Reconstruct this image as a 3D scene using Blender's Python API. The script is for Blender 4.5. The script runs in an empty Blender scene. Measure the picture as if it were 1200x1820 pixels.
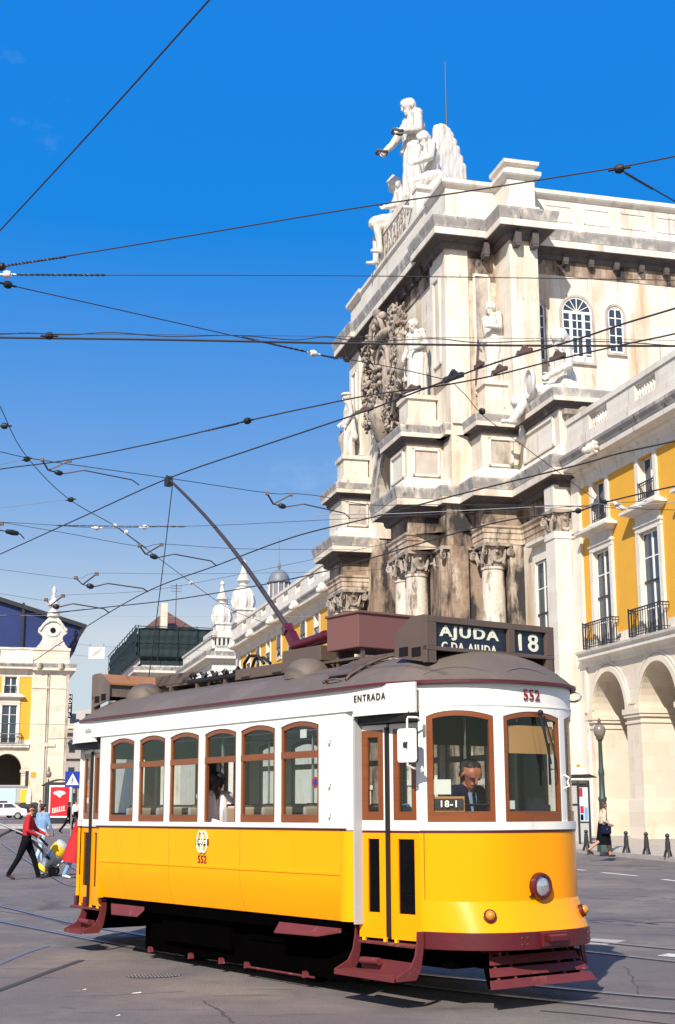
import bpy, bmesh, math, random
import numpy as np
from mathutils import Vector, Matrix, noise
random.seed(7)
C = bpy.context.scene.collection
PI = math.pi
R = math.radians
# ------------------------------------------------------------------ camera, world, sun
CAMZ = 1.8
PITCH = math.atan(533/2450.); ROLL = 0.004
fw = Vector((0, math.cos(PITCH), math.sin(PITCH)))
_rt = Vector((1, 0, 0)); _up = Vector((0, -math.sin(PITCH), math.cos(PITCH)))
rt = math.cos(ROLL)*_rt - math.sin(ROLL)*_up
up = math.cos(ROLL)*_up + math.sin(ROLL)*_rt
cd = bpy.data.cameras.new('camera'); cam = bpy.data.objects.new('camera', cd); C.objects.link(cam)
m3 = Matrix((rt, up, -fw)).transposed()
cam.matrix_world = Matrix.Translation((0, 0, CAMZ)) @ m3.to_4x4()
cd.sensor_fit = 'VERTICAL'; cd.sensor_height = 36; cd.sensor_width = 24; cd.lens = 2450/1820*36
cd.clip_end = 3000
bpy.context.scene.camera = cam
w = bpy.data.worlds.new('World'); bpy.context.scene.world = w; w.use_nodes = True
nt = w.node_tree; bg = nt.nodes['Background']
SUN_AZ = 197.; SUN_EL = 38.
sky = nt.nodes.new('ShaderNodeTexSky'); sky.sky_type = 'NISHITA'; sky.sun_disc = False
sky.sun_elevation = R(SUN_EL); sky.sun_rotation = R(SUN_AZ); sky.air_density = 1.0; sky.dust_density = 0.9; sky.ozone_density = 3.2
hs = nt.nodes.new('ShaderNodeHueSaturation'); hs.inputs['Saturation'].default_value = 1.26; hs.inputs['Hue'].default_value = .507; hs.inputs['Value'].default_value = 1.0
nt.links.new(sky.outputs[0], hs.inputs['Color'])
# film-like response of the sky: steadier brightness, saturation rising toward the zenith
sh_ = nt.nodes.new('ShaderNodeSeparateColor'); sh_.mode = 'HSV'; ch_ = nt.nodes.new('ShaderNodeCombineColor'); ch_.mode = 'HSV'
m1 = nt.nodes.new('ShaderNodeMath'); m1.operation = 'MULTIPLY_ADD'; m1.inputs[1].default_value = 3.3; m1.inputs[2].default_value = .665-3.3*.758
m2 = nt.nodes.new('ShaderNodeClamp'); m2.inputs['Min'].default_value = .22; m2.inputs['Max'].default_value = .985
nt.links.new(hs.outputs[0], sh_.inputs[0]); nt.links.new(sh_.outputs[1], m1.inputs[0]); nt.links.new(m1.outputs[0], m2.inputs[0]); nt.links.new(m2.outputs[0], ch_.inputs[1]); nt.links.new(sh_.outputs[0], ch_.inputs[0]); ch_.inputs[2].default_value = 4.6
# thin wispy cloud in the sky itself
tc = nt.nodes.new('ShaderNodeTexCoord'); mp = nt.nodes.new('ShaderNodeMapping'); mp.inputs['Scale'].default_value = (3.0, 3.0, 5.0)
mp.inputs['Location'].default_value = (0.9, 0.55, 0.75)
nz = nt.nodes.new('ShaderNodeTexNoise'); nz.inputs['Scale'].default_value = 2.2; nz.inputs['Detail'].default_value = 9; nz.inputs['Roughness'].default_value = .62
rp = nt.nodes.new('ShaderNodeValToRGB'); rp.color_ramp.elements[0].position = .63; rp.color_ramp.elements[1].position = .84
rp.color_ramp.elements[1].color = (.15, .15, .15, 1)
mx = nt.nodes.new('ShaderNodeMixRGB'); mx.inputs[2].default_value = (6.5, 7.0, 8.0, 1)
nt.links.new(tc.outputs['Generated'], mp.inputs[0]); nt.links.new(mp.outputs[0], nz.inputs['Vector']); nt.links.new(nz.outputs['Fac'], rp.inputs[0])
nt.links.new(rp.outputs[0], mx.inputs[0]); nt.links.new(ch_.outputs[0], mx.inputs[1]); nt.links.new(mx.outputs[0], bg.inputs[0])
bg.inputs[1].default_value = 0.13
sd = bpy.data.lights.new('sun', 'SUN'); sun = bpy.data.objects.new('sun', sd); C.objects.link(sun)
sd.energy = 5.0; sd.angle = R(.5); sd.color = (1, .93, .82)
tv = Vector((-math.sin(R(SUN_AZ))*math.cos(R(SUN_EL)), -math.cos(R(SUN_AZ))*math.cos(R(SUN_EL)), -math.sin(R(SUN_EL))))
sun.rotation_euler = tv.to_track_quat('-Z', 'Y').to_euler()
vs = bpy.context.scene.view_settings
vs.view_transform = 'Standard'; vs.look = 'None'; vs.gamma = 1; vs.exposure = 0.38
bpy.context.scene.cycles.max_bounces = 6
bpy.context.scene.cycles.transparent_max_bounces = 16
# ------------------------------------------------------------------ picture <-> place
def ray(x, y): return fw + rt*((x-600)/2450.) + up*((910-y)/2450.)
CO = Vector((0, 0, CAMZ))
def atY(x, y, Y):
    d = ray(x, y); return CO + d*(Y/d.y)
def atZ(x, y, z):
    d = ray(x, y); return CO + d*((z-CAMZ)/d.z)
def gz(y): return 0.012*min(max(0, y-16), 174)
# ------------------------------------------------------------------ helpers
def tag(o, label=None, cat=None, group=None, kind=None):
    if label: o['label'] = label
    if cat: o['category'] = cat
    if group: o['group'] = group
    if kind: o['kind'] = kind
    return o
def empty(name, loc=(0, 0, 0), rz=0, label=None, cat=None, group=None):
    o = bpy.data.objects.new(name, None); C.objects.link(o); o.location = loc; o.rotation_euler = (0, 0, rz)
    o.empty_display_size = .3
    return tag(o, label, cat, group)
def kids(o): return [c for c in bpy.data.objects if c.parent == o]
def copy_tree(o, parent=None):
    c = o.copy(); C.objects.link(c)
    if parent is not None: c.parent = parent
    for ch in kids(o): copy_tree(ch, c)
    return c
class MB:
    def __init__(s, fm=None): s.v = []; s.f = []; s.mi = []; s.fm = fm; s.cur = 0
    def add(s, vs, fs):
        b = len(s.v)
        s.v += [tuple(s.fm(*p)) if s.fm else tuple(p) for p in vs]
        for f in fs: s.f.append(tuple(b+i for i in f)); s.mi.append(s.cur)
        return s
    def box(s, x0, x1, y0, y1, z0, z1):
        return s.add([(x, y, z) for z in (z0, z1) for y in (y0, y1) for x in (x0, x1)],
                     [(0, 1, 3, 2), (4, 6, 7, 5), (0, 4, 5, 1), (2, 3, 7, 6), (0, 2, 6, 4), (1, 5, 7, 3)])
    def hexa(s, a, b):  # two quads (4 pts each)
        return s.add(list(a)+list(b), [(0, 1, 2, 3), (7, 6, 5, 4), (0, 4, 5, 1), (1, 5, 6, 2), (2, 6, 7, 3), (3, 7, 4, 0)])
    def bar(s, p, q, w, h=None, upv=(0, 0, 1)):
        h = h or w; p = Vector(p); q = Vector(q); d = (q-p).normalized(); u = Vector(upv)
        if abs(d.dot(u)) > .98: u = Vector((1, 0, 0))
        a = d.cross(u).normalized(); b = a.cross(d).normalized()
        k = [(-w/2, -h/2), (w/2, -h/2), (w/2, h/2), (-w/2, h/2)]
        return s.hexa([p+a*i+b*j for i, j in k], [q+a*i+b*j for i, j in k])
    def tube(s, pts, r, n=6, cap=True):
        pts = [Vector(p) for p in pts]; rs = r if isinstance(r, (list, tuple)) else [r]*len(pts)
        vs = []; prev = None
        for i, p in enumerate(pts):
            d = (pts[min(i+1, len(pts)-1)]-pts[max(i-1, 0)])
            if d.length < 1e-9: d = Vector((0, 0, 1))
            d.normalize()
            if prev is None:
                u = Vector((0, 0, 1)) if abs(d.z) < .9 else Vector((1, 0, 0)); a = d.cross(u).normalized()
            else:
                a = (prev-d*prev.dot(d))
                a = a.normalized() if a.length > 1e-6 else d.orthogonal().normalized()
            prev = a; b = d.cross(a)
            for k in range(n):
                t = 2*PI*k/n; vs.append(p+(a*math.cos(t)+b*math.sin(t))*rs[i])
        fs = [(i*n+k, i*n+(k+1) % n, (i+1)*n+(k+1) % n, (i+1)*n+k) for i in range(len(pts)-1) for k in range(n)]
        if cap: fs += [tuple(range(n))[::-1], tuple((len(pts)-1)*n+k for k in range(n))]
        return s.add(vs, fs)
    def lathe(s, prof, c=(0, 0, 0), n=16, axis='z', a0=0, a1=2*PI):
        full = abs(a1-a0-2*PI) < 1e-6; m = n if full else n+1; vs = []
        for r, z in prof:
            for k in range(m):
                t = a0+(a1-a0)*k/n; x, y = r*math.cos(t), r*math.sin(t)
                if axis == 'z': p = (x, y, z)
                elif axis == 'x': p = (z, x, y)
                else: p = (x, z, y)
                vs.append((c[0]+p[0], c[1]+p[1], c[2]+p[2]))
        fs = []
        for i in range(len(prof)-1):
            for k in range(n):
                k2 = (k+1) % m if full else k+1
                fs.append((i*m+k, i*m+k2, (i+1)*m+k2, (i+1)*m+k))
        if full:
            fs.append(tuple(range(m))[::-1]); fs.append(tuple((len(prof)-1)*m+k for k in range(m)))
        return s.add(vs, fs)
    def ball(s, c, r, n=12, m=8, sc=(1, 1, 1), M=None):
        vs = []; fs = []
        for i in range(m+1):
            ph = PI*i/m
            for k in range(n):
                t = 2*PI*k/n; p = Vector((r*sc[0]*math.sin(ph)*math.cos(t), r*sc[1]*math.sin(ph)*math.sin(t), r*sc[2]*math.cos(ph)))
                if M: p = M @ p
                vs.append(Vector(c)+p)
        for i in range(m):
            for k in range(n): fs.append((i*n+k, i*n+(k+1) % n, (i+1)*n+(k+1) % n, (i+1)*n+k))
        return s.add(vs, fs)
    def prism(s, poly, z0, z1):
        n = len(poly)
        return s.add([(x, y, z0) for x, y in poly]+[(x, y, z1) for x, y in poly],
                     [tuple(range(n))[::-1], tuple(range(n, 2*n))]+[(i, (i+1) % n, n+(i+1) % n, n+i) for i in range(n)])
    def prismy(s, poly, y0, y1):   # polygon in x,z extruded along y
        n = len(poly)
        return s.add([(x, y0, z) for x, z in poly]+[(x, y1, z) for x, z in poly],
                     [tuple(range(n))[::-1], tuple(range(n, 2*n))]+[(i, (i+1) % n, n+(i+1) % n, n+i) for i in range(n)])
    def prismx(s, poly, x0, x1):   # polygon in y,z extruded along x
        n = len(poly)
        return s.add([(x0, y, z) for y, z in poly]+[(x1, y, z) for y, z in poly],
                     [tuple(range(n))[::-1], tuple(range(n, 2*n))]+[(i, (i+1) % n, n+(i+1) % n, n+i) for i in range(n)])
    def sweep(s, path, prof, side=1, closed=False):
        # moulding along a plan path; prof = [(outward offset, z)], mitred corners
        P = [Vector((a, b)) for a, b in path]; n = len(P); offs = []
        for i in range(n):
            if closed: d0 = (P[i]-P[i-1]).normalized(); d1 = (P[(i+1) % n]-P[i]).normalized()
            else:
                d0 = (P[i]-P[i-1]).normalized() if i else (P[1]-P[0]).normalized()
                d1 = (P[i+1]-P[i]).normalized() if i < n-1 else d0
            n0 = Vector((d0.y, -d0.x))*side; n1 = Vector((d1.y, -d1.x))*side
            m = n0+n1; m = m/max(.2, m.dot(n0)) if m.length > 1e-6 else n0
            offs.append(m)
        k = len(prof)
        vs = [(P[i].x+offs[i].x*o, P[i].y+offs[i].y*o, z) for i in range(n) for o, z in prof]
        fs = []
        rng = range(n if closed else n-1)
        for i in rng:
            j = (i+1) % n
            for q in range(k-1): fs.append((i*k+q, j*k+q, j*k+q+1, i*k+q+1))
        if not closed: fs += [tuple(range(k)), tuple((n-1)*k+q for q in range(k))[::-1]]
        return s.add(vs, fs)
    def strip(s, pts, t, z0, z1, nrm=None):
        # curved wall: plan pts, thickness t inward, between z0 and z1 (numbers or lists)
        n = len(pts); z0 = z0 if isinstance(z0, list) else [z0]*n; z1 = z1 if isinstance(z1, list) else [z1]*n
        P = [Vector(p) for p in pts]; vs = []
        for i in range(n):
            d = (P[min(i+1, n-1)]-P[max(i-1, 0)]).normalized(); q = P[i]+Vector((-d.y, d.x))*t
            vs += [(P[i].x, P[i].y, z0[i]), (P[i].x, P[i].y, z1[i]), (q.x, q.y, z1[i]), (q.x, q.y, z0[i])]
        fs = []
        for i in range(n-1):
            for k in range(4): fs.append((i*4+k, i*4+(k+1) % 4, (i+1)*4+(k+1) % 4, (i+1)*4+k))
        fs += [(0, 1, 2, 3), (4*n-1, 4*n-2, 4*n-3, 4*n-4)]
        return s.add(vs, fs)
    def archwall(s, u0, u1, z0, z1, uc, rx, zs, rz, n0, n1, seg=16, zo=None, flat=False):
        # wall u0..u1 x z0..z1 with a round-headed opening (centre uc, half width rx, springing zs, rise rz), faces at n0 and n1
        zo = z0 if zo is None else zo
        A = [(uc-rx, zo), (uc-rx, zs)]+[(uc-rx*math.cos(PI*k/seg), zs+rz*math.sin(PI*k/seg)**(2 if flat else 1)) for k in range(1, seg)]+[(uc+rx, zs), (uc+rx, zo)]
        T = []
        for (a, b) in A:
            if b <= zs+1e-6: T.append((u0 if a < uc else u1, b))
            else:
                k = (a-(uc-rx))/(2*rx); T.append((u0+(u1-u0)*k, z1))
        T[1] = (u0, zs); T[-2] = (u1, zs)
        n = len(A); vs = []
        for nn in (n0, n1):
            vs += [(a, nn, b) for a, b in A]+[(a, nn, b) for a, b in T]+[(u0, nn, z1), (u1, nn, z1)]
        L = 2*n+2; fs = []
        for base in (0, L):
            for i in range(n-1):
                if i == 1: fs.append((base+1, base+2, base+n+2, base+2*n, base+n+1))
                elif i == n-3: fs.append((base+n-3, base+n-2, base+2*n-2, base+2*n+1, base+2*n-3))
                else: fs.append((base+i, base+i+1, base+n+i+1, base+n+i))
        for i in range(n-1): fs.append((i, i+1, L+i+1, L+i))
        fs += [(2*n, 2*n+1, L+2*n+1, L+2*n), (n, 2*n, L+2*n, L+n), (2*n-1, 2*n+1, L+2*n+1, L+2*n-1)]
        s.add(vs, fs)
        if zo > z0: s.box(u0, u1, min(n0, n1), max(n0, n1), z0, zo)
        return s
    def holewall(s, u0, u1, z0, z1, a0, a1, b0, b1, n0, n1):
        na, nb = min(n0, n1), max(n0, n1)
        if a0 > u0: s.box(u0, a0, na, nb, z0, z1)
        if u1 > a1: s.box(a1, u1, na, nb, z0, z1)
        if b0 > z0: s.box(a0, a1, na, nb, z0, b0)
        if z1 > b1: s.box(a0, a1, na, nb, b1, z1)
        return s
    def build(s, name, mat, parent=None, smooth=0, bevel=0, recalc=True):
        me = bpy.data.meshes.new(name); me.from_pydata(s.v, [], s.f)
        bm = bmesh.new(); bm.from_mesh(me)
        if recalc: bmesh.ops.recalc_face_normals(bm, faces=bm.faces)
        bm.to_mesh(me); bm.free()
        mats = mat if isinstance(mat, (list, tuple)) else [mat]
        for m in mats: me.materials.append(m)
        if len(mats) > 1: me.polygons.foreach_set('material_index', s.mi)
        if smooth:
            me.polygons.foreach_set('use_smooth', [True]*len(me.polygons)); me.set_sharp_from_angle(angle=R(smooth))
        o = bpy.data.objects.new(name, me); C.objects.link(o)
        if parent is not None: o.parent = parent
        if bevel:
            b = o.modifiers.new('bevel', 'BEVEL'); b.width = bevel; b.segments = 2; b.limit_method = 'ANGLE'; b.angle_limit = R(40)
        return o
# ------------------------------------------------------------------ materials
MATS = {}
def mat(name, col, rough=.6, var=.12, scale=4., bump=0., bscale=30., metal=0., spec=.5, coat=0., stains=(), ashlar=None, wave=None):
    m = bpy.data.materials.new(name); m.use_nodes = True; t = m.node_tree; N = t.nodes; Lk = t.links.new
    b = N['Principled BSDF']; b.inputs['Roughness'].default_value = rough; b.inputs['Metallic'].default_value = metal
    b.inputs['Specular IOR Level'].default_value = spec; b.inputs['Coat Weight'].default_value = coat; b.inputs['Coat Roughness'].default_value = .12
    tc = N.new('ShaderNodeTexCoord')
    def nse(sc, vec=(1, 1, 1), det=5, ro=.6):
        mp = N.new('ShaderNodeMapping'); mp.inputs['Scale'].default_value = vec; Lk(tc.outputs['Object'], mp.inputs[0])
        n = N.new('ShaderNodeTexNoise'); n.inputs['Scale'].default_value = sc; n.inputs['Detail'].default_value = det; n.inputs['Roughness'].default_value = ro
        Lk(mp.outputs[0], n.inputs['Vector']); return n
    n1 = nse(scale)
    mx = N.new('ShaderNodeMixRGB'); mx.inputs[1].default_value = tuple(c*(1-var) for c in col)+(1,); mx.inputs[2].default_value = tuple(min(1, c*(1+var)) for c in col)+(1,)
    Lk(n1.outputs['Fac'], mx.inputs[0]); out = mx.outputs[0]
    if ashlar:
        w_, h_, dark = ashlar
        sx = N.new('ShaderNodeSeparateXYZ'); Lk(tc.outputs['Object'], sx.inputs[0])
        ad = N.new('ShaderNodeMath'); Lk(sx.outputs[0], ad.inputs[0]); Lk(sx.outputs[1], ad.inputs[1])
        cx = N.new('ShaderNodeCombineXYZ'); Lk(ad.outputs[0], cx.inputs[0]); Lk(sx.outputs[2], cx.inputs[1])
        br = N.new('ShaderNodeTexBrick'); br.inputs['Scale'].default_value = 1; br.inputs['Brick Width'].default_value = w_; br.inputs['Row Height'].default_value = h_
        br.inputs['Mortar Size'].default_value = .012; br.inputs['Color1'].default_value = (1, 1, 1, 1); br.inputs['Color2'].default_value = (.9, .88, .85, 1); br.inputs['Mortar'].default_value = (dark, dark, dark*.95, 1)
        Lk(cx.outputs[0], br.inputs['Vector'])
        mm = N.new('ShaderNodeMixRGB'); mm.blend_type = 'MULTIPLY'; mm.inputs[0].default_value = 1; Lk(out, mm.inputs[1]); Lk(br.outputs[0], mm.inputs[2]); out = mm.outputs[0]
    for (sc_col, lo, hi, sc, vec) in stains:
        n = nse(sc, vec, 8, .65); r = N.new('ShaderNodeValToRGB'); r.color_ramp.elements[0].position = lo; r.color_ramp.elements[1].position = hi
        Lk(n.outputs['Fac'], r.inputs[0]); mm = N.new('ShaderNodeMixRGB'); Lk(r.outputs[0], mm.inputs[0]); Lk(out, mm.inputs[1]); mm.inputs[2].default_value = tuple(sc_col)+(1,); out = mm.outputs[0]
    Lk(out, b.inputs['Base Color'])
    if bump:
        n = nse(bscale); bp = N.new('ShaderNodeBump'); bp.inputs['Strength'].default_value = bump; bp.inputs['Distance'].default_value = .02
        Lk(n.outputs['Fac'], bp.inputs['Height']); Lk(bp.outputs[0], b.inputs['Normal'])
    MATS[name] = m; return m
V = (1, 1, .12)
M = dict(
 stone=mat('pale_limestone', (.71, .66, .58), .8, .10, 1.3, .3, 6, stains=[((.34, .25, .18), .60, .72, 1., (3.2, 3.2, .14)), ((.10, .085, .08), .645, .74, 1., (4.5, 4.5, .16)), ((.48, .34, .21), .48, .70, .8, V), ((.16, .13, .11), .60, .76, 1.6, (1, 1, .22))], ashlar=(1.6, .62, .86)),
 stone_s=mat('smooth_limestone', (.71, .665, .60), .8, .1, 2.0, .25, 8, ashlar=(1.5, .75, .90), stains=[((.34, .25, .18), .60, .72, 1., (3.2, 3.2, .14)), ((.10, .085, .08), .645, .74, 1., (4.5, 4.5, .16)), ((.40, .31, .23), .55, .76, 1.2, V), ((.15, .13, .12), .63, .78, 2.2, (1, 1, .35))]),
 stone_w=mat('warm_limestone', (.70, .615, .505), .8, .12, 1.2, .25, 8, stains=[((.52, .40, .28), .55, .8, 1.1, (1, 1, .5))], ashlar=(1.4, .58, .88)),
 stained=mat('brown_streaked_limestone', (.58, .48, .38), .85, .2, 1.6, .3, 8, ashlar=(1.6, .7, .85), stains=[((.34, .25, .18), .60, .72, 1., (3.2, 3.2, .14)), ((.10, .085, .08), .645, .74, 1., (4.5, 4.5, .16)), ((.26, .17, .11), .44, .62, .9, (1, 1, .35)), ((.06, .05, .045), .56, .70, 1.5, (1, 1, .3))]),
 stained2=mat('sooty_cream_limestone', (.68, .62, .54), .85, .15, 1.6, .3, 8, ashlar=(1.6, .7, .86), stains=[((.34, .25, .18), .60, .72, 1., (3.2, 3.2, .14)), ((.10, .085, .08), .645, .74, 1., (4.5, 4.5, .16)), ((.40, .31, .23), .50, .70, .8, (1, 1, .3)), ((.11, .09, .08), .60, .76, 1.3, (1, 1, .25))]),
 dirty=mat('weathered_brown_stone', (.31, .225, .165), .85, .35, 1.6, .4, 6, ashlar=(1.3, .7, .7), stains=[((.60, .51, .41), .52, .66, .9, (1, 1, .3)), ((.03, .025, .025), .47, .60, .8, (1, 1, .4)), ((.16, .09, .05), .58, .72, 2.2, (1, 1, .3))]),
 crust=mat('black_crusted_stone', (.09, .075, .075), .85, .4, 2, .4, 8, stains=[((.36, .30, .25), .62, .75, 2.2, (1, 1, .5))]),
 grey=mat('grey_lichened_stone', (.30, .28, .27), .85, .45, 2, .4, 8, stains=[((.62, .57, .50), .50, .66, 1.6, (1, 1, .6)), ((.07, .06, .06), .58, .70, 2.6, (1, 1, .5))]),
 shaft=mat('flaking_column_stone', (.58, .52, .44), .8, .15, 3, .5, 8, stains=[((.20, .15, .12), .50, .62, 1.9, (1, 1, .35)), ((.78, .74, .68), .56, .68, 4, (1, 1, .4))]),
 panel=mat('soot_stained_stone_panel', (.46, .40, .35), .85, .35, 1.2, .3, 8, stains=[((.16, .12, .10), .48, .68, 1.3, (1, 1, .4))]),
 marble=mat('white_marble', (.60, .575, .535), .6, .08, 2, .4, 10, stains=[((.42, .37, .32), .52, .68, 1.6, (1, 1, .35)), ((.13, .11, .10), .62, .74, 2.6, (1, 1, .4))]),
 carved=mat('grimy_carved_stone', (.36, .30, .25), .8, .45, 2.5, .4, 8, stains=[((.08, .065, .055), .48, .66, 1.8, (1, 1, .6)), ((.66, .60, .52), .60, .72, 1.3, (1, 1, 1))]),
 yellowwall=mat('ochre_yellow_plaster', (.70, .36, .035), .85, .08, 1.2, .15, 12, stains=[((.60, .34, .03), .58, .8, 1.2, V)]),
 iron=mat('black_painted_iron', (.02, .02, .025), .45, .3, 8),
 whitepaint=mat('white_window_paint', (.80, .79, .75), .5, .05, 3),
 glassw=mat('dark_window_glass', (.035, .05, .075), .08, .5, .6, 0, spec=.7),
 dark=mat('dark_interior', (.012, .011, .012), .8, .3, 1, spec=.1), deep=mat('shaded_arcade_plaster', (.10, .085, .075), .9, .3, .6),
 asphalt=mat('worn_asphalt', (.140, .118, .116), .85, .16, .35, .9, 45, stains=[((.205, .172, .148), .45, .64, .45, (1, 1, 1)), ((.072, .066, .068), .57, .70, .8, (1, .4, 1)), ((.25, .23, .21), .66, .74, 9, (1, 1, 1)), ((.09, .08, .08), .58, .68, 3.2, (.22, 1, 1)), ((.21, .185, .165), .60, .70, 4.5, (.3, 1, 1))]),
 paving=mat('limestone_cobble_paving', (.42, .37, .32), .85, .2, 1.2, .5, 25, stains=[((.28, .25, .22), .5, .7, 3, (1, 1, 1))]),
 kerb=mat('kerb_stone', (.36, .32, .29), .8, .2, 3),
 line=mat('worn_white_road_paint', (.62, .60, .56), .7, .15, 6, stains=[((.2, .19, .19), .58, .66, 8, (1, 1, 1))]),
 rail=mat('polished_rail_steel', (.36, .36, .40), .4, .3, 5, metal=.6),
 oldsteel=mat('dull_grey_steel', (.17, .165, .18), .5, .3, 6, metal=.3),
 tarjoint=mat('tar_joint', (.085, .075, .078), .8, .3, 3),
 groove=mat('dark_rail_groove', (.04, .04, .045), .8, .3, 4),
 ty=mat('tram_yellow_enamel', (.98, .37, .0), .40, .035, 1.2, .06, 3, coat=.06, spec=.18, stains=[((.80, .27, .005), .55, .80, 1.6, (1, 1, .18)), ((.45, .17, .03), .68, .80, 3.5, (1, 1, .12))]),
 ty2=mat('tram_front_yellow_enamel', (.97, .335, .0), .26, .03, 1.2, .05, 3, coat=.30, spec=.15),
 tw=mat('tram_cream_white_enamel', (.80, .78, .72), .38, .04, 2, .05, 4, coat=.3, stains=[((.62, .57, .48), .60, .80, 2.2, (1, 1, .15)), ((.42, .34, .26), .70, .80, 4.5, (1, 1, .15))]),
 maroon=mat('maroon_paint', (.085, .006, .010), .42, .2, 3, .1, 20, coat=.2, stains=[((.14, .03, .03), .6, .8, 5, (1, 1, 1))]),
 maroon2=mat('faded_maroon_step_paint', (.13, .020, .022), .6, .25, 5, .2, 20, stains=[((.26, .12, .10), .6, .78, 6, (1, 1, 1))]),
 roof=mat('brown_roof_canvas', (.122, .094, .072), .62, .12, 2, .25, 30, stains=[((.19, .145, .13), .5, .8, 1.3, (1, 1, 1))]),
 roofmetal=mat('brown_painted_roof_metal', (.105, .072, .056), .5, .15, 3, .1, 20),
 redbox=mat('dusty_red_brown_paint', (.17, .072, .062), .5, .06, 2),
 rust=mat('orange_rusted_metal', (.30, .13, .045), .6, .3, 3, .2, 15),
 wood=mat('varnished_wood', (.20, .052, .010), .35, .25, 1, 0, coat=.35, stains=[((.13, .035, .01), .5, .75, 6, (.3, .3, 6))]),
 wood2=mat('light_varnished_wood', (.52, .22, .06), .4, .2, 2),
 blind=mat('tan_roller_blind', (.55, .27, .09), .7, .08, 6),
 black=mat('black_rubber', (.008, .008, .009), .6, .2, 5),
 under=mat('greasy_undercarriage_and_shade', (.0015, .0013, .0013), .95, .4, 4, spec=0),  # undercarriage black, deepened to carry the shade below the tram
 chrome=mat('chrome', (.75, .76, .78), .12, .02, 2, metal=1),
 lens=mat('clear_lamp_glass', (.55, .56, .58), .12, .25, 25, metal=.6),
 seam=mat('dark_panel_gap', (.30, .12, .01), .7), poleblack=mat('dark_pole_paint', (.035, .026, .026), .5, .2, 6),
 amber=mat('amber_lens', (.62, .22, .01), .2, .3, 20, coat=.5),
 seat=mat('tan_leatherette_seat', (.40, .30, .21), .55, .1, 4),
 cabin=mat('dark_brown_cabin_panelling', (.035, .018, .012), .5, .3, 3),
 ceil=mat('dim_cabin_ceiling', (.10, .085, .07), .7, .1, 3),
 signblue=mat('dark_navy_roller_blind', (.012, .018, .035), .35, .2, 3),
 letter=mat('cream_lettering', (.72, .72, .58), .6, .03, 3),
 darkred=mat('dark_red_lettering', (.22, .02, .02), .5, .05, 3),
 blackink=mat('black_lettering', (.02, .02, .02), .5, .05, 3),
 paper=mat('white_paper', (.72, .68, .60), .8, .05, 3),
 skin=mat('skin', (.46, .22, .14), .55, .1, 12), skin_d=mat('dark_brown_skin', (.06, .028, .018), .5, .1, 12), skin_r=mat('ruddy_skin', (.42, .13, .075), .5, .12, 12),
 navy=mat('navy_wool', (.008, .011, .035), .9, .2, 12, spec=.1), shirtb=mat('pale_blue_shirt', (.36, .50, .72), .8, .08, 12), pinkshirt=mat('pale_pink_shirt', (.92, .80, .78), .8, .08, 12),
 redc=mat('red_wool', (.42, .012, .018), .85, .15, 12), denim=mat('light_blue_denim', (.18, .30, .48), .85, .2, 12), denimp=mat('pale_denim', (.36, .48, .62), .85, .2, 12),
 blackc=mat('black_cloth', (.006, .006, .009), .9, .2, 12, spec=.08), beigec=mat('beige_cloth', (.58, .46, .34), .85, .1, 12), shoe=mat('dark_leather', (.03, .015, .012), .45, .2, 12),
 white=mat('white_leather', (.8, .79, .76), .5, .05, 12), hair=mat('dark_hair', (.015, .011, .010), .6, .3, 40), hairg=mat('dark_brown_hair', (.06, .03, .02), .6, .3, 40),
 greenbin=mat('bright_green_plastic', (.03, .42, .08), .45, .05, 3), bluesign=mat('sign_blue', (.008, .03, .32), .4, .05, 3),
 adred=mat('poster_red', (.55, .012, .02), .35, .1, 2), tin=mat('brushed_metal', (.42, .44, .46), .35, .15, 5, metal=.7), yell=mat('bright_yellow_plastic', (.80, .50, .01), .5, .06, 4),
 lampgreen=mat('dark_green_lamp_paint', (.03, .055, .05), .5, .2, 6), globe=mat('frosted_lamp_glass', (.20, .165, .14), .25, .08, 3, coat=.4),
 net=mat('dark_green_scaffold_net', (.006, .020, .024), .8, .5, 1.5, .5, 3), tarp=mat('blue_tarpaulin', (.010, .024, .115), .45, .5, .25, .5, .8),
 tile=mat('red_roof_tiles', (.13, .06, .045), .8, .3, 3), slate=mat('grey_dome_lead', (.16, .17, .20), .5, .2, 2),
 far1=mat('far_grey_facade', (.36, .32, .29), .85, .2, .6, stains=[((.2, .18, .17), .5, .7, 1, V)]), carw=mat('white_car_paint', (.8, .8, .78), .25, .02, 2, coat=.5),
 caro=mat('dark_car_paint', (.03, .02, .04), .25, .1, 2, coat=.5), orangesign=mat('orange_sign_paint', (.75, .28, .01), .5, .04, 3), adblue=mat('pale_blue_poster', (.45, .60, .78), .5, .25, 1.5), cone=mat('orange_red_plastic', (.70, .10, .02), .5, .05, 3),
 wire=mat('weathered_copper_wire', (.035, .030, .032), .5, .2, 3), bronze=mat('brown_wire_fitting', (.10, .06, .045), .5, .2, 8), porcelain=mat('white_porcelain', (.7, .68, .66), .25, .05, 5), concrete=mat('grey_panel', (.4, .4, .4), .7, .1, 3),
)
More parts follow.
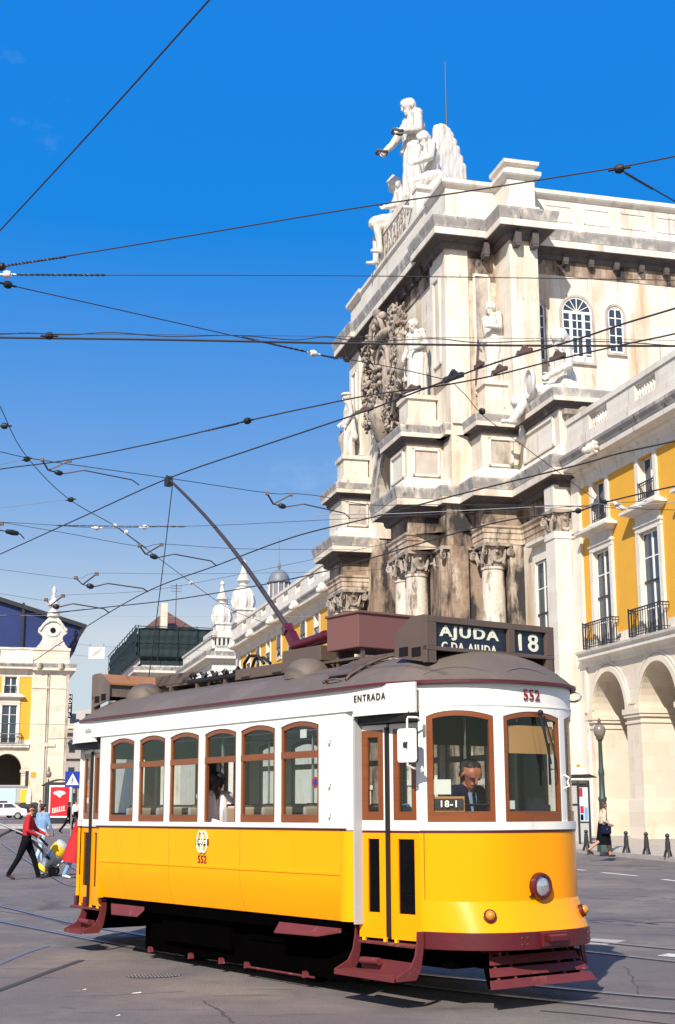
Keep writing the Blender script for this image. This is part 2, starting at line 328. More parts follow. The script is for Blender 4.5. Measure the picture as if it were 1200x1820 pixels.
def cracks(m, sc, width, col):
    t = m.node_tree; N = t.nodes; b = N['Principled BSDF']; src = b.inputs['Base Color'].links[0].from_socket
    tc = N.new('ShaderNodeTexCoord'); nz = N.new('ShaderNodeTexNoise'); nz.inputs['Scale'].default_value = 1.3; nz.inputs['Detail'].default_value = 6; t.links.new(tc.outputs['Object'], nz.inputs['Vector'])
    mx = N.new('ShaderNodeMixRGB'); mx.inputs[0].default_value = .22; t.links.new(tc.outputs['Object'], mx.inputs[1]); t.links.new(nz.outputs['Color'], mx.inputs[2])
    vo = N.new('ShaderNodeTexVoronoi'); vo.feature = 'DISTANCE_TO_EDGE'; vo.inputs['Scale'].default_value = sc; t.links.new(mx.outputs[0], vo.inputs['Vector'])
    lt = N.new('ShaderNodeMath'); lt.operation = 'LESS_THAN'; lt.inputs[1].default_value = width; t.links.new(vo.outputs['Distance'], lt.inputs[0])
    n2 = N.new('ShaderNodeTexNoise'); n2.inputs['Scale'].default_value = .35; t.links.new(tc.outputs['Object'], n2.inputs['Vector']); gt = N.new('ShaderNodeMath'); gt.operation = 'GREATER_THAN'; gt.inputs[1].default_value = .5; t.links.new(n2.outputs['Fac'], gt.inputs[0])
    ml = N.new('ShaderNodeMath'); ml.operation = 'MULTIPLY'; t.links.new(lt.outputs[0], ml.inputs[0]); t.links.new(gt.outputs[0], ml.inputs[1])
    mc = N.new('ShaderNodeMixRGB'); mc.inputs[2].default_value = col+(1,); t.links.new(ml.outputs[0], mc.inputs[0]); t.links.new(src, mc.inputs[1]); t.links.new(mc.outputs[0], b.inputs['Base Color'])
cracks(M['asphalt'], .33, .0025, (.07, .06, .06))
def glassmat(name, tint, fac):
    m = bpy.data.materials.new(name); m.use_nodes = True; t = m.node_tree; N = t.nodes; N.remove(N['Principled BSDF'])
    tr = N.new('ShaderNodeBsdfTransparent'); tr.inputs[0].default_value = tint+(1,); gl = N.new('ShaderNodeBsdfGlossy'); gl.inputs['Roughness'].default_value = .02
    fr = N.new('ShaderNodeLayerWeight'); fr.inputs[0].default_value = .5; pw = N.new('ShaderNodeMath'); pw.operation = 'POWER'; pw.inputs[1].default_value = 4; t.links.new(fr.outputs['Facing'], pw.inputs[0]); ma = N.new('ShaderNodeMath'); ma.operation = 'MULTIPLY_ADD'; ma.inputs[1].default_value = .6; ma.inputs[2].default_value = fac
    mx = N.new('ShaderNodeMixShader'); t.links.new(pw.outputs[0], ma.inputs[0]); t.links.new(ma.outputs[0], mx.inputs[0]); t.links.new(tr.outputs[0], mx.inputs[1]); t.links.new(gl.outputs[0], mx.inputs[2])
    t.links.new(mx.outputs[0], N['Material Output'].inputs[0]); return m
M['glass'] = glassmat('window_glass', (.90, .93, .93), .025)
M['glassd'] = glassmat('smoked_glass', (.5, .5, .5), .03)
def text_mesh(s, size, name, material, parent, mw, align='CENTER', sx=1., extrude=.004, bold=0., space=1.12, width=None, height=None):
    cu = bpy.data.curves.new(name, 'FONT'); cu.body = s; cu.size = size; cu.align_x = align; cu.align_y = 'CENTER'; cu.extrude = extrude; cu.offset = bold; cu.resolution_u = 3; cu.space_character = space
    o = bpy.data.objects.new(name, cu); C.objects.link(o); bpy.context.view_layer.update()
    me = bpy.data.meshes.new_from_object(o.evaluated_get(bpy.context.evaluated_depsgraph_get())); bpy.data.objects.remove(o); bpy.data.curves.remove(cu)
    
    if width or height:
        xs = [v.co.x for v in me.vertices]; ys = [v.co.y for v in me.vertices]; cx, cy = (max(xs)+min(xs))/2, (max(ys)+min(ys))/2
        kx = width/(max(xs)-min(xs)) if width else sx; ky = height/(max(ys)-min(ys)) if height else 1
        for v in me.vertices: v.co.x = (v.co.x-cx)*kx; v.co.y = (v.co.y-cy)*ky
        sx = 1
    me.transform(Matrix.Diagonal((sx, 1, 1, 1))); me.transform(mw); me.materials.clear(); me.materials.append(material); me.name = name
    o = bpy.data.objects.new(name, me); C.objects.link(o); o.parent = parent; return o
def face_mat(origin, xdir, updir):   # matrix whose X runs along the lettering and Y up
    x = Vector(xdir).normalized(); y = Vector(updir).normalized(); z = x.cross(y).normalized(); y = z.cross(x)
    m = Matrix((x, y, z)).transposed().to_4x4(); m.translation = origin; return m
# ------------------------------------------------------------------ figures
def lerp(a, b, t): return tuple(a[i]+(b[i]-a[i])*t for i in range(3))
def fk(H, lean=0, legs=((0, 0), (0, 0)), arms=((0, .12, .2, 0), (0, .12, .2, 0)), head=0, stance=.045, side=0):
    V3 = lambda x, y, z: np.array([x, y, z], float)
    J = {}; J['pelvis'] = V3(0, 0, 0); td = V3(math.sin(lean), side, math.cos(lean)); td = td/np.linalg.norm(td)
    J['chest'] = td*.20*H; J['neck'] = td*.315*H; hd = V3(math.sin(lean*.5+head), side*.5, math.cos(lean*.5+head)); J['headc'] = J['neck']+hd*.085*H; J['hd'] = hd
    for i, (nm, sg) in enumerate((('L', 1), ('R', -1))):
        t, k = legs[i][:2]; ab = legs[i][2] if len(legs[i]) > 2 else 0.
        J['hip'+nm] = V3(0, sg*.052*H, -.01*H)
        J['knee'+nm] = J['hip'+nm]+V3(math.sin(t)*math.cos(ab), sg*math.sin(ab)+sg*(stance-.045), -math.cos(t)*math.cos(ab))*.245*H
        J['ank'+nm] = J['knee'+nm]+V3(math.sin(t-k), 0, -math.cos(t-k))*.24*H
        sw, ab, el, inn = arms[i][:4]
        J['sh'+nm] = J['neck']-td*.022*H+V3(0, sg*.112*H, 0)
        J['el'+nm] = J['sh'+nm]+V3(math.sin(sw)*math.cos(ab), sg*math.sin(ab), -math.cos(sw)*math.cos(ab))*.17*H
        J['wr'+nm] = J['el'+nm]+V3(math.sin(sw+el)*math.cos(inn), -sg*math.sin(inn), -math.cos(sw+el)*math.cos(inn))*.15*H
    return J
def caps_for(J, H, top, low, skinm, shoe, foot=(1, 1), sleeve=None, bulk=1., handm=None, fem=False, curl=.9, toe=0.):
    """list of (p,q,r1,r2,mat): one continuous figure"""
    h = H; L = []; a = lambda n: np.array(J[n], float)
    sl = sleeve or top; hm = handm or skinm
    pel, ch, nk = a('pelvis'), a('chest'), a('neck')
    for sg in (1, -1):
        y = np.array([0, sg, 0])
        L += [(pel+y*.038*h, ch*.45+y*.030*h, .058*h*bulk*(1.06 if fem else .98), .052*h*bulk*(.88 if fem else 1), low if top != low else top)]
        L += [(ch*.35+y*.034*h, ch+y*.048*h, .054*h*bulk, .062*h*bulk, top), (ch+y*.048*h, nk-(nk-ch)*.25+y*.055*h, .060*h*bulk, .045*h*bulk, top)]
    L += [(nk-(nk-ch)*.12, nk+a('hd')*.03*h, .038*h, .034*h, skinm)]
    for nm, sg in (('L', 1), ('R', -1)):
        L += [(a('hip'+nm), a('knee'+nm), .056*h*bulk, .040*h if not fem else .034*h, low), (a('knee'+nm), a('ank'+nm), .040*h if not fem else .032*h, .032*h if not fem else .021*h, low if not fem else skinm)]
        d = np.array([1., sg*.15, -toe if isinstance(toe, (int, float)) else -toe[0 if nm == 'L' else 1]]); d /= np.linalg.norm(d)
        A = a('ank'+nm)
        L += [(A+np.array([-.012*h, 0, -.018*h]), A+d*.085*h+np.array([0, 0, -.022*h]), .024*h, .017*h, shoe)]
        L += [(nk-(nk-ch)*.15+np.array([0, sg*.05*h, 0]), a('sh'+nm), .036*h*bulk, .036*h*bulk, top), (a('sh'+nm), a('el'+nm), .033*h*bulk, .026*h*bulk, sl), (a('el'+nm), a('wr'+nm), .026*h*bulk, .019*h*bulk, sl)]
        W = a('wr'+nm); f = W-a('el'+nm); f /= np.linalg.norm(f); s_ = np.cross(f, [0, sg, 0.]); s_ = s_/max(1e-6, np.linalg.norm(s_)); pn = np.cross(f, s_); pn /= max(1e-6, np.linalg.norm(pn))
        L += [(W, W+f*.03*h+s_*.009*h, .013*h, .012*h, hm), (W, W+f*.03*h-s_*.009*h, .013*h, .012*h, hm)]
        for k, (o_, ln) in enumerate(((.0165, .042), (.006, .048), (-.005, .045), (-.0155, .035))):
            b0 = W+f*.045*h+s_*o_*h; c = curl*.6; e = f*math.cos(c)-pn*sg*math.sin(c); e2 = f*math.cos(c*2.2)-pn*sg*math.sin(c*2.2)
            b1 = b0+e*ln*.5*h; L += [(b0, b1, .0056*h, .005*h, hm), (b1, b1+e2*ln*.5*h, .005*h, .0042*h, hm)]
        t0 = W+f*.018*h+s_*.016*h; t1 = t0+(f*.6+s_*.8)*.022*h; L += [(t0, t1, .0062*h, .0056*h, hm), (t1, t1+(f*.9-pn*sg*.4)*.018*h, .0056*h, .0045*h, hm)]
    return L
def head_caps(J, H, skinm, yaw=0., s=1.):
    h = H*s; c = np.array(J['headc'], float); u = np.array(J['hd'], float); f = np.array([u[2]*math.cos(yaw), math.sin(yaw), -u[0]]); f /= np.linalg.norm(f); sd = np.cross(u, f)
    J['f'] = f; J['sd'] = sd; L = []
    for g in (1, -1): L += [(c+u*.020*h-f*.012*h+sd*g*.008*h, c+u*.018*h+f*.012*h+sd*g*.008*h, .040*h, .038*h, skinm), (c-u*.01*h+f*.014*h+sd*g*.008*h, c-u*.038*h+f*.024*h+sd*g*.003*h, .028*h, .020*h, skinm), (c+sd*g*.047*h+u*.006*h, c+sd*g*.049*h-u*.012*h-f*.003*h, .008*h, .006*h, skinm), (c+f*.046*h+u*.014*h+sd*g*.012*h, c+f*.046*h+u*.014*h+sd*g*.020*h, .008*h, .006*h, skinm)]
    L += [(c+f*.050*h+u*.010*h, c+f*.060*h-u*.010*h, .006*h, .0085*h, skinm), (c+f*.044*h-u*.026*h+sd*.008*h, c+f*.044*h-u*.026*h-sd*.008*h, .007*h, .007*h, skinm), (c-u*.04*h+f*.032*h, c-u*.043*h+f*.036*h, .015*h, .014*h, skinm)]
    return L
def fig_mesh(name, caps, parent, voxel, smooth=4, disp=0., dscale=6.):
    mb = MB()
    for (p, q, r1, r2, m) in caps:
        p = Vector([float(x) for x in p]); q = Vector([float(x) for x in q]); d = q-p
        if d.length < 1e-5: d = Vector((0, 0, 1e-4))
        dn = d.normalized(); pts = []; rs = []
        for k in range(4): a = -PI/2+PI/2*k/4+.02; pts.append(p+dn*math.sin(a)*r1); rs.append(max(1e-4, r1*math.cos(a)))
        pts.append(p); rs.append(r1); pts.append(q); rs.append(r2)
        for k in range(1, 5): a = PI/2*k/4-.02; pts.append(q+dn*math.sin(a)*r2); rs.append(max(1e-4, r2*math.cos(a)))
        mb.tube(pts, rs, 10)
    mats = []
    for c in caps:
        if c[4] not in mats: mats.append(c[4])
    o = mb.build(name, mats[0], None)
    rm = o.modifiers.new('r', 'REMESH'); rm.mode = 'VOXEL'; rm.voxel_size = voxel; rm.adaptivity = 0
    sm = o.modifiers.new('s', 'SMOOTH'); sm.iterations = smooth; sm.factor = .5
    bpy.context.view_layer.update()
    me = bpy.data.meshes.new_from_object(o.evaluated_get(bpy.context.evaluated_depsgraph_get())); me.name = name
    bpy.data.objects.remove(o)
    n = len(me.vertices)
    if disp and n:
        co = np.empty(n*3); no = np.empty(n*3); me.vertices.foreach_get('co', co); me.vertices.foreach_get('normal', no); co = co.reshape(-1, 3); no = no.reshape(-1, 3)
        kk = np.array([noise.noise(Vector((a*dscale, b*dscale, c*dscale*.30))) + .5*noise.noise(Vector((a*dscale*2.3, b*dscale*2.3, c*dscale*.8+7))) for a, b, c in co])
        co = co+no*(disp*kk)[:, None]; me.vertices.foreach_set('co', co.ravel()); me.update()
    me.materials.clear()
    for mm in mats: me.materials.append(mm)
    if len(mats) > 1 and len(me.polygons):
        cen = np.empty(len(me.polygons)*3); me.polygons.foreach_get('center', cen); cen = cen.reshape(-1, 3); best = np.full(len(cen), 1e9); idx = np.zeros(len(cen), int)
        for (p, q, r1, r2, m) in caps:
            p = np.array([float(x) for x in p]); q = np.array([float(x) for x in q]); d = q-p; L2 = max(1e-9, d @ d); t = np.clip(((cen-p) @ d)/L2, 0, 1)
            dist = np.linalg.norm(cen-(p+t[:, None]*d), axis=1)-(r1+(r2-r1)*t); k = dist < best; best[k] = dist[k]; idx[k] = mats.index(m)
        me.polygons.foreach_set('material_index', idx.astype(np.int32))
    me.polygons.foreach_set('use_smooth', [True]*len(me.polygons))
    ob = bpy.data.objects.new(name, me); C.objects.link(ob); ob.parent = parent; return ob
def drop(J, caps, z=0.):
    lo = min(min(float(c[0][2])-c[2], float(c[1][2])-c[3]) for c in caps); return z-lo
def person(label, loc, face_az, H, J, top, low, skinm, hairm, shoe, extra=(), group=None, fem=False, sleeve=None, bulk=1., voxel=.011, yaw=0., hair_long=0., toe=0., z_fix=None, cat='person', curl=.9, bald=False, hs_=1.):
    """face_az: direction the figure faces, degrees clockwise from +Y"""
    root = empty('person', loc, R(90-face_az), label, cat, group)
    caps = caps_for(J, H, top, low, skinm, shoe, fem=fem, sleeve=sleeve, bulk=bulk, toe=toe, curl=curl)+head_caps(J, H, skinm, yaw, hs_)+list(extra)
    dz = drop(J, caps) if z_fix is None else z_fix
    b = fig_mesh('body', caps, root, voxel); b.location.z = dz
    c, u, f, sd = np.array(J['headc']), np.array(J['hd']), J['f'], J['sd']; h = H*hs_
    hc = [(c-f*.032*h+u*.026*h+sd*g*.012*h, c-f*.004*h+u*.040*h+sd*g*.012*h, .040*h, .030*h, hairm) for g in (1, -1)]+[(c+sd*g*.034*h-f*.016*h+u*.012*h, c+sd*g*.036*h-f*.022*h-u*.012*h, .022*h, .016*h, hairm) for g in (1, -1)]+[(c-f*.03*h+u*.014*h, c-f*.03*h-u*.014*h, .034*h, .030*h, hairm)] if bald else [(c+u*.030*h-f*.016*h+sd*g*.010*h, c+u*.036*h+f*.018*h+sd*g*.010*h, .041*h, .032*h, hairm) for g in (1, -1)]+[(c-f*.026*h+u*.012*h, c-f*.022*h-u*(.022+hair_long)*h, .038*h, .030*h, hairm)]
    if hair_long: hc += [(c+sd*g*.034*h+u*.02*h, c+sd*g*.036*h-u*(.02+hair_long*.5)*h-f*.004*h, .020*h, .016*h, hairm) for g in (1, -1)]
    hr = fig_mesh('hair', hc, root, voxel, 2, .004, 40); hr.location.z = dz
    e = MB()
    for g in (1, -1): e.ball(tuple(c+f*.0505*h+u*.006*h+sd*g*.017*h), .0055*h, 8, 5)
    e.build('eyes', M['blackink'], root).location.z = dz
    mo = MB(); mo.ball(tuple(c+f*.052*h-u*.0245*h), .006*h, 8, 5, (.6, 1.8, .45)); mo.build('mouth', M['darkred'], root).location.z = dz
    return root, dz
# ------------------------------------------------------------------ the tram
HD = math.atan(1815/math.hypot(2450, 533))
TX = Vector((math.sin(HD), -math.cos(HD), 0)); TY = Vector((math.cos(HD), math.sin(HD), 0))
TO = Vector((.14, 14.07, 0))+TY*1.19
def tw(x, y, z): return TO+TX*x+TY*y+Vector((0, 0, z))
def tloc(p): q = Vector(p)-TO; return Vector((q.dot(TX), q.dot(TY), q.z))
tram = empty('tram', TO, -(PI/2-HD), 'yellow and white electric tram with a brown roof and destination box, in the foreground', 'tram')
XC = -2.905; NX0, NHW, NTIP, NP = .82, 1.01, 1.38, 3.
def nosep(y, off=0.):
    hw = NHW+off; return NX0+(NTIP-NX0+off)*(1-min(1, abs(y/hw))**NP)
def nosepts(y0, y1, off=0., n=14):
    # parametrised by angle so corners are well sampled
    def a_of(y): return math.copysign(math.asin(min(1, abs(y)/(NHW+off))), y)
    a0, a1 = a_of(y0), a_of(y1); P = []
    for k in range(n+1):
        a = a0+(a1-a0)*k/n; y = (NHW+off)*math.sin(a); P.append((nosep(y, off), y))
    return P
def rearp(P): return [(2*XC-x, -y) for x, y in P]
# body side profile (y offset inward with z)
def inset(z): return 0 if z > 1.15 else .085*((1.15-z)/.42)**1.6
def sidepanel(sg, x0, x1, z0, z1, name, m, parent, t=.03, nz=8, nx=1):
    mb = MB(); vs = []
    for i in range(nz+1):
        z = z0+(z1-z0)*i/nz; y = sg*(1.19-inset(z)); yi = sg*(1.19-inset(z)-t)
        vs += [(x0, y, z), (x1, y, z), (x1, yi, z), (x0, yi, z)]
    fs = []
    for i in range(nz):
        for k in range(4): fs.append((i*4+k, i*4+(k+1) % 4, i*4+4+(k+1) % 4, i*4+4+k))
    fs += [(0, 1, 2, 3), tuple(nz*4+k for k in range(4))]
    mb.add(vs, fs); return mb.build(name, m, parent, smooth=30)
WX = [(-5.37, -4.69), (-4.56, -3.88), (-3.76, -3.06), (-2.93, -2.22), (-2.13, -1.42), (-1.31, -.59)]
def side(sg):
    y = sg*1.19; yi = sg*1.15
    for (a, b) in ((-5.62, -3.74), (-3.732, -2.122), (-2.114, -.22)):
        sidepanel(sg, a, b, .73, 1.19, 'lower_side_panel', M['ty'], tram); sidepanel(sg, a, b, 1.195, 1.63, 'side_panel', M['ty'], tram)
    # riveted seam strips and corner pilaster
    mb = MB(); mb.box(-5.62, -.22, sg*1.187, sg*1.198, 1.178, 1.204)
    for i in range(60): mb.ball((-5.58+i*.0905, sg*1.199, 1.191), .006, 6, 4)
    mb.build('riveted_seam', M['ty'], tram)
    mb = MB(); prof = [(-.22, 1.19), (-.16, 1.205), (-.08, 1.19), (-.03, 1.14), (-.02, 1.09), (-.10, 1.09), (-.22, 1.14)]
    mb.prism([(x, sg*v) for x, v in prof], .74, 1.61); mb.build('corner_pilaster', M['ty'], tram, smooth=50)
    mb = MB(); mb.prism([(x, sg*v) for x, v in [(-.30, 1.19), (-.12, 1.19), (-.05, 1.15), (-.02, 1.09), (-.30, 1.10)]], 1.62, 2.80); mb.build('corner_post', M['tw'], tram, smooth=50)
    mb = MB(); mb.prism([(x, sg*v) for x, v in [(-5.74, 1.15), (-5.66, 1.19), (-5.44, 1.19), (-5.44, 1.10), (-5.78, 1.09)]], 1.62, 2.80); mb.build('corner_post', M['tw'], tram, smooth=50)
    mb = MB(); mb.prism([(x, sg*v) for x, v in [(-5.79, 1.13), (-5.72, 1.17), (-5.62, 1.18), (-5.62, 1.10), (-5.79, 1.09)]], .72, 1.61); mb.build('corner_pilaster', M['ty'], tram, smooth=50)
    mb = MB(); mb.box(-.02, .012, sg*1.06, sg*1.17, .72, 2.72); mb.build('door_jamb_strip', M['concrete'], tram)
    # belt rail and window wall
    mb = MB(); mb.box(-5.74, -.10, sg*1.15, sg*1.215, 1.635, 1.69); mb.build('belt_rail', M['tw'], tram, bevel=.008)
    mb = MB(); mb.box(-5.70, -.12, sg*1.17, sg*1.2, 1.618, 1.634); mb.build('belt_stripe', M['maroon'], tram)
    mb = MB()
    edges = [-5.44]+[(WX[i][1]+WX[i+1][0])/2 for i in range(5)]+[-.30]
    for i, (a, b) in enumerate(WX): mb.archwall(edges[i], edges[i+1], 1.69, 2.80, (a+b)/2, (b-a)/2, 2.695, .052, sg*1.19, sg*1.14, seg=10, flat=True)
    mb.build('window_wall', M['tw'], tram)
    mb = MB(); mb.box(-5.9, .02, sg*1.13, sg*1.195, 2.80, 3.035); mb.build('letterboard', M['tw'], tram)
    mb = MB(); mb.box(-5.9, .02, sg*1.19, sg*1.207, 2.795, 2.815); mb.build('letterboard_moulding', M['tw'], tram)
    for s2, xx in ((1, 0), (-1, 0)):   # header over each doorway
        f = (lambda x: x) if s2 == 1 else (lambda x: 2*XC-x)
        P = [(f(.02), sg*1.195), (f(.55), sg*1.185), (f(.90), sg*1.10)] if sg < 0 else [(f(.02), 1.18), (f(.30), 1.12), (f(.80), 1.035)]
        mb = MB(); mb.strip(P if (s2*sg) < 0 else P, .03 if sg*s2 < 0 else -.03, 2.75, 3.03); mb.build('door_header', M['tw'], tram)
        mb = MB(); mb.strip([(a, b+sg*.012) for a, b in P], -.05 if sg*s2 > 0 else .05, 2.738, 2.76); mb.build('header_lip', M['tw'], tram)
    for i, (a, b) in enumerate(WX):
        c = (a+b)/2; h = (b-a)/2; opened = (i == 3 and sg < 0)
        mb = MB(); mb.archwall(a+.001, b-.001, 1.692, 2.78, c, h-.043, 2.655, .046, sg*1.175, sg*1.145, seg=10, zo=1.77, flat=True)
        # trim the upper corners to the arch by a second thin arch ring
        mb2 = MB()
        for k in range(10):
            t0, t1 = PI*k/10, PI*(k+1)/10
            q = lambda rr, rz, t: (c-rr*math.cos(t), (2.695 if rr > h-.02 else 2.65)+rz*math.sin(t)**2)
            A = [q(h-.002, .051, t0), q(h-.002, .051, t1), q(h-.043, .046, t1), q(h-.043, .046, t0)]
            mb2.hexa([(p[0], sg*1.178, p[1]) for p in A], [(p[0], sg*1.145, p[1]) for p in A])
        mb2.box(a+.002, a+.043, sg*1.145, sg*1.178, 1.69, 2.70); mb2.box(b-.043, b-.002, sg*1.145, sg*1.178, 1.69, 2.70)
        if not opened: mb2.box(a, b, sg*1.145, sg*1.18, 1.692, 1.775)
        mb2.box(a+.002, b-.002, sg*1.143, sg*1.184, 2.36, 2.43)
        wd = mb2.build('side_window_frame', M['wood'], tram, smooth=20)
        if opened: wd['label'] = 'wooden window frame with its lower sash slid open'
        g = MB(); g.box(a+.05, b-.05, sg*1.158, sg*1.162, 2.43, 2.70); g.build('upper_pane', M['glass'], wd)
        if not opened: g = MB(); g.box(a+.05, b-.05, sg*1.160, sg*1.164, 1.77, 2.36); g.build('lower_pane', M['glass'], wd)
        if i in (4, 5) and sg < 0:
            pass
    if sg < 0:
        mb = MB()
        for a in (2.08, 1.78, 2.52): mb.box(-.40, -.36, sg*1.19, sg*1.215, a, a+.05); mb.ball((-.38, sg*1.215, a-.02), .018, 8, 5)
        mb.build('door_lock_catch', M['tw'], tram)
    # doors: front platform and rear platform
    for s2 in (1, -1):
        f = (lambda x: x) if s2 == 1 else (lambda x: 2*XC-x)
        for j, (a, b) in enumerate(((-.04, .36), (.395, .80))):
            ya = 1.085-.0*a; yb = ya-.055*(b-a)/.4; ya -= .055*(a+.04)/.4; yb = ya-.055*(b-a)/.4
            dr = empty('door_leaf', (f(a), sg*ya, 0), 0); dr.parent = tram
            L_ = b-a; ang = math.atan2(sg*(yb-ya), s2*L_); dr.rotation_euler = (0, 0, ang)
            ins = sg*s2   # inward in door local y
            def B(name, m, x0, x1, z0, z1, t0=0., t1=.03):
                q = MB(); q.box(x0, x1, -ins*t0 if ins else 0, -ins*t1, z0, z1); return q
            D = MB()
            for (x0, x1, z0, z1) in ((0, .05, 1.62, 2.65), (L_-.05, L_, 1.62, 2.65), (.05, L_-.05, 1.62, 1.72), (.05, L_-.05, 2.60, 2.65)): D.box(x0, x1, 0, -ins*.03, z0, z1)
            D.build('upper_door_panel', M['tw'], dr)
            D = MB(); e = .085 if j == 0 else .075
            D.holewall(.05, L_-.05, 1.72, 2.60, .05+e, L_-.05-e*.8, 1.80, 2.53, ins*.004, -ins*.026); fr = D.build('door_window_frame', M['wood'], dr)
            D = MB(); D.box(.05+e, L_-.05-e*.8, -ins*.012, -ins*.015, 1.80, 2.53); D.build('pane', M['glass'], fr)
            D = MB(); D.box(0.002, L_-.002, ins*.003, -ins*.03, 1.598, 1.62); D.build('door_stripe', M['maroon'], dr)
            D = MB(); D.holewall(0, L_, .60, 1.598, .125 if j == 0 else .10, L_-.115 if j == 0 else L_-.085, .84, 1.54, 0, -ins*.03); D.build('lower_door_panel', M['ty2'], dr)
            D = MB(); D.box(.09, L_-.06, -ins*.015, -ins*.018, .84, 1.54); D.build('lower_door_glass', M['glassd'], dr)
            for xx in (.05, L_-.06): D = MB(); D.box(xx, xx+.03, ins*.012, -ins*.02, .565, .60); D.build('door_shoe', M['yell'], dr)
        mb = MB(); mb.box(f(.358), f(.395), sg*1.06, sg*1.02, .62, 2.62); mb.build('door_seal', M['black'], tram)
        mb = MB(); mb.box(f(-.05), f(.82), sg*(1.10 if sg < 0 else 1.04), sg*.96, .545, .572); mb.build('door_sill', M['maroon2'], tram, bevel=.005)
        mb = MB(); mb.box(f(-.05), f(.84 if sg < 0 else .5), sg*(1.13 if sg < 0 else 1.04), sg*.96, 2.66, 2.75); mb.build('door_track', M['black'], tram)
        # folding step with curved brackets
        mb = MB(); y0, y1 = sg*1.06, sg*(1.34 if sg < 0 else 1.12)
        xe = .84 if s2 == 1 else .42; mb.box(f(-.10), f(xe), sg*1.10, y1, .285, .305); mb.box(f(-.10), f(xe), y1, y1+sg*.014, .262, .312)
        mb.box(f(.03), f(xe-.04), sg*1.10, sg*1.115, .30, .42)
        mb.build('step_board', M['maroon2'], tram)
        for xx in (-.115, xe+.015):
            mb = MB(); k_ = 1 if sg < 0 else .12; o_ = [(sg*1.02, .70), (sg*1.09, .70), (sg*1.095, .60), (sg*(1.10+.02*k_), .48), (sg*(1.10+.08*k_), .38), (sg*(1.10+.24*k_), .31), (sg*(1.10+.24*k_), .27), (sg*(1.10+.02*k_), .27), (sg*1.06, .36), (sg*1.03, .5), (sg*1.02, .6)]
            mb.prismx(o_, f(xx), f(xx)+.022); mb.build('step_bracket', M['maroon2'], tram)
        mb = MB(); mb.tube([(f(.08), sg*1.15, .39), (f(.36), sg*1.15, .40)], .035, 10); mb.build('step_cylinder', M['maroon2'], tram, smooth=40)
    # lower side boards
    mb = MB(); mb.hexa([(-.30, sg*1.12, .66), (-1.42, sg*1.12, .66), (-1.42, sg*1.12, .62), (-.30, sg*1.12, .62)], [(-.62, sg*1.19, .575), (-1.42, sg*1.19, .56), (-1.42, sg*1.19, .55), (-.62, sg*1.19, .565)])
    mb.build('side_guard_plate', M['maroon2'], tram)
    mb = MB(); mb.hexa([(-4.45, sg*1.12, .66), (-5.35, sg*1.12, .66), (-5.35, sg*1.12, .62), (-4.45, sg*1.12, .62)], [(-4.5, sg*1.19, .55), (-5.2, sg*1.19, .54), (-5.2, sg*1.19, .53), (-4.5, sg*1.19, .54)])
    mb.build('side_guard_plate', M['maroon2'], tram)
    mb = MB(); mb.box(-5.45, -.25, sg*1.08, sg*.98, .60, .74); mb.build('sole_bar', M['under'], tram)
for sg in (-1, 1): side(sg)
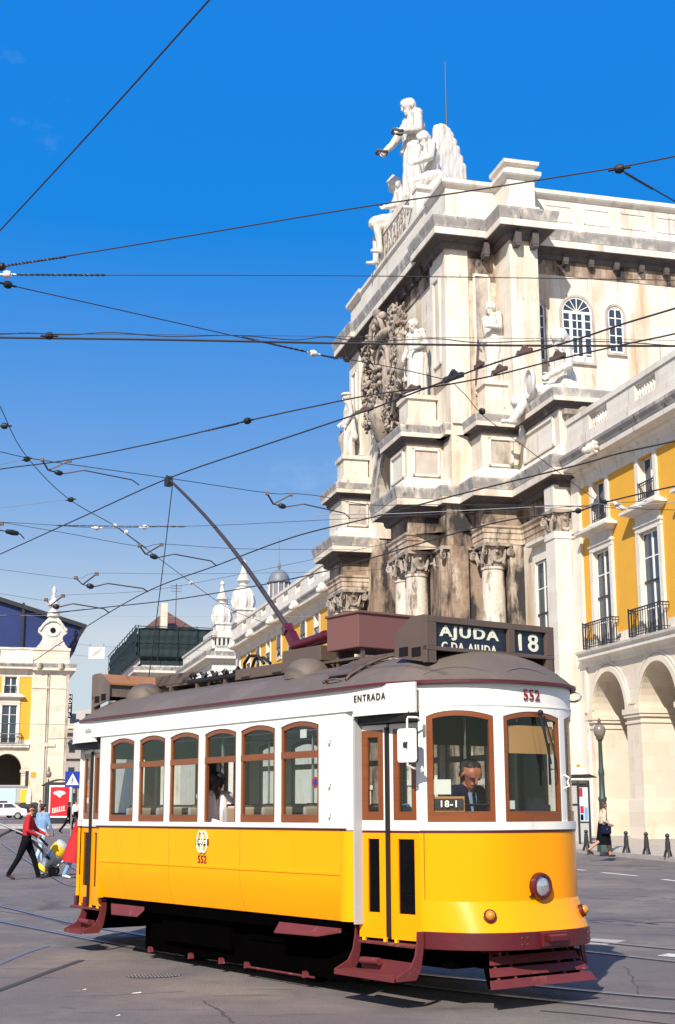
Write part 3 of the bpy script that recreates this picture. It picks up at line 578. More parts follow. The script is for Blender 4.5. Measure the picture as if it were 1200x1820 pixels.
# ends
def end(s2):
    fm = None if s2 == 1 else (lambda x, y, z: (2*XC-x, -y, z))
    mk = lambda: MB(fm)
    E_ = NHW-.002
    mb = mk(); mb.strip(nosepts(-E_, E_, 0, 40), .03, .97, 1.60); mb.build('dash_panel', M['ty2'], tram, smooth=40)
    mb = mk(); P0 = nosepts(-E_, E_, 0, 40); P1 = [(x+.13*(1-abs(y/NHW)**8), y) for x, y in P0]
    vs = []; n = len(P0)
    for i in range(n):
        a, b = P0[i], P1[i]; 
        vs += [(a[0]+.001, a[1], .972), (a[0]*.5+b[0]*.5, a[1]*.5+b[1]*.5, .84), (b[0], b[1], .70), (b[0]-.03, b[1]*.97, .70), (a[0]-.03, a[1]*.97, .972)]
    fs = [(i*5+k, i*5+(k+1) % 5, i*5+5+(k+1) % 5, i*5+5+k) for i in range(n-1) for k in range(5)]+[(0, 1, 2, 3, 4), tuple((n-1)*5+k for k in range(5))]
    mb.add(vs, fs); mb.build('flared_apron', M['ty2'], tram, smooth=25)
    mb = mk(); BP = [(x+.145*(1-abs(y/NHW)**8)+.008, y*1.01) for x, y in nosepts(-E_, E_, 0, 40)]; mb.strip(BP, .04, .54, .70); mb.build('bumper', M['maroon'], tram, smooth=30, bevel=.006)
    mb = mk()
    for yy in (-.36, -.30, .56, .62):
        for zz in (.59, .65): mb.ball((nosep(yy, .145)+.003, yy, zz), .012, 8, 5)
    mb.build('bumper_bolts', M['maroon2'], tram)
    mb = mk(); x = nosep(0, .145); mb.box(x-.02, x+.05, -.16, .18, .56, .69); mb.prismy([(x+.03, .60), (x+.11, .61), (x+.11, .66), (x+.03, .68)], -.10, .12)
    mb.build('coupler_pocket', M['maroon'], tram, bevel=.008)
    mb = mk(); mb.strip(nosepts(-E_, E_, .006, 40), .03, 1.60, 1.625); mb.build('front_stripe', M['maroon'], tram)
    mb = mk(); mb.strip(nosepts(-E_, E_, .014, 40), .05, 1.625, 1.70); mb.build('front_belt_rail', M['tw'], tram, smooth=40)
    mb = mk(); mb.strip(nosepts(-E_, E_, 0, 40), .04, 2.80, 3.03); mb.build('front_letterboard', M['tw'], tram, smooth=40)
    mb = mk(); mb.strip(nosepts(-E_, E_, .008, 40), .03, 2.80, 2.815); mb.build('front_letterboard_moulding', M['tw'], tram, smooth=40)
    # windows of the vestibule
    W = [(-.965, -.475), (-.375, .375), (.475, .965)]
    posts = [(-E_, -.965), (-.475, -.375), (.375, .475), (.965, E_)]
    mb = mk()
    for a, b in posts: mb.strip(nosepts(a, b, .002, 4), .05, 1.70, 2.80)
    for a, b in W:
        P = nosepts(a, b, .001, 12); z = [2.70+.22*(i/12)*(1-i/12) for i in range(13)]; mb.strip(P, .05, z, 2.80)
    mb.build('front_window_posts', M['tw'], tram, smooth=40)
    for i, (a, b) in enumerate(W):
        mb = mk(); e = .044
        def ysub(t): return a+(b-a)*t
        mb.strip(nosepts(a, a+e if i != 0 else a+.04, -.004, 3), .04, 1.70, 2.72); mb.strip(nosepts(b-e if i != 2 else b-.04, b, -.004, 3), .04, 1.70, 2.72)
        P = nosepts(a, b, -.005, 12); zt = [2.70+.22*(k/12)*(1-k/12) for k in range(13)]
        mb.strip(P, .038, [q-.05 for q in zt], [q+.004 for q in zt]); mb.strip(P, .042, 1.70, 1.80)
        fr = mb.build('front_window_frame', M['wood'], tram, smooth=30)
        g = mk(); g.strip(nosepts(a+.03, b-.03, -.02, 12), .004, 1.80, [q-.02 for q in zt]); g.build('pane', M['glass'], fr, smooth=40)
    # gutter pipe and drip rails
    mb = mk(); P = nosepts(-E_-.02, E_+.02, .035, 40); mb.tube([(p[0], p[1], 3.035-.015*abs(p[1])) for p in P], .016, 8); mb.build('gutter_pipe', M['maroon'], tram, smooth=60)
    mb = mk()
    for (a, b) in ((-1.0, -.44), (-.36, .36), (.44, 1.0)):
        P = nosepts(a, b, .02, 14); n = len(P)
        T_ = [.06+.09*math.sin(PI*i/(n-1)) for i in range(n)]; mb.tube([(p[0]+(.45-p[0])*t, p[1]*(1-t), 3.045+.385*(1-(1-t)**2.6)) for p, t in zip(P, T_)], .013, 6)
    mb.build('drip_rail', M['black'], tram)
    # lamps
    hl = mk(); hl.lathe([(.0, -.03), (.125, -.03), (.128, .02), (.118, .05), (.095, .055), (.09, .03), (.0, .03)], (NTIP+.01, 0, 1.10), 28, 'x')
    h_ = hl.build('headlight', M['maroon'], tram, smooth=35)
    l = mk(); l.lathe([(.0, .052), (.045, .048), (.088, .036), (.09, .02), (0, .02)], (NTIP+.01, 0, 1.10), 24, 'x'); l.build('lens', M['lens'], h_, smooth=60)
    for yy in (-.60, .62):
        px = nosep(yy, .065); n_ = 0.35*abs(yy); d = mk()
        base = Vector((px, yy, .845)); nr = Vector((1, .55*yy/.6*1., .42)).normalized()
        Mx = nr.to_track_quat('Z', 'Y').to_matrix()
        d.add([base+Mx @ Vector((r*math.cos(2*PI*k/16), r*math.sin(2*PI*k/16), z)) for r, z in ((.062, -.02), (.062, .02), (.05, .03)) for k in range(16)],
              [(i*16+k, i*16+(k+1) % 16, i*16+16+(k+1) % 16, i*16+16+k) for i in range(2) for k in range(16)]+[tuple(range(32, 48))])
        b_ = d.build('indicator_lamp', M['maroon'], tram, smooth=40)
        d = mk(); d.ball(base+nr*.022, .046, 14, 8, (1, 1, 1)); d.build('amber_lens', M['amber'], b_, smooth=60)
    # life guard under the nose: three slanting slats on two hangers
    g = empty('front_guard', (0, 0, 0)); g.parent = tram
    for k in range(3):
        t0 = k/4.; z1 = .475-.098*k; z0 = z1-.072; x1 = 1.27+.06*k; wy = .55+.05*k
        mb = mk(); mb.hexa([(x1, -wy, z1), (x1, wy, z1), (x1-.02, wy, z1), (x1-.02, -wy, z1)], [(x1+.045, -wy-.03, z0), (x1+.045, wy+.03, z0), (x1+.025, wy+.03, z0), (x1+.025, -wy-.03, z0)])
        mb.build('guard_slat', M['maroon2'], g)
    mb = mk()
    for yy in (-.50, -.30, .30, .50): mb.bar((1.22, yy, .50), (1.41, yy*1.1, .215), .03, .012)
    mb.tube([(1.05, -.45, .50), (1.3, -.45, .50)], .02, 8)
    mb.build('guard_hanger', M['maroon2'], g)
    mb = mk(); mb.hexa([(1.16, -.56, .50), (1.16, .56, .50), (1.14, .56, .50), (1.14, -.56, .50)], [(1.33, -.62, .20), (1.33, .62, .20), (1.31, .62, .20), (1.31, -.62, .20)]); mb.build('guard_gap_shade', M['under'], g)  # black sheet added to paint the shade in the gaps between slats
for s2 in (1, -1): end(s2)
# rivets and panel seams
for sg in (-1, 1):
    mb = MB()
    for i in range(44): mb.ball((-5.5+i*.12, sg*(1.19-inset(.76)+.002), .765), .006, 5, 3)
    for xx in (-3.736, -2.118):
        for i in range(8): mb.ball((xx-.02, sg*(1.19-inset(.78+i*.1)+.001), .78+i*.1), .005, 5, 3)
    rv = mb.build('rivet_row', M['ty'], tram)
    for xx in (-3.736, -2.118): sidepanel(sg, xx-.004, xx+.004, .735, 1.625, 'panel_seam', M['seam'], tram, t=.02)
for s2 in (1, -1):
    for yy in (-.985, .985):
        fm = None if s2 == 1 else (lambda x, y, z: (2*XC-x, -y, z)); mb = MB(fm); px = nosep(yy, .001); mb.box(px-.004, px+.004, yy-.003, yy+.003, .99, 1.60); mb.build('panel_seam', M['seam'], tram)
# lettering and the emblem
text_mesh('ENTRADA', .085, 'entrance_lettering', M['blackink'], tram, face_mat((.30, -1.197, 2.915), (1, .02, .0), (0, 0, 1)), width=.50, height=.068, space=1.3)
text_mesh('552', .115, 'fleet_number', M['darkred'], tram, face_mat((-2.93, -1.197, 1.272), (1, 0, 0), (0, 0, 1)), width=.19, height=.088, bold=.001, space=1.15)
text_mesh('552', .125, 'front_fleet_number', M['darkred'], tram, face_mat((NTIP+.010, -.02, 2.915), (0, 1, 0), (0, 0, 1)), width=.215, height=.105, bold=.0015, space=1.15)
text_mesh('SAÍDA', .075, 'rear_lettering', M['concrete'], tram, face_mat((-6.02, -1.203, 2.89), (1, 0, 0), (0, 0, 1)), sx=.8)
mb = MB()
for cx in (-.042, .042):
    P = [(-2.93+cx+.068*math.cos(2*PI*k/28), -1.200, 1.465+.118*math.sin(2*PI*k/28)) for k in range(29)]; mb.tube(P, .0135, 6)
em = mb.build('company_emblem', M['letter'], tram)
mb = MB(); mb.box(-3.07, -2.79, -1.196, -1.206, 1.43, 1.50); pl = mb.build('name_band', M['blackink'], em)
text_mesh('CARRIS', .062, 'name_lettering', M['letter'], em, face_mat((-2.93, -1.214, 1.466), (1, 0, 0), (0, 0, 1)), width=.22, height=.045)
# roof
def outline(off, n=24):
    P = []
    for x, y in nosepts(-NHW, NHW, off+.02, n): P.append((x, y))
    P = [(-5.85, -1.19-off), (-4, -1.19-off), (-2, -1.19-off), (0, -1.19-off), (.5, -1.16-off)]+[p for p in P]+[(.5, 1.16+off), (0, 1.19+off), (-2, 1.19+off), (-4, 1.19+off), (-5.85, 1.19+off)]
    Rr = [(2*XC-x, -y) for x, y in P]
    Rr = [p for p in Rr if p[0] < -5.86]
    return P+Rr
OL = outline(.035)
mb = MB(); n = len(OL); NT = 12; vs = []
for (x, y) in OL:
    sx = max(-6.15, min(.45, x))
    for t in range(NT):
        tt = t/(NT-1); k = 1-(1-tt)**2.6
        vs.append((x+(sx-x)*tt, y*(1-tt), 3.035+.385*k))
fs = [(i*NT+t, ((i+1) % n)*NT+t, ((i+1) % n)*NT+t+1, i*NT+t+1) for i in range(n) for t in range(NT-1)]
mb.add(vs, fs); mb.build('roof', M['roof'], tram, smooth=60)
mb = MB(); mb.sweep(OL, [(0, 3.015), (.012, 3.02), (.012, 3.045), (0, 3.05), (-.03, 3.04), (-.03, 3.015)], side=1, closed=True); mb.build('roof_edge_trim', M['maroon'], tram)
mb = MB(); mb.prism(outline(-.09), 2.94, 2.96); mb.build('ceiling', M['ceil'], tram)
mb = MB(); mb.prism(outline(-.24), .78, .83); mb.build('floor', M['cabin'], tram)
# roof equipment
def rz(y): return 3.035+.385*(1-(abs(y)/1.22)**2.6)
mb = MB()
for yy in (-.42, -.26, .26, .42): mb.box(-5.2, -.9, yy-.05, yy+.05, 3.45, 3.475)
for xx in np.arange(-5.1, -.9, .7): mb.box(xx, xx+.05, -.48, .48, 3.34, 3.45)
mb.build('roof_walkway', M['roofmetal'], tram)
mb = MB(); mb.box(-3.35, -1.75, -.52, -.08, 3.40, 3.53); mb.box(-3.2, -3.0, -.54, -.5, 3.42, 3.46); mb.box(-2.5, -2.3, -.54, -.5, 3.42, 3.46); mb.build('trolley_plank', M['roofmetal'], tram, bevel=.01)
mb = MB(); mb.box(-2.42, -1.62, -.44, .05, 3.50, 3.68); mb.build('roof_switch_box', M['roofmetal'], tram, bevel=.01)
mb = MB(); mb.box(-5.55, -4.55, -.45, .1, 3.48, 3.62); mb.build('long_roof_box', M['roofmetal'], tram, bevel=.01)
mb = MB(); mb.box(-1.38, -.78, -.52, .62, 3.57, 3.96); mb.box(-1.40, -.76, -.54, .64, 3.945, 3.975); mb.build('resistor_box', M['redbox'], tram, bevel=.008)
mb = MB()
for a in (-1.3, -.85):
    for b in (-.45, .5): mb.box(a, a+.04, b, b+.04, 3.3, 3.57)
mb.build('resistor_box_legs', M['roofmetal'], tram)
for (xx, yy) in ((-1.62, -.62), (-5.62, -.55), (-1.62, .62), (-5.62, .62)):
    mb = MB(); mb.lathe([(.27, 0), (.265, .07), (.235, .14), (.18, .20), (.1, .24), (.0, .25)], (xx, yy, rz(yy)-.09), 24); mb.build('roof_vent_dome', M['roof'], tram, smooth=60)
for i in range(9):
    xx = -4.45+i*.135
    mb = MB(); mb.lathe([(.02, 0), (.045, .01), (.045, .03), (.03, .04), (.045, .05), (.045, .07), (.02, .08)], (xx, -.44, 3.50+.0*i), 10); mb.build('resistor_insulator', M['porcelain'], tram, smooth=50)
mb = MB(); mb.box(-4.6, -3.2, -.5, -.4, 3.46, 3.50)
for i in range(5): mb.tube([(-4.45+i*.27+.06*math.sin(k), -.48+.03*math.cos(k*1.7), 3.54+.03*math.sin(k*1.3+i)) for k in range(8)], .018, 6)
mb.build('cable_loom', M['black'], tram)
mb = MB()
mb.tube([(-2.75, -.48, 3.56), (-2.85, -.50, 3.66), (-3.05, -.5, 3.68), (-3.2, -.48, 3.60), (-3.22, -.46, 3.53)], .02, 8); mb.tube([(-2.7, -.42, 3.56), (-2.82, -.44, 3.64), (-3.02, -.44, 3.64), (-3.12, -.42, 3.54)], .02, 8)
for i in range(4): mb.tube([(-1.62+.06*i, -.2, 3.62+.02*i), (-1.52+.05*i, -.25, 3.70), (-1.42, -.3, 3.60)], .012, 6)
mb.build('roof_cable', M['black'], tram)
# ladder boards curving up to the roof
for i in range(6):
    t = i/5.; yy = -1.06+.62*t; mb = MB(); x0 = -.62+.10*t
    mb.hexa([(x0, yy, rz(yy)+.045), (x0+.42, yy, rz(yy)+.045), (x0+.42, yy+.07, rz(yy+.07)+.05), (x0, yy+.07, rz(yy+.07)+.05)], [(x0, yy, rz(yy)+.065), (x0+.42, yy, rz(yy)+.065), (x0+.42, yy+.07, rz(yy+.07)+.07), (x0, yy+.07, rz(yy+.07)+.07)])
    mb.build('roof_step', M['roofmetal'], tram)
mb = MB()
for dx in (.0, .40): mb.tube([(-.60+dx, -1.12, rz(1.12)+.02)]+[(-.60+dx+.1*t, -1.06+.62*t, rz(1.06-.62*t)+.04) for t in (0, .25, .5, .75, 1)], .018, 6)
mb.tube([(-.55, -1.1, rz(1.1)+.01), (-.53, -1.15, 3.15), (-.33, -1.15, 3.15), (-.3, -1.1, rz(1.1)+.01)], .012, 6)
mb.build('roof_step_rail', M['roofmetal'], tram)
# destination boxes
def dest(s2):
    fm = None if s2 == 1 else (lambda x, y, z: (2*XC-x, -y, z))
    b = empty('destination_box', (0, 0, 0)); b.parent = tram; m_ = M['roofmetal'] if s2 == 1 else M['roof']
    for yy in (-.87, .85):
        mb = MB(fm); mb.prismy([(.30, 3.33), (.82, 3.24), (.82, 3.68), (.78, 3.72), (.58, 3.72), (.30, 3.57)], yy, yy+.02); mb.build('side_plate', m_, b)
    mb = MB(fm); mb.prismy([(.30, 3.565), (.58, 3.71), (.78, 3.71), (.82, 3.68), (.82, 3.66), (.30, 3.54)], -.85, .85)
    mb.build('cover', m_ if s2 == 1 else M['rust'], b)
    mb = MB(fm); mb.box(.76, .825, -.875, .875, 3.645, 3.71); mb.box(.76, .825, -.875, .875, 3.365, 3.405)
    for a, c in ((-.875, -.75), (.22, .31), (.76, .875)): mb.box(.76, .825, a, c, 3.405, 3.645)
    mb.box(.76, .82, -.875, -.75, 3.24, 3.405); mb.box(.76, .82, .76, .875, 3.18, 3.405); mb.box(.76, .82, .22, .31, 3.28, 3.405)
    mb.build('frame', m_, b, bevel=.004)
    mb = MB(fm); mb.box(.775, .785, -.75, .76, 3.405, 3.645); mb.build('destination_blind', M['signblue'], b)
    mb = MB(fm); mb.box(.34, .38, -.85, .85, 3.38, 3.54); mb.build('back_plate', m_, b)
    for yy in (-.876, .87):
        for xx in (.38, .58): mb = MB(fm); mb.box(xx, xx+.14, yy, yy+.006, 3.35-.1*xx+.02, 3.44-.1*xx+.02); mb.build('vent_opening', M['dark'], b)
    return b
d1 = dest(1); dest(-1)
text_mesh('AJUDA', .205, 'destination_lettering', M['letter'], d1, face_mat((.790, -.285, 3.553), (0, 1, 0), (0, 0, 1)), width=.80, height=.145, bold=.006, space=1.2)
text_mesh('18', .215, 'route_number', M['letter'], d1, face_mat((.790, .535, 3.528), (0, 1, 0), (0, 0, 1)), width=.28, height=.185, bold=.003, space=1.2)
# the blind's next line, half rolled out of sight: only the letter tops show above the frame
def clip_text(s, size, y, zc, zcut):
    o = text_mesh(s, size, 'half_rolled_lettering', M['letter'], d1, face_mat((.789, y, zc), (0, 1, 0), (0, 0, 1)), width=.74, height=.125, bold=.002, extrude=.003, space=1.2)
    bm = bmesh.new(); bm.from_mesh(o.data); bmesh.ops.bisect_plane(bm, geom=bm.verts[:]+bm.edges[:]+bm.faces[:], plane_co=(0, 0, zcut), plane_no=(0, 0, -1), clear_outer=True); bm.to_mesh(o.data); bm.free()
clip_text('C.DA AJUDA', .115, -.285, 3.40, 3.407)
# trolley pole, base and rope
HEAD = tloc(atZ(300, 850, 6.55)) ; HEADL = Vector((-6.12, 0, 6.60))
tp = empty('trolley_pole', (0, 0, 0)); tp.parent = tram
mb = MB(); mb.lathe([(.16, 3.53), (.15, 3.62), (.08, 3.66), (.08, 3.80)], (-2.72, 0, 0), 16); mb.bar((-2.9, 0, 3.98), (-2.62, 0, 3.62), .12, .10); mb.bar((-2.9, -.02, 3.98), (-2.98, 0, 4.08), .12, .10)
mb.build('pole_base', M['maroon'], tp, smooth=30)
mb = MB(); mb.tube([(-2.75, -.05, 3.80), (-2.05, -.05, 3.86)], [.055, .055], 14); mb.tube([(-2.05, -.05, 3.86), (-1.98, -.05, 3.866)], [.045, .04], 14); mb.tube([(-2.12, -.05, 3.853), (-2.06, -.05, 3.858)], .068, 14); mb.tube([(-2.75, .1, 3.80), (-2.05, .1, 3.86)], .045, 10)
mb.build('tension_spring', M['maroon'], tp, smooth=40)
mb = MB(); P = []
for k in range(13):
    t = k/12.; p = Vector((-2.92, 0, 4.02)).lerp(HEADL, t); p.z += .14*math.sin(PI*t); P.append(p)
mb.tube(P, [.034-.014*k/12 for k in range(13)], 10); mb.build('pole', M['poleblack'], tp, smooth=60)
mb = MB(); mb.lathe([(.02, -.03), (.055, -.03), (.04, 0), (.055, .03), (.02, .03)], tuple(HEADL), 14, 'y'); mb.box(HEADL.x-.05, HEADL.x+.05, -.045, .045, HEADL.z-.11, HEADL.z+.02); mb.build('trolley_wheel', M['iron'], tp)
mb = MB(); P = [HEADL+Vector((.12, 0, -.12)).lerp(Vector((-6.62, 0, 3.55))-HEADL, k/10.)+Vector((0, 0, -.10*math.sin(PI*k/10.))) for k in range(11)]; mb.tube(P, .008, 6); mb.build('trolley_rope', M['black'], tp)
# interior
mb = MB(); mb.box(-5.6, -.3, 1.12, 1.10, .83, 1.66); mb.box(-5.6, -.3, -1.12, -1.10, .83, 1.66); mb.build('inner_side_lining', M['cabin'], tram)
for xx in (-5.60, -.22):
    mb = MB(); mb.box(xx, xx+.04, -1.13, -.42, .83, 2.9); mb.box(xx, xx+.04, .42, 1.13, .83, 2.9); mb.box(xx, xx+.04, -.42, .42, 2.5, 2.9)
    b_ = MB(); 
    for s_ in (-1, 1): b_.holewall(*( (-1.13, -.42) if s_ < 0 else (.42, 1.13)), .83, 2.9, *((-1.0, -.55) if s_ < 0 else (.55, 1.0)), 1.75, 2.5, xx, xx+.04)
    b2 = MB(lambda u, n, z: (n, u, z)); b2.v = []; 
    q = MB(lambda u, n, z: (n, u, z))
    for s_ in (-1, 1): q.holewall(*((-1.13, -.42) if s_ < 0 else (.42, 1.13)), .83, 2.9, *((-1.0, -.55) if s_ < 0 else (.55, 1.0)), 1.75, 2.5, xx, xx+.04)
    q.box(-.42, .42, xx, xx+.04, 2.5, 2.9); q.build('bulkhead', M['cabin'], tram)
for i, xx in enumerate((-5.05, -4.25, -3.45, -2.62, -1.82, -1.0)):
    for sg in (-1, 1):
        s_ = empty('bench_seat', (xx, sg*.74, .83)); s_.parent = tram
        mb = MB(); mb.box(-.02, .40, -.32, .32, .38, .46); mb.build('cushion', M['seat'], s_, bevel=.02)
        mb = MB(); mb.box(-.07, -.02, -.33, .33, .44, 1.03); mb.build('backrest', M['seat'], s_, bevel=.03)
        mb = MB(); mb.tube([(-.045, -.32, .5), (-.045, -.32, 1.0), (-.045, -.28, 1.05), (-.045, .28, 1.05), (-.045, .32, 1.0), (-.045, .32, .5)], .014, 8); mb.tube([(.2, 0, 0), (.2, 0, .4)], .03, 8); mb.build('seat_frame', M['chrome'], s_, smooth=50)
mb = MB()
for xx in (-3.9, -1.9, -.05): mb.tube([(xx, -.35, .83), (xx, -.35, 2.94)], .016, 8); mb.tube([(xx, .35, .83), (xx, .35, 2.94)], .016, 8)
mb.tube([(-5.5, -.5, 2.72), (-.4, -.5, 2.72)], .014, 8); mb.tube([(-5.5, .5, 2.72), (-.4, .5, 2.72)], .014, 8); mb.build('grab_pole', M['chrome'], tram, smooth=50)
mb = MB(); mb.lathe([(.13, .83), (.13, 1.75), (.10, 1.80), (.0, 1.80)], (1.12, .05, 0), 18); mb.build('controller_stand', M['iron'], tram, smooth=40)
mb = MB(); mb.lathe([(.012, -.01), (.155, -.012), (.17, 0), (.155, .012), (.012, .01)], (1.02, -.42, 1.86), 20); mb.tube([(1.02, -.42, 1.86), (1.02, -.42, .85)], .025, 8); mb.build('brake_wheel', M['iron'], tram, smooth=40)
mb = MB(); mb.box(1.22, 1.27, .02, .30, 1.80, 1.86); mb.box(1.15, 1.25, .10, .24, 1.80, 1.93); mb.build('ticket_machine', M['iron'], tram)
mb = MB(); mb.box(.83, .90, .30, .55, .83, 2.9); mb.box(-.2, -.12, .45, .95, .83, 1.7); mb.build('cabin_cupboard', M['cabin'], tram)
# things behind the front windows
mb = MB(); mb.strip(nosepts(-.33, .33, -.06, 10), .01, 2.35, 2.62); bl = mb.build('sun_blind', M['blind'], tram, smooth=40)
mb = MB(); P = nosepts(-.93, -.70, -.05, 4); mb.strip(P, .02, 1.79, 1.94); rb = mb.build('route_card', M['wood2'], tram)
P = nosepts(-.925, -.72, -.03, 4); mb = MB(); mb.strip(P, .006, 1.82, 1.92); mb.build('card_face', M['blackink'], rb)
a_, b_ = Vector(P[0]), Vector(P[-1]); d_ = (b_-a_); c_ = Vector(nosepts(-.83, -.83, -.015, 1)[0]); 
text_mesh('18-1', .085, 'card_lettering', M['letter'], rb, face_mat((c_.x+.012, c_.y-.005, 1.868), (d_.x, d_.y, 0), (0, 0, 1)), sx=1.1, bold=.002, extrude=.002)
mb = MB(); mb.strip(nosepts(-.91, -.80, -.035, 3), .003, 1.96, 2.10); mb.build('paper_notice', M['paper'], tram)
mb = MB(); mb.strip(nosepts(-.33, -.24, -.035, 2), .003, 1.82, 1.90); mb.build('paper_notice', M['paper'], tram)
mb = MB(); mb.box(-.98, -.86, -1.157, -1.156, 2.57, 2.66); mb.build('window_sticker', M['paper'], tram)
mb = MB(); mb.lathe([(.0, 0), (.06, 0), (.06, .002), (0, .002)], (-.70, -1.158, 2.10), 16, 'y'); stk = mb.build('round_sticker', M['adred'], tram); mb = MB(); mb.lathe([(.0, 0), (.036, 0), (.036, .003), (0, .003)], (-.70, -1.160, 2.10), 16, 'y'); mb.build('sticker_centre', M['bluesign'], stk)
# wiper
mb = MB(); x = NTIP+.03; mb.tube([(x, .06, 2.74), (x+.03, .09, 2.55), (x+.03, .16, 2.25)], .012, 6); mb.tube([(x+.02, .10, 2.72), (x+.03, .20, 2.42), (x+.03, .22, 2.2), (x+.03, .15, 2.20)], .007, 6)
mb.box(x+.0, x+.02, .15, .165, 2.05, 2.45); mb.ball((x, .07, 2.745), .03, 8, 6); mb.build('windscreen_wiper', M['black'], tram)
# mirror on its bracket
mr = empty('door_mirror', (.93, -1.08, .66), 0); mr.parent = tram; mr.scale = (.78, .78, .80)
mb = MB(); mb.tube([(.02, .02, 2.50), (.02, -.05, 2.53), (-.02, -.16, 2.53), (-.02, -.17, 2.50), (-.02, -.17, 1.96), (.0, -.10, 1.93), (.02, .03, 1.92)], .013, 8); mb.tube([(.02, .03, 1.90), (.02, .0, 1.94)], .03, 8); mb.box(.01, .04, .0, .03, 2.42, 2.56); mb.build('mirror_bracket', M['tw'], mr)
mb = MB(lambda x, y, z: (x*math.cos(.35)-y*math.sin(.35)-.02, x*math.sin(.35)+y*math.cos(.35)-.17, z))
pr = []
for (cx, cz, a0) in ((.10, 2.36, 0), (-.10, 2.36, 90), (-.10, 2.03, 180), (.10, 2.03, 270)):
    for k in range(5): a = R(a0+22.5*k); pr.append((cx+.035*math.cos(a), cz+.035*math.sin(a)))
mb.prismy(pr, -.02, .02); mb.build('mirror_back', M['tw'], mr, bevel=.008)
mb = MB(lambda x, y, z: (x*math.cos(.35)-y*math.sin(.35)-.02, x*math.sin(.35)+y*math.cos(.35)-.17, z)); mb.prismy([(a*1.05, (b-2.195)*1.03+2.195) for a, b in pr], -.0, .026); mb.build('mirror_rim', M['black'], mr, bevel=.006)
mb = MB(); mb.box(-.055, .01, -.215, -.20, 2.18, 2.23); mb.bar((-.045, -.21, 2.17), (.01, -.2, 2.24), .014, .012); mb.bar((.01, -.21, 2.17), (-.045, -.2, 2.24), .014, .012); mb.build('mirror_clamp', M['iron'], mr)
# handrails and small fittings
mb = MB(); xh = nosep(.43)+.03; mb.tube([(xh-.02, .43, 2.02), (xh+.04, .43, 2.04), (xh+.02, .43, 2.08), (xh+.045, .43, 2.12), (xh-.02, .43, 2.15)], .01, 8); mb.build('window_catch', M['tw'], tram)
mb = MB(); x, y = nosep(.92, .03), .95; mb.tube([(x+.10*math.cos(a), y+.01, 2.965+.05*math.sin(a)) for a in np.linspace(0, 2*PI, 13)], .012, 6); mb.build('rope_eye', M['concrete'], tram)
mb = MB(); mb.ball((NTIP-.005, -.10, 1.02), .012, 8, 5); mb.box(NTIP-.01, NTIP+.02, -.13, -.07, 1.0, 1.015); mb.build('bell_bracket', M['iron'], tram)
# truck
mb = MB(); mb.box(-4.9, -.9, -.40, .40, .30, .78); mb.box(-4.75, -.25, -.93, -.90, .13, .72); mb.box(-4.75, -.25, .90, .93, .13, .72); mb.box(.2, 1.02, -.8, .8, .36, .56); mb.box(-6.8, -6.0, -.8, .8, .36, .56); mb.box(-4.6, -1.2, -.62, -.56, .32, .48); mb.box(-4.6, -1.2, .56, .62, .32, .48); mb.box(-5.6, -.2, -1.0, 1.0, .68, .78)  # includes thin black side sheets added as painted shade under the body
mb.box(-4.9, -4.3, -.9, .9, .45, .7); mb.box(-2.3, -1.0, -.95, .95, .42, .7); mb.box(-4.2, -2.6, -1.0, -.6, .28, .70); mb.box(-4.2, -2.6, .6, 1.0, .28, .70); mb.box(-.3, .9, -.7, .7, .48, .72); mb.box(-6.6, -5.5, -.7, .7, .48, .72)
mb.build('truck_frame_and_shade', M['under'], tram)
for xx in (XC-1.32, XC+1.32):
    for sg in (-1, 1):
        mb = MB(); mb.lathe([(.0, -.05), (.16, -.05), (.30, -.05), (.365, -.045), (.365, .04), (.39, .05), (.39, .07), (.0, .07)] if sg > 0 else [(.0, -.07), (.39, -.07), (.39, -.05), (.365, -.04), (.365, .045), (.30, .05), (.0, .05)], (xx, sg*.47, .365), 28, 'y')
        wh = mb.build('wheel', M['under'], tram, smooth=30)
        mb = MB(); mb.lathe([(.366, -.04), (.368, .04)], (xx, sg*.47, .365), 28, 'y'); mb.build('tyre_tread', M['rail'], wh)
        mb = MB(); mb.box(xx-.1, xx+.1, sg*.56, sg*.68, .27, .47); mb.build('axle_box', M['maroon2'], tram)
mb = MB(); mb.tube([(-2.3, -.96, .12), (-1.0, -.96, .12)], .012, 6); mb.build('life_tray_rod', M['maroon2'], tram)
for xx in (-4.6, -3.6, -2.9, -2.35, -1.2): mb = MB(); mb.prismy([(xx, .10), (xx+.07, .11), (xx+.05, .16), (xx+.01, .17)], -.98, -.93); mb.build('tray_bracket', M['maroon2'], tram)
# people in the tram (world placed: they are things of their own)
J = fk(1.76, .26, ((1.0, 1.1), (1.0, 1.1)), ((-.15, .25, 1.1, .15), (.0, .3, .95, .0)), .42, side=-.20)
dloc = tw(.56, -.22, .83)
drv, dz = person('balding driver in navy suit and tie bent forward behind the front window of the tram', dloc, math.degrees(math.atan2(TX.x, TX.y))-8, 1.76, J, M['navy'], M['navy'], M['skin_r'], M['hair'], M['shoe'], voxel=.009, z_fix=.67, group='people in the tram', yaw=-.25, bald=True, hs_=1.18, bulk=1.12)
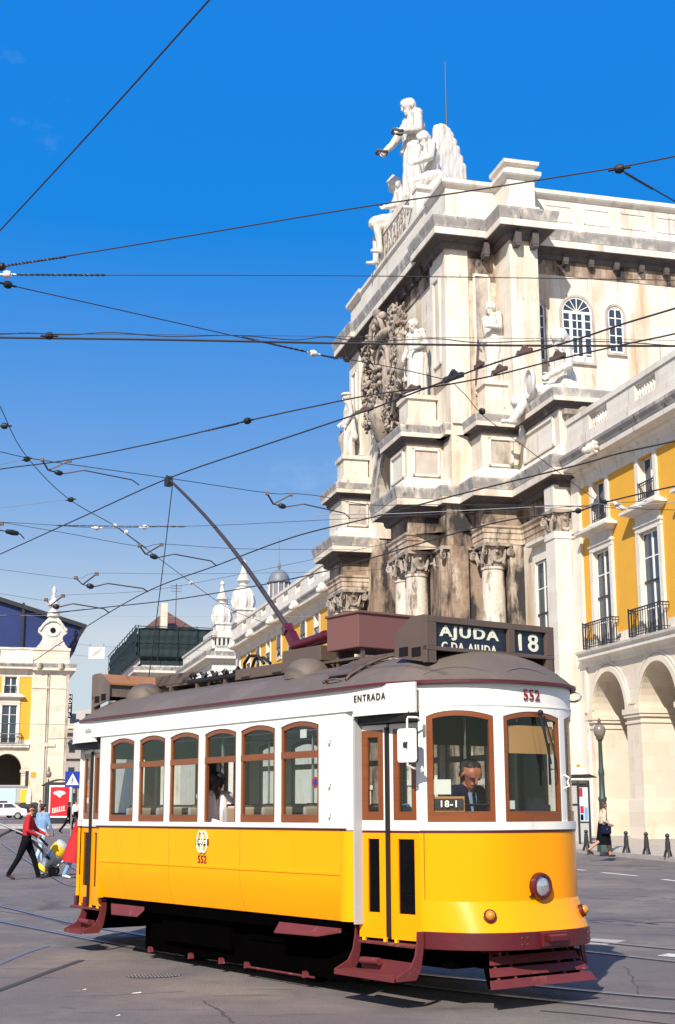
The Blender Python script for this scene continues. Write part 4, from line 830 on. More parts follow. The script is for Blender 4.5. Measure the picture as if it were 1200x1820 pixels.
# shirt front and tie
c1, c2 = Vector(J['neck'])-Vector((0, 0, .02)), Vector(J['chest'])
f_ = (Vector((1, 0, 0))-Vector(((c1-c2).normalized()))*Vector((1, 0, 0)).dot((c1-c2).normalized())).normalized()
mb = MB(); e1 = c1+f_*.085; e2 = c2+f_*.125-Vector((0, 0, .06)); mb.add([e1+Vector((0, -.055, 0)), e1+Vector((0, .055, 0)), e2+Vector((0, .025, 0)), e2+Vector((0, -.025, 0)), e1+Vector((-.06, -.05, 0)), e1+Vector((-.06, .05, 0)), e2+Vector((-.06, .02, 0)), e2+Vector((-.06, -.02, 0))], [(0, 1, 2, 3), (4, 5, 6, 7), (0, 1, 5, 4), (1, 2, 6, 5), (2, 3, 7, 6), (3, 0, 4, 7)])
mb.build('shirt_front', M['shirtb'], drv).location.z = dz
mb = MB(); mb.bar(e1+f_*.006, e2+f_*.012, .012, .035, upv=(0, 1, 0)); mb.build('tie', M['blackc'], drv).location.z = dz
J = fk(1.70, .10, ((1.45, 1.45), (1.45, 1.45)), ((.5, .15, 1.0, .5), (.35, .08, .9, .6)), .35)
prs, dz2 = person('passenger with dark skin and a pale pink shirt leaning by the open tram window', tw(-3.22, -.90, .83), math.degrees(math.atan2(TX.x, TX.y))-5, 1.70, J, M['pinkshirt'], M['denim'], M['skin_d'], M['hair'], M['shoe'], voxel=.011, z_fix=.66, group='people in the tram', bulk=1.1)
# ------------------------------------------------------------------ the square's north side (frame: u along the fronts toward the camera, n out into the square)
AZ1 = math.atan(660/math.hypot(2450, 533))
UD = Vector((math.sin(AZ1), -math.cos(AZ1), 0)); ND = Vector((-math.cos(AZ1), -math.sin(AZ1), 0)); FO = Vector((12.48813, 60.73099, 0))
FRZ = math.atan2(UD.y, UD.x)
def Wp(u, n, z): return FO+UD*u+ND*n+Vector((0, 0, z))
fmf = lambda u, n, z: (u, -n, z)
def F(): return MB(fmf)
def window_part(root, u, z0, z1, hw, n=-.13, cols=2, rows=4, split=.5, name='window', fm=fmf, mw='whitepaint'):
    mb = MB(fm); t = .07
    mb.box(u-hw, u+hw, n-.03, n+.02, z0, z0+t); mb.box(u-hw, u+hw, n-.03, n+.02, z1-t, z1); mb.box(u-hw, u-hw+t, n-.03, n+.02, z0, z1); mb.box(u+hw-t, u+hw, n-.03, n+.02, z0, z1)
    for k in range(1, cols): x = u-hw+2*hw*k/cols; mb.box(x-.06, x+.06, n-.03, n+.025, z0, z1)
    for k in range(1, rows): z = z0+(z1-z0)*k/rows; mb.box(u-hw, u+hw, n-.02, n+.012, z-.025, z+.025)
    f = mb.build(name, M[mw], root)
    g = MB(fm); g.box(u-hw+.02, u+hw-.02, n-.02, n-.01, z0+.02, z1-.02); g.build('pane', M['glassw'], f)
    if rows >= 4: g = MB(fm); z = (z0+z1)/2+.05; g.box(u-hw-.03, u+hw+.03, n-.02, n+.04, z-.06, z+.06); g.box(u-hw-.06, u-hw, n-.02, n+.03, z0, z1); g.build('sash_bar', M['iron'], f)
    return f
def railing_part(root, u, z0, h, hw, n0, n1, fm=fmf, nb=13, r=.022, name='iron_railing'):
    mb = MB(fm)
    P = [(u-hw, n0), (u-hw, n1), (u+hw, n1), (u+hw, n0)]
    for zz in (z0+.04, z0+h, z0+h-.12, z0+.16):
        for a, b in zip(P, P[1:]): mb.bar((a[0], a[1], zz), (b[0], b[1], zz), .05 if zz == z0+h else .03)
    for k in range(nb+1):
        x = u-hw+2*hw*k/nb; mb.tube([(x, n1, z0), (x, n1, z0+h*.35), (x, n1, z0+h*.45), (x, n1, z0+h)], [r*.7, r*1.4, r*.7, r], 5)
    for xx in (u-hw, u+hw):
        for k in (1, 2): y = n0+(n1-n0)*k/3; mb.tube([(xx, y, z0), (xx, y, z0+h)], r, 4)
        mb.tube([(xx, n1, z0), (xx, n1, z0+h+.08)], r*1.8, 5)
    return mb.build(name, M['iron'], root)
def cyma(pr, z0, z1): # a classical crown profile
    d = z1-z0
    return [(0, z0), (pr*.25, z0), (pr*.35, z0+d*.2), (pr*.35, z0+d*.3), (pr*.85, z0+d*.35), (pr*.88, z0+d*.38), (pr*.88, z0+d*.62), (pr*.92, z0+d*.64), (pr*.97, z0+d*.8), (pr, z0+d*.97), (pr, z1), (0, z1)]
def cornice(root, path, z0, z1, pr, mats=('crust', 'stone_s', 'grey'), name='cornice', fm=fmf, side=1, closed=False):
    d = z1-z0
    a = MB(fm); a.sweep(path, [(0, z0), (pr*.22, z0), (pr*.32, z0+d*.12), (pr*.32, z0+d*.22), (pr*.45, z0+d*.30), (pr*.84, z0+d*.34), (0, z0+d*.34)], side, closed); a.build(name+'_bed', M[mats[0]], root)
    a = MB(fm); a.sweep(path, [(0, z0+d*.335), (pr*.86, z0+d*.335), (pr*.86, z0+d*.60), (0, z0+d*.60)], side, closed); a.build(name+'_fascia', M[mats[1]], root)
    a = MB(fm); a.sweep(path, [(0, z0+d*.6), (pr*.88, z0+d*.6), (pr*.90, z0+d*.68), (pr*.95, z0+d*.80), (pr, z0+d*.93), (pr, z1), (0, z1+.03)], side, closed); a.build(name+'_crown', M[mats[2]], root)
def baluster(mb, u, n, z0, z1, r=.085, k=8):
    h = z1-z0; mb.lathe([(r, z0), (r, z0+.06*h), (r*.5, z0+.14*h), (r*.55, z0+.25*h), (r*1.05, z0+.45*h), (r*.9, z0+.58*h), (r*.45, z0+.78*h), (r*.5, z0+.86*h), (r, z0+.93*h), (r, z1)], (u, n, 0), k)
def palace(name, label, loc, rz, us, uend0, uend1, base, fm, sgn=1, deep=10., full=True, bal_off=1.25, arcade_depth=2.3, wy='yellowwall', fin=False, group=None, cols=True, giants=()):
    """one wing of the arcaded palace; us = bay centres, z measured from base level"""
    root = empty(name, loc, rz, label, 'building', group); b = base; Fm = lambda: MB(fm)
    P0 = us[0]; 
    # arcade
    edges = [uend0]+[(us[i]+us[i+1])/2 for i in range(len(us)-1)]+[uend1]
    if full:
        mb = Fm()
        for i, u in enumerate(us): mb.archwall(edges[i], edges[i+1], b, b+8.05, u, 1.66, b+5.5, 1.86, 0, -arcade_depth, seg=20)
        mb.build('arcade_wall', M['stone_w'], root)
        for u in us:
            mb = Fm()
            for (r0, r1, t) in ((1.68, 1.95, .07), (2.02, 2.12, .04)):
                Q = lambda r, rz_, a: (u-r*math.cos(a), b+5.5+rz_*math.sin(a)); N = 22
                for k in range(N):
                    a0, a1 = PI*k/N, PI*(k+1)/N; q = [Q(r1, r1+.2, a0), Q(r1, r1+.2, a1), Q(r0, r0+.2, a1), Q(r0, r0+.2, a0)]
                    mb.hexa([(x, -.02, z) for x, z in q], [(x, t, z) for x, z in q])
            mb.build('archivolt', M['stone_w'], root)
        prs = [(uend0-.0, us[0]-1.66)]+[(us[i]+1.66, us[i+1]-1.66) for i in range(len(us)-1)]+[(us[-1]+1.66, uend1)]
        for (a, c) in prs:
            mb = Fm()
            for (o, z0, z1) in ((.14, 5.32, 5.55), (.09, 5.18, 5.32), (.05, 4.92, 5.0)):
                mb.box(a-o, c+o, -arcade_depth-.02, o, b+z0, b+z1)
            mb.box(a-.06, c+.06, -arcade_depth, .06, b, b+1.7)
            mb.box((a+c)/2-.35, (a+c)/2+.35, .02, .06, b+5.75, b+5.83); mb.box((a+c)/2-.4, (a+c)/2+.4, .02, .12, b+5.55, b+5.68)
            mb.build('impost_and_base', M['stone_w'], root)
        mb = Fm(); mb.box(uend0, uend1, -arcade_depth-4.5, -arcade_depth-4.2, b, b+8.4); mb.build('arcade_rear_wall', M['deep'], root)  # darker plaster colour carries the shade inside the arcade
        mb = Fm(); mb.box(uend0, uend1, -arcade_depth-4.2, -.3, b+7.92, b+8.05); mb.box(uend0-.2, uend0, -arcade_depth-4.5, -.1, b, b+8); mb.build('arcade_vault', M['stone_w'], root)
        for u in us:
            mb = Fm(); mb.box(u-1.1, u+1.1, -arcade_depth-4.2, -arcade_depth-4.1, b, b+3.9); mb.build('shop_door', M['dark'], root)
        # ledge over the arcade
        mb = Fm(); mb.sweep([(uend0, 0), (uend1, 0)] if sgn > 0 else [(uend0, 0), (uend1, 0)], [(0, b+7.75), (.12, b+7.8), (.16, b+7.95), (.30, b+8.02), (.42, b+8.08), (.42, b+8.26), (.52, b+8.34), (.55, b+8.44), (0, b+8.5)], side=-1)
        mb.build('balcony_ledge', M['stone_s'], root)
    # wall with its openings
    hw, uw = .86, .68
    mb = Fm()
    for i, u in enumerate(us):
        e0, e1 = edges[i], edges[i+1]
        mb.holewall(e0, e1, b+8.95, b+14.15, u-hw-.1, u+hw+.1, b+8.95, b+12.98, -.02, -.45); mb.holewall(e0, e1, b+14.15, b+16.35, u-uw-.1, u+uw+.1, b+14.25, b+16.2, -.02, -.45)
    mb.build('plaster_wall', M[wy], root)
    mb = Fm(); mb.box(uend0, uend1, -.45, .03, b+16.25, b+16.75); 
    for i, u in enumerate(us): mb.box(edges[i], u-hw-.0, -.45, .03, b+8.4, b+8.98); mb.box(u+hw, edges[i+1], -.45, .03, b+8.4, b+8.98)
    mb.build('stone_band', M['stone_s'], root)
    mb = Fm(); mb.box(uend0+.02, uend1-.02, -deep, -.9, b+8.1, b+17.4); mb.build('inner_block', M['stone_s'], root)
    for u in us:
        if full:
            mb = Fm(); w = .30
            for sg in (-1, 1):
                a, c = sorted((u+sg*hw, u+sg*(hw+w))); mb.box(a, c, -.42, .10, b+8.5, b+13.0)
            mb.box(u-hw-w, u+hw+w, -.42, .10, b+12.95, b+13.25); mb.box(u-hw-w-.05, u+hw+w+.05, -.02, .16, b+13.2, b+13.32); mb.box(u-hw-w+.05, u+hw+w-.05, -.02, .09, b+13.3, b+13.72)
            mb.hexa([(u-1.30, 0, b+13.68), (u+1.30, 0, b+13.68), (u+1.30, .14, b+13.72), (u-1.30, .14, b+13.72)], [(u-1.62, 0, b+13.9), (u+1.62, 0, b+13.9), (u+1.62, .55, b+13.86), (u-1.62, .55, b+13.86)])
            mb.box(u-1.66, u+1.66, 0, .58, b+13.86, b+13.98); mb.hexa([(u-1.55, 0, b+13.98), (u+1.55, 0, b+13.98), (u+1.55, .45, b+14.0), (u-1.55, .45, b+14.0)], [(u-1.0, 0, b+14.28), (u+1.0, 0, b+14.28), (u+1.0, .14, b+14.28), (u-1.0, .14, b+14.28)])
            mb.build('window_surround', M['stone_s'], root)
            window_part(root, u, b+8.55, b+12.93, hw, fm=fm)
            railing_part(root, u, b+8.5, 1.15, 1.42, .03, .46, fm=fm)
        mb = Fm(); w = .30
        for sg in (-1, 1):
            a, c = sorted((u+sg*uw, u+sg*(uw+w))); mb.box(a, c, -.42, .07, b+14.1, b+16.3)
        mb.box(u-uw-w, u+uw+w, -.42, .07, b+13.98, b+14.28); mb.build('upper_window_surround', M['stone_s'], root)
        window_part(root, u, b+14.28, b+16.22, uw, fm=fm, rows=2, n=-.26, name='upper_window')
        railing_part(root, u, b+14.28, .8, uw+.03, -.2, .06, fm=fm, nb=8, r=.018)
    # cornice, plinth, balustrade
    pth = [(uend0, 0), (uend1, 0)]
    mb = Fm(); mb.sweep(pth, [(0, b+16.6), (.10, b+16.65), (.14, b+16.85), (.30, b+16.95), (.32, b+17.05), (.78, b+17.12), (.80, b+17.35), (0, b+17.36)], side=-1); mb.build('cornice_bed', M['stone_s'], root)
    mb = Fm(); mb.sweep(pth, [(0, b+17.36), (.82, b+17.36), (.86, b+17.45), (.97, b+17.62), (1.0, b+17.75), (0, b+17.8)], side=-1); mb.build('cornice_crown', M['grey'], root)
    mb = Fm(); mb.box(uend0, uend1, -.4, .62, b+17.78, b+18.45); mb.build('parapet_plinth', M['stone_s'], root)
    mb = Fm(); mb.box(uend0, uend1, .08, .58, b+19.36, b+19.62); mb.box(uend0, uend1, .15, .5, b+19.25, b+19.36)
    spans = []; cur = uend0
    for u in sorted(us):
        c = u+bal_off
        if c+.95 < uend1+.01 and c-.95 > cur: spans.append((c-.95, c+.95)); mb.box(cur, c-.95, .12, .52, b+18.45, b+19.25); cur = c+.95
    mb.box(cur, uend1, .12, .52, b+18.45, b+19.25)
    mb.box(uend0, uend1, .08, .56, b+18.44, b+18.54); mb.build('parapet', M['stone_s'], root)
    for a, c in spans:
        for k in range(7): mb = Fm(); baluster(mb, a+.17+k*(c-a-.34)/6, .33, b+18.54, b+19.26); mb.build('baluster', M['stone_s'], root, smooth=50)
    mb = Fm(); mb.box(uend0, uend1, -deep, .2, b+17.3, b+17.75); mb.build('roof_slab', M['stone_s'], root)
    return root
PB = .55
rb_ = palace('arcaded_palace_wing', 'ochre yellow arcaded palace wing with iron balconies at the right edge', FO, FRZ, [-1.45+4.65*i for i in range(6)], -3.65, 24.5, PB, fmf, bal_off=1.25)
for uu in (.15, 9.5, 18.8):
    mb = F(); mb.ball((uu, 1.05, PB+17.25), .30, 12, 8, (1, 1.1, 1)); mb.ball((uu, 1.38, PB+17.15), .17, 10, 6)
    for k in range(9): a = 2*PI*k/9; mb.ball((uu+.3*math.cos(a), .95, PB+17.25+.3*math.sin(a)), .12, 8, 5)
    mb.tube([(uu-.25, 1.1, PB+16.98), (uu, 1.25, PB+16.9), (uu+.25, 1.1, PB+16.98)], .07, 6)
    mb.build('lion_head_spout', M['marble'], rb_, smooth=50)
mb = F(); mb.box(-4.35, -3.5, -.3, .12, PB, PB+16.9); mb.box(-4.4, -3.4, -.3, .2, PB+14.2, PB+14.4); mb.box(-4.38, -3.42, -.3, .17, PB+14.0, PB+14.1); mb.build('quoin_pilaster', M['stone_s'], rb_)
# ------------------------------------------------------------------ the triumphal arch
arch = empty('triumphal_arch', FO, FRZ, 'tall white stone triumphal arch with columns and soot-stained cornices behind the tram', 'arch')
AX = -21.1
mir = lambda P: [(2*AX-u, n) for u, n in P][::-1]
G0 = .55
# main mass with the archway through it
mb = F(); mb.archwall(-30.9, -11.3, 18.4, 32.0, AX, 3.95, 20.0, 3.95, 3.65, -14, seg=28); mb.build('attic_wall', M['stone'], arch)
mb = F(); mb.box(-17.05, -11.3, 4.0, -14, G0, 18.4); mb.box(-30.9, -25.15, 4.0, -14, G0, 18.4); mb.build('pier_wall', M['dirty'], arch)  # stain and the shade behind the columns are both in this brown
for a, b in ((-11.3, -4.6), (-37.6, -30.9)): mb = F(); mb.box(a, b, .40, -9, G0, 15.3); mb.build('flank_wall', M['stone'], arch)
mb = F()
for k in range(28):
    a0, a1 = PI*k/28, PI*(k+1)/28
    for (r0, r1, t) in ((3.97, 4.35, .22), (4.35, 4.75, .12), (4.75, 5.05, .26)):
        q = [(AX-r*math.cos(a), 20+r*math.sin(a)) for r, a in ((r1, a0), (r1, a1), (r0, a1), (r0, a0))]
        mb.hexa([(x, 3.6, z) for x, z in q], [(x, 3.65+t, z) for x, z in q])
mb.build('great_archivolt', M['grey'], arch)
mb = F(); mb.box(AX-3.9, AX+3.9, 1.2, 1.4, 18.4, 24.2); mb.build('archway_shade_sheet', M['dark'], arch)  # dark sheet standing in for the shade of the vaulted passage
mb = F()
for k in range(-3, 4): mb.box(AX+k*1.1-.06, AX+k*1.1+.06, 1.4, 1.5, 18.4, 23.9)
for z in (19.6, 21.0, 22.4): mb.box(AX-3.9, AX+3.9, 1.4, 1.52, z-.06, z+.06)
mb.build('archway_glazing_bars', M['panel'], arch)
# keystone scroll
mb = F(); mb.tube([(AX-.6+.0, 4.1, 23.6), (AX, 4.6, 24.3), (AX+.1, 4.9, 25.1), (AX, 4.6, 25.8), (AX, 4.2, 25.6)], [.5, .55, .5, .4, .3], 12); mb.build('keystone', M['carved'], arch, smooth=60)
near = [(-4.6, -3.5), (-4.6, .45), (-9.75, .45), (-9.75, 2.55), (-11.85, 2.55), (-11.85, 3.5), (-12.75, 3.5), (-12.75, 5.7), (-15.85, 5.7), (-15.85, 3.6)]
block = near+[(-11.4, 3.6), (-11.4, -3.5)]
for pth, blk, sd in ((near, block, -1), (mir(near), mir(block), -1)):
    s_ = 1
    # check sweep side so mouldings grow outward
    mb = F(); mb.prism(blk, 16.15, 17.2); mb.build('frieze', M['dirty'], arch)
    mb = F(); mb.prism(blk, 15.28, 16.15); mb.build('architrave_core', M['dirty'], arch)  # dark stone here mixes real stain with the cornice's deep shade
    mb = F(); mb.sweep(pth, [(0, 15.25), (.03, 15.25), (.03, 15.5), (.07, 15.52), (.07, 15.8), (.12, 15.83), (.12, 16.02), (.2, 16.1), (.22, 16.2), (0, 16.22)], 1); mb.build('architrave', M['stained'], arch)
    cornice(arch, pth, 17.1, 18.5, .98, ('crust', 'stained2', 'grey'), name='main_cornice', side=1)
    mb = F(); mb.prism(blk, 18.45, 21.35); mb.build('pedestal_storey', M['stained2'], arch)
    mb = F(); mb.sweep(pth, [(0, 18.5), (.35, 18.5), (.33, 18.9), (.10, 19.15), (.06, 19.25), (0, 19.3)], 1); mb.build('pedestal_base_moulding', M['stone_s'], arch)
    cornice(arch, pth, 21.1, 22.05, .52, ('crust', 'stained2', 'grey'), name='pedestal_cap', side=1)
mb = F(); mb.box(-11.4, -4.6, .45, -8, 21.3, 22.06); mb.box(-37.6, -30.9, .45, -8, 21.3, 22.06); mb.box(-11.4, -4.6, .2, -8, 15.3, 21.3); mb.box(-37.6, -30.9, .2, -8, 15.3, 21.3); mb.build('flank_upper_block', M['stone_s'], arch)
# attic: corner pilasters, cornice, parapet
for a, b in ((-11.3, -9.15), (-33.05, -30.9)): mb = F(); mb.box(a, b, -.72, .9, 21.9, 31.9); mb.build('attic_pilaster', M['stone'], arch)
for (a, b) in ((-13.7, -11.22), (-30.98, -28.5)): mb = F(); mb.box(a, b, 3.6, 3.88, 24.6, 31.9); mb.build('attic_corner_strip', M['stone'], arch)
for (a, b) in ((-11.3, -11.18), (-31.02, -30.9)): mb = F(); mb.box(a, b, 2.55, 3.6, 22, 31.9); mb.build('attic_corner_strip', M['stone'], arch)
mb = F()   # tall sunk panels on the attic flank, drawn by raised frames and a darker sheet for the hollow's shade
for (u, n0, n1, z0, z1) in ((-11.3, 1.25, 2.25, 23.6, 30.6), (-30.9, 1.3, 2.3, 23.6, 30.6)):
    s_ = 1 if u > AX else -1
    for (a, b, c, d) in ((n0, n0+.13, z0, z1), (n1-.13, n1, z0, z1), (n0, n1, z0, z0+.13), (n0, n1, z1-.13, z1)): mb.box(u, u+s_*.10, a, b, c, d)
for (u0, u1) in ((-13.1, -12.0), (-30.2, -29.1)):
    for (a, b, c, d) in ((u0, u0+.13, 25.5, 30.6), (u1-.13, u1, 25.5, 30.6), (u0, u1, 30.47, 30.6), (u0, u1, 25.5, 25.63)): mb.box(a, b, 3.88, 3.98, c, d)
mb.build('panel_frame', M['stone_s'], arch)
mb = F(); mb.box(-11.3, -11.255, 1.38, 2.12, 23.7, 30.5); mb.build('sunk_panel_shade', M['panel'], arch)  # darker stone sheet paints the shade of the hollow
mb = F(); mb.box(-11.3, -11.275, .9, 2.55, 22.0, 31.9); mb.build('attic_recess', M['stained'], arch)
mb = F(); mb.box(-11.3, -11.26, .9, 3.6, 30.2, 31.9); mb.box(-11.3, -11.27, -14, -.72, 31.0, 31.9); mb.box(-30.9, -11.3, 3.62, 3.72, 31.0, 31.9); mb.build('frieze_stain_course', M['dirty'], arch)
apath = [(-11.3, -14), (-11.3, -.72), (-9.15, -.72), (-9.15, .9), (-11.25, .9), (-11.25, 2.55), (-11.12, 2.55), (-11.12, 3.9), (-13.8, 3.9), (-13.8, 3.65)]
ap = apath+mir(apath)
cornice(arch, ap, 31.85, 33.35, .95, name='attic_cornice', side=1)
br_ = [(-11.1, -10.5, 1.5, 1.8, 31.0)]+[(-9.2, -8.6, .4, .75, 31.0), (-9.2, -8.6, -.6, -.25, 31.0)]+[(-11.3, -10.9, -1.8-1.55*k, -1.5-1.55*k, 31.2) for k in range(8)]+[(-28.4+1.5*k-.15, -28.4+1.5*k+.15, 3.6, 4.1, 31.3) for k in range(11)]
for (a, b, c, d, z) in br_: mb = F(); z += .5; mb.box(a, b, c, d, z, 32.2); mb.box(a+.02, b-.02 if a > -12 and b > -12 and k else b, c+.02, d-.02, z-.12, z); mb.build('cornice_bracket', M['crust'], arch)
mb = F(); mb.prism([(-11.2, -14), (-11.2, -.75), (-9.3, -.75), (-9.3, .85), (-11.2, .85), (-11.2, 3.75), (-31.0, 3.75), (-31.0, -14)], 33.3, 35.6); mb.build('parapet_block', M['stone_s'], arch)
pp = [(-11.2, -14), (-11.2, -.78), (-9.3, -.78), (-9.3, .85), (-11.2, .85), (-11.2, 3.75), (-13.9, 3.75), (-13.9, 3.6), (-28.3, 3.6), (-28.3, 3.75), (-31, 3.75), (-31, -14)]
mb = F(); mb.sweep(pp, [(0, 35.5), (.06, 35.5), (.2, 35.62), (.28, 35.72), (.28, 35.95), (0, 36.0)], 1); mb.sweep(pp, [(0, 33.35), (.18, 33.36), (.16, 33.9), (0, 34.0)], 1); mb.box(-31, -11.2, 3.7, -14, 35.55, 35.97); mb.build('parapet_cap', M['stone_s'], arch)
mb = F(); mb.box(-11.2, -9.28, -.76, .88, 35.6, 36.4); mb.sweep([(-11.3, -.76), (-9.28, -.76), (-9.28, .88), (-11.3, .88)], [(0, 36.25), (.2, 36.35), (.22, 36.55), (0, 36.57)], 1); mb.box(-11.3, -9.28, -.76, .88, 36.3, 36.56); mb.build('parapet_corner_block', M['stone_s'], arch)
mb = F()
for k in range(5):
    a = -2.2-2.3*k; mb.box(-11.2, -11.16, a-1.5, a, 34.2, 34.28); mb.box(-11.2, -11.16, a-1.5, a, 35.1, 35.18); mb.box(-11.2, -11.16, a-.06, a, 34.2, 35.18); mb.box(-11.2, -11.16, a-1.56, a-1.5, 34.2, 35.18)
mb.build('parapet_panel_frame', M['stone_s'], arch)
# plinth for the crowning group with its inscription
mb = F(); mb.box(-25.5, -16.8, 1.2, 3.55, 35.9, 38.2); mb.box(-24.0, -18.2, 1.3, 3.4, 38.2, 38.9); mb.box(-25.8, -16.5, 1.1, 3.65, 35.9, 36.2); mb.box(-25.7, -16.6, 1.1, 3.62, 38.0, 38.25); mb.build('group_plinth', M['stone_s'], arch)
UV = (-1, 0, 0)
text_mesh('VIRTVTIBVS', 1.0, 'inscription_line', M['carved'], arch, face_mat((AX, -3.57, 37.45), (1, 0, 0), (0, 0, 1)), sx=1.0, bold=.02, extrude=.02)
text_mesh('MAIORVM', .9, 'inscription_line', M['carved'], arch, face_mat((AX, -3.57, 36.62), (1, 0, 0), (0, 0, 1)), sx=1.0, bold=.02, extrude=.02)
text_mesh('VT SIT OMNIBVS DOCVMENTO P.P.D.', .95, 'inscription_line', M['carved'], arch, face_mat((AX, -3.63, 34.75), (1, 0, 0), (0, 0, 1)), sx=.62, bold=.02, extrude=.02)
# side windows in the attic
def archwin(root, n0, n1, z0, zs, fan=False):
    # on the face u=-11.3 looking along +u
    c = (n0+n1)/2; r = (n1-n0)/2; fmw = lambda a, b, z: (b, -a, z); q = lambda rr, t: (c-rr*math.cos(t), zs+rr*math.sin(t))
    def ring(mb, ra, rb, u0, u1, N=14):
        for k in range(N):
            a0, a1 = PI*k/N, PI*(k+1)/N; A = [q(rb, a0), q(rb, a1), q(ra, a1), q(ra, a0)]
            mb.hexa([(x, u0, z) for x, z in A], [(x, u1, z) for x, z in A])
        mb.box(c-rb, c-ra, min(u0, u1), max(u0, u1), z0, zs); mb.box(c+ra, c+rb, min(u0, u1), max(u0, u1), z0, zs)
    mb = MB(fmw); ring(mb, r, r+.13, -11.3, -11.2); mb.box(c-r-.13, c+r+.13, -11.3, -11.16, z0-.14, z0); o = mb.build('arched_window', M['panel'], root)
    mb = MB(fmw); A = [(c-r, z0)]+[q(r, PI*k/16) for k in range(17)]+[(c+r, z0)]; mb.prismy(A, -11.32, -11.28); mb.build('pane', M['glassw'], o)
    mb = MB(fmw); ring(mb, r-.09, r, -11.29, -11.25); mb.box(c-r, c+r, -11.29, -11.25, z0, z0+.12)
    if fan:
        mb.box(c-r, c+r, -11.29, -11.23, zs-.1, zs+.06)
        for k in range(1, 6): a = PI*k/6; mb.bar((c, -11.26, zs), (c-r*math.cos(a), -11.26, zs+r*math.sin(a)), .06, .04)
        for x in (c-r*.42, c+r*.42): mb.box(x-.09, x+.09, -11.29, -11.24, z0, zs)
        for x, hh in ((c, r*.4),): mb.box(x-.03, x+.03, -11.29, -11.25, z0, zs)
        for k in range(1, 6): z = z0+(zs-z0)*k/6; mb.box(c-r, c+r, -11.29, -11.25, z-.03, z+.03)
        mb.box(c-r, c+r, -11.29, -11.24, z0, z0+.35)
    else:
        mb.box(c-.035, c+.035, -11.29, -11.25, z0, zs+r)
        for k in range(1, 6): z = z0+(zs+r*.6-z0)*k/5; mb.box(c-r+.02, c+r-.02, -11.29, -11.25, z-.03, z+.03)
    mb.build('glazing_bars', M['whitepaint'], o)
archwin(arch, -1.92, -1.08, 25.9, 28.9); archwin(arch, -4.75, -2.95, 26.0, 28.9, True); archwin(arch, -6.65, -5.72, 26.7, 29.0)
# flank windows beside the giant pilaster
for u in (-7.05,):
    mb = F(); 
    for (a, b, c, d) in ((u-1.25, u-.95, 8.5, 14.0), (u+.95, u+1.25, 8.5, 14.0), (u-1.25, u+1.25, 14.0, 14.35)): mb.box(a, b, .38, .55, c, d)
    mb.box(u-1.4, u+1.4, .38, .85, 14.85, 15.05); mb.box(u-1.2, u+1.2, .38, .5, 14.3, 14.9); mb.build('flank_window_surround', M['stone_s'], arch)
    mb = F(); mb.box(u-.95, u+.95, .35, .42, 8.5, 14.0); f_ = window_part(arch, u, 8.6, 13.95, .95, n=.45)
# capitals, columns, pilasters
def capital(cx, cy, r, z, h, mats='carved', name='capital', par=None, square=False):
    mb = F(); a = r*1.42
    mb.lathe([(r*1.0, z), (r*1.1, z+.06), (r*1.1, z+.12), (r*.95, z+.14), (r*1.0, z+h*.6), (r*1.2, z+h*.85)], (cx, cy, 0), 16)
    mb.box(cx-a*.95, cx+a*.95, cy-a*.95, cy+a*.95, z+h*.86, z+h)
    for sx in (1, -1):
        for sy in (1, -1):
            c = Vector((cx+sx*a*.86, cy+sy*a*.86, z+h*.62)); d = Vector((sx, sy, 0)).normalized(); P = []
            for k in range(20):
                t = k/19; rr = r*.40*(1-.8*t); an = 2.4*2*PI*t*.8+1.2; P.append(c+d*rr*math.cos(an)+Vector((0, 0, rr*math.sin(an))))
            mb.tube(P, [r*.12*(1-.5*k/19) for k in range(20)], 6)
            mb.ball(tuple(c), r*.12, 8, 5)
    for d in ((1, 0), (-1, 0), (0, 1), (0, -1)):
        px = Vector((-d[1], d[0], 0)); o = Vector((cx+d[0]*r*1.12, cy+d[1]*r*1.12, z+h*.62))
        P = [o+px*r*.72*math.cos(PI*k/10)+Vector((0, 0, -h*.42*math.sin(PI*k/10))) for k in range(11)]; mb.tube(P, [r*.06+r*.10*math.sin(PI*k/10) for k in range(11)], 6)
        for k in range(1, 10): mb.ball(tuple(P[k]+Vector((d[0], d[1], 0))*r*.06), r*.11, 6, 4)
        mb.ball(tuple(o+Vector((0, 0, h*.22))), r*.2, 8, 6); mb.ball(tuple(o+Vector((0, 0, h*.02))), r*.16, 8, 5)
        for s_ in (-.5, .5): P2 = [o+px*r*s_*1.0+Vector((0, 0, -h*.5)), o+px*r*s_*1.2+Vector((d[0]*.08, d[1]*.08, -h*.2)), o+px*r*s_*1.5+Vector((d[0]*.02, d[1]*.02, h*.1))]; mb.tube(P2, [r*.12, r*.14, r*.06], 6)
    return mb.build(name, M[mats], par or arch, smooth=50)
cols = [(-10.45, 1.85), (-13.5, 5.02), (-15.35, 5.02)]
for (u, n) in cols+[(2*AX-u, n) for u, n in cols]:
    mb = F(); mb.lathe([(.80, 3.6), (.80, 3.8), (.70, 3.85), (.76, 4.0), (.68, 4.15), (.66, 4.3), (.66, 7.0), (.64, 10), (.60, 12.5), (.57, 13.95), (.63, 13.98), (.63, 14.1), (.57, 14.14)], (u, n, 0), 28)
    mb.box(u-.85, u+.85, n-.85, n+.85, 3.35, 3.62); mb.build('column', M['shaft'], arch, smooth=40)
    mb = F(); mb.box(u-.95, u+.95, n-.95, n+.95, G0, 3.2); mb.box(u-1.05, u+1.05, n-1.05, n+1.05, 3.1, 3.36); mb.box(u-1.05, u+1.05, n-1.05, n+1.05, G0, G0+.5); mb.build('column_pedestal', M['stone_s'], arch)
    capital(u, n, .60, 14.1, 1.2)
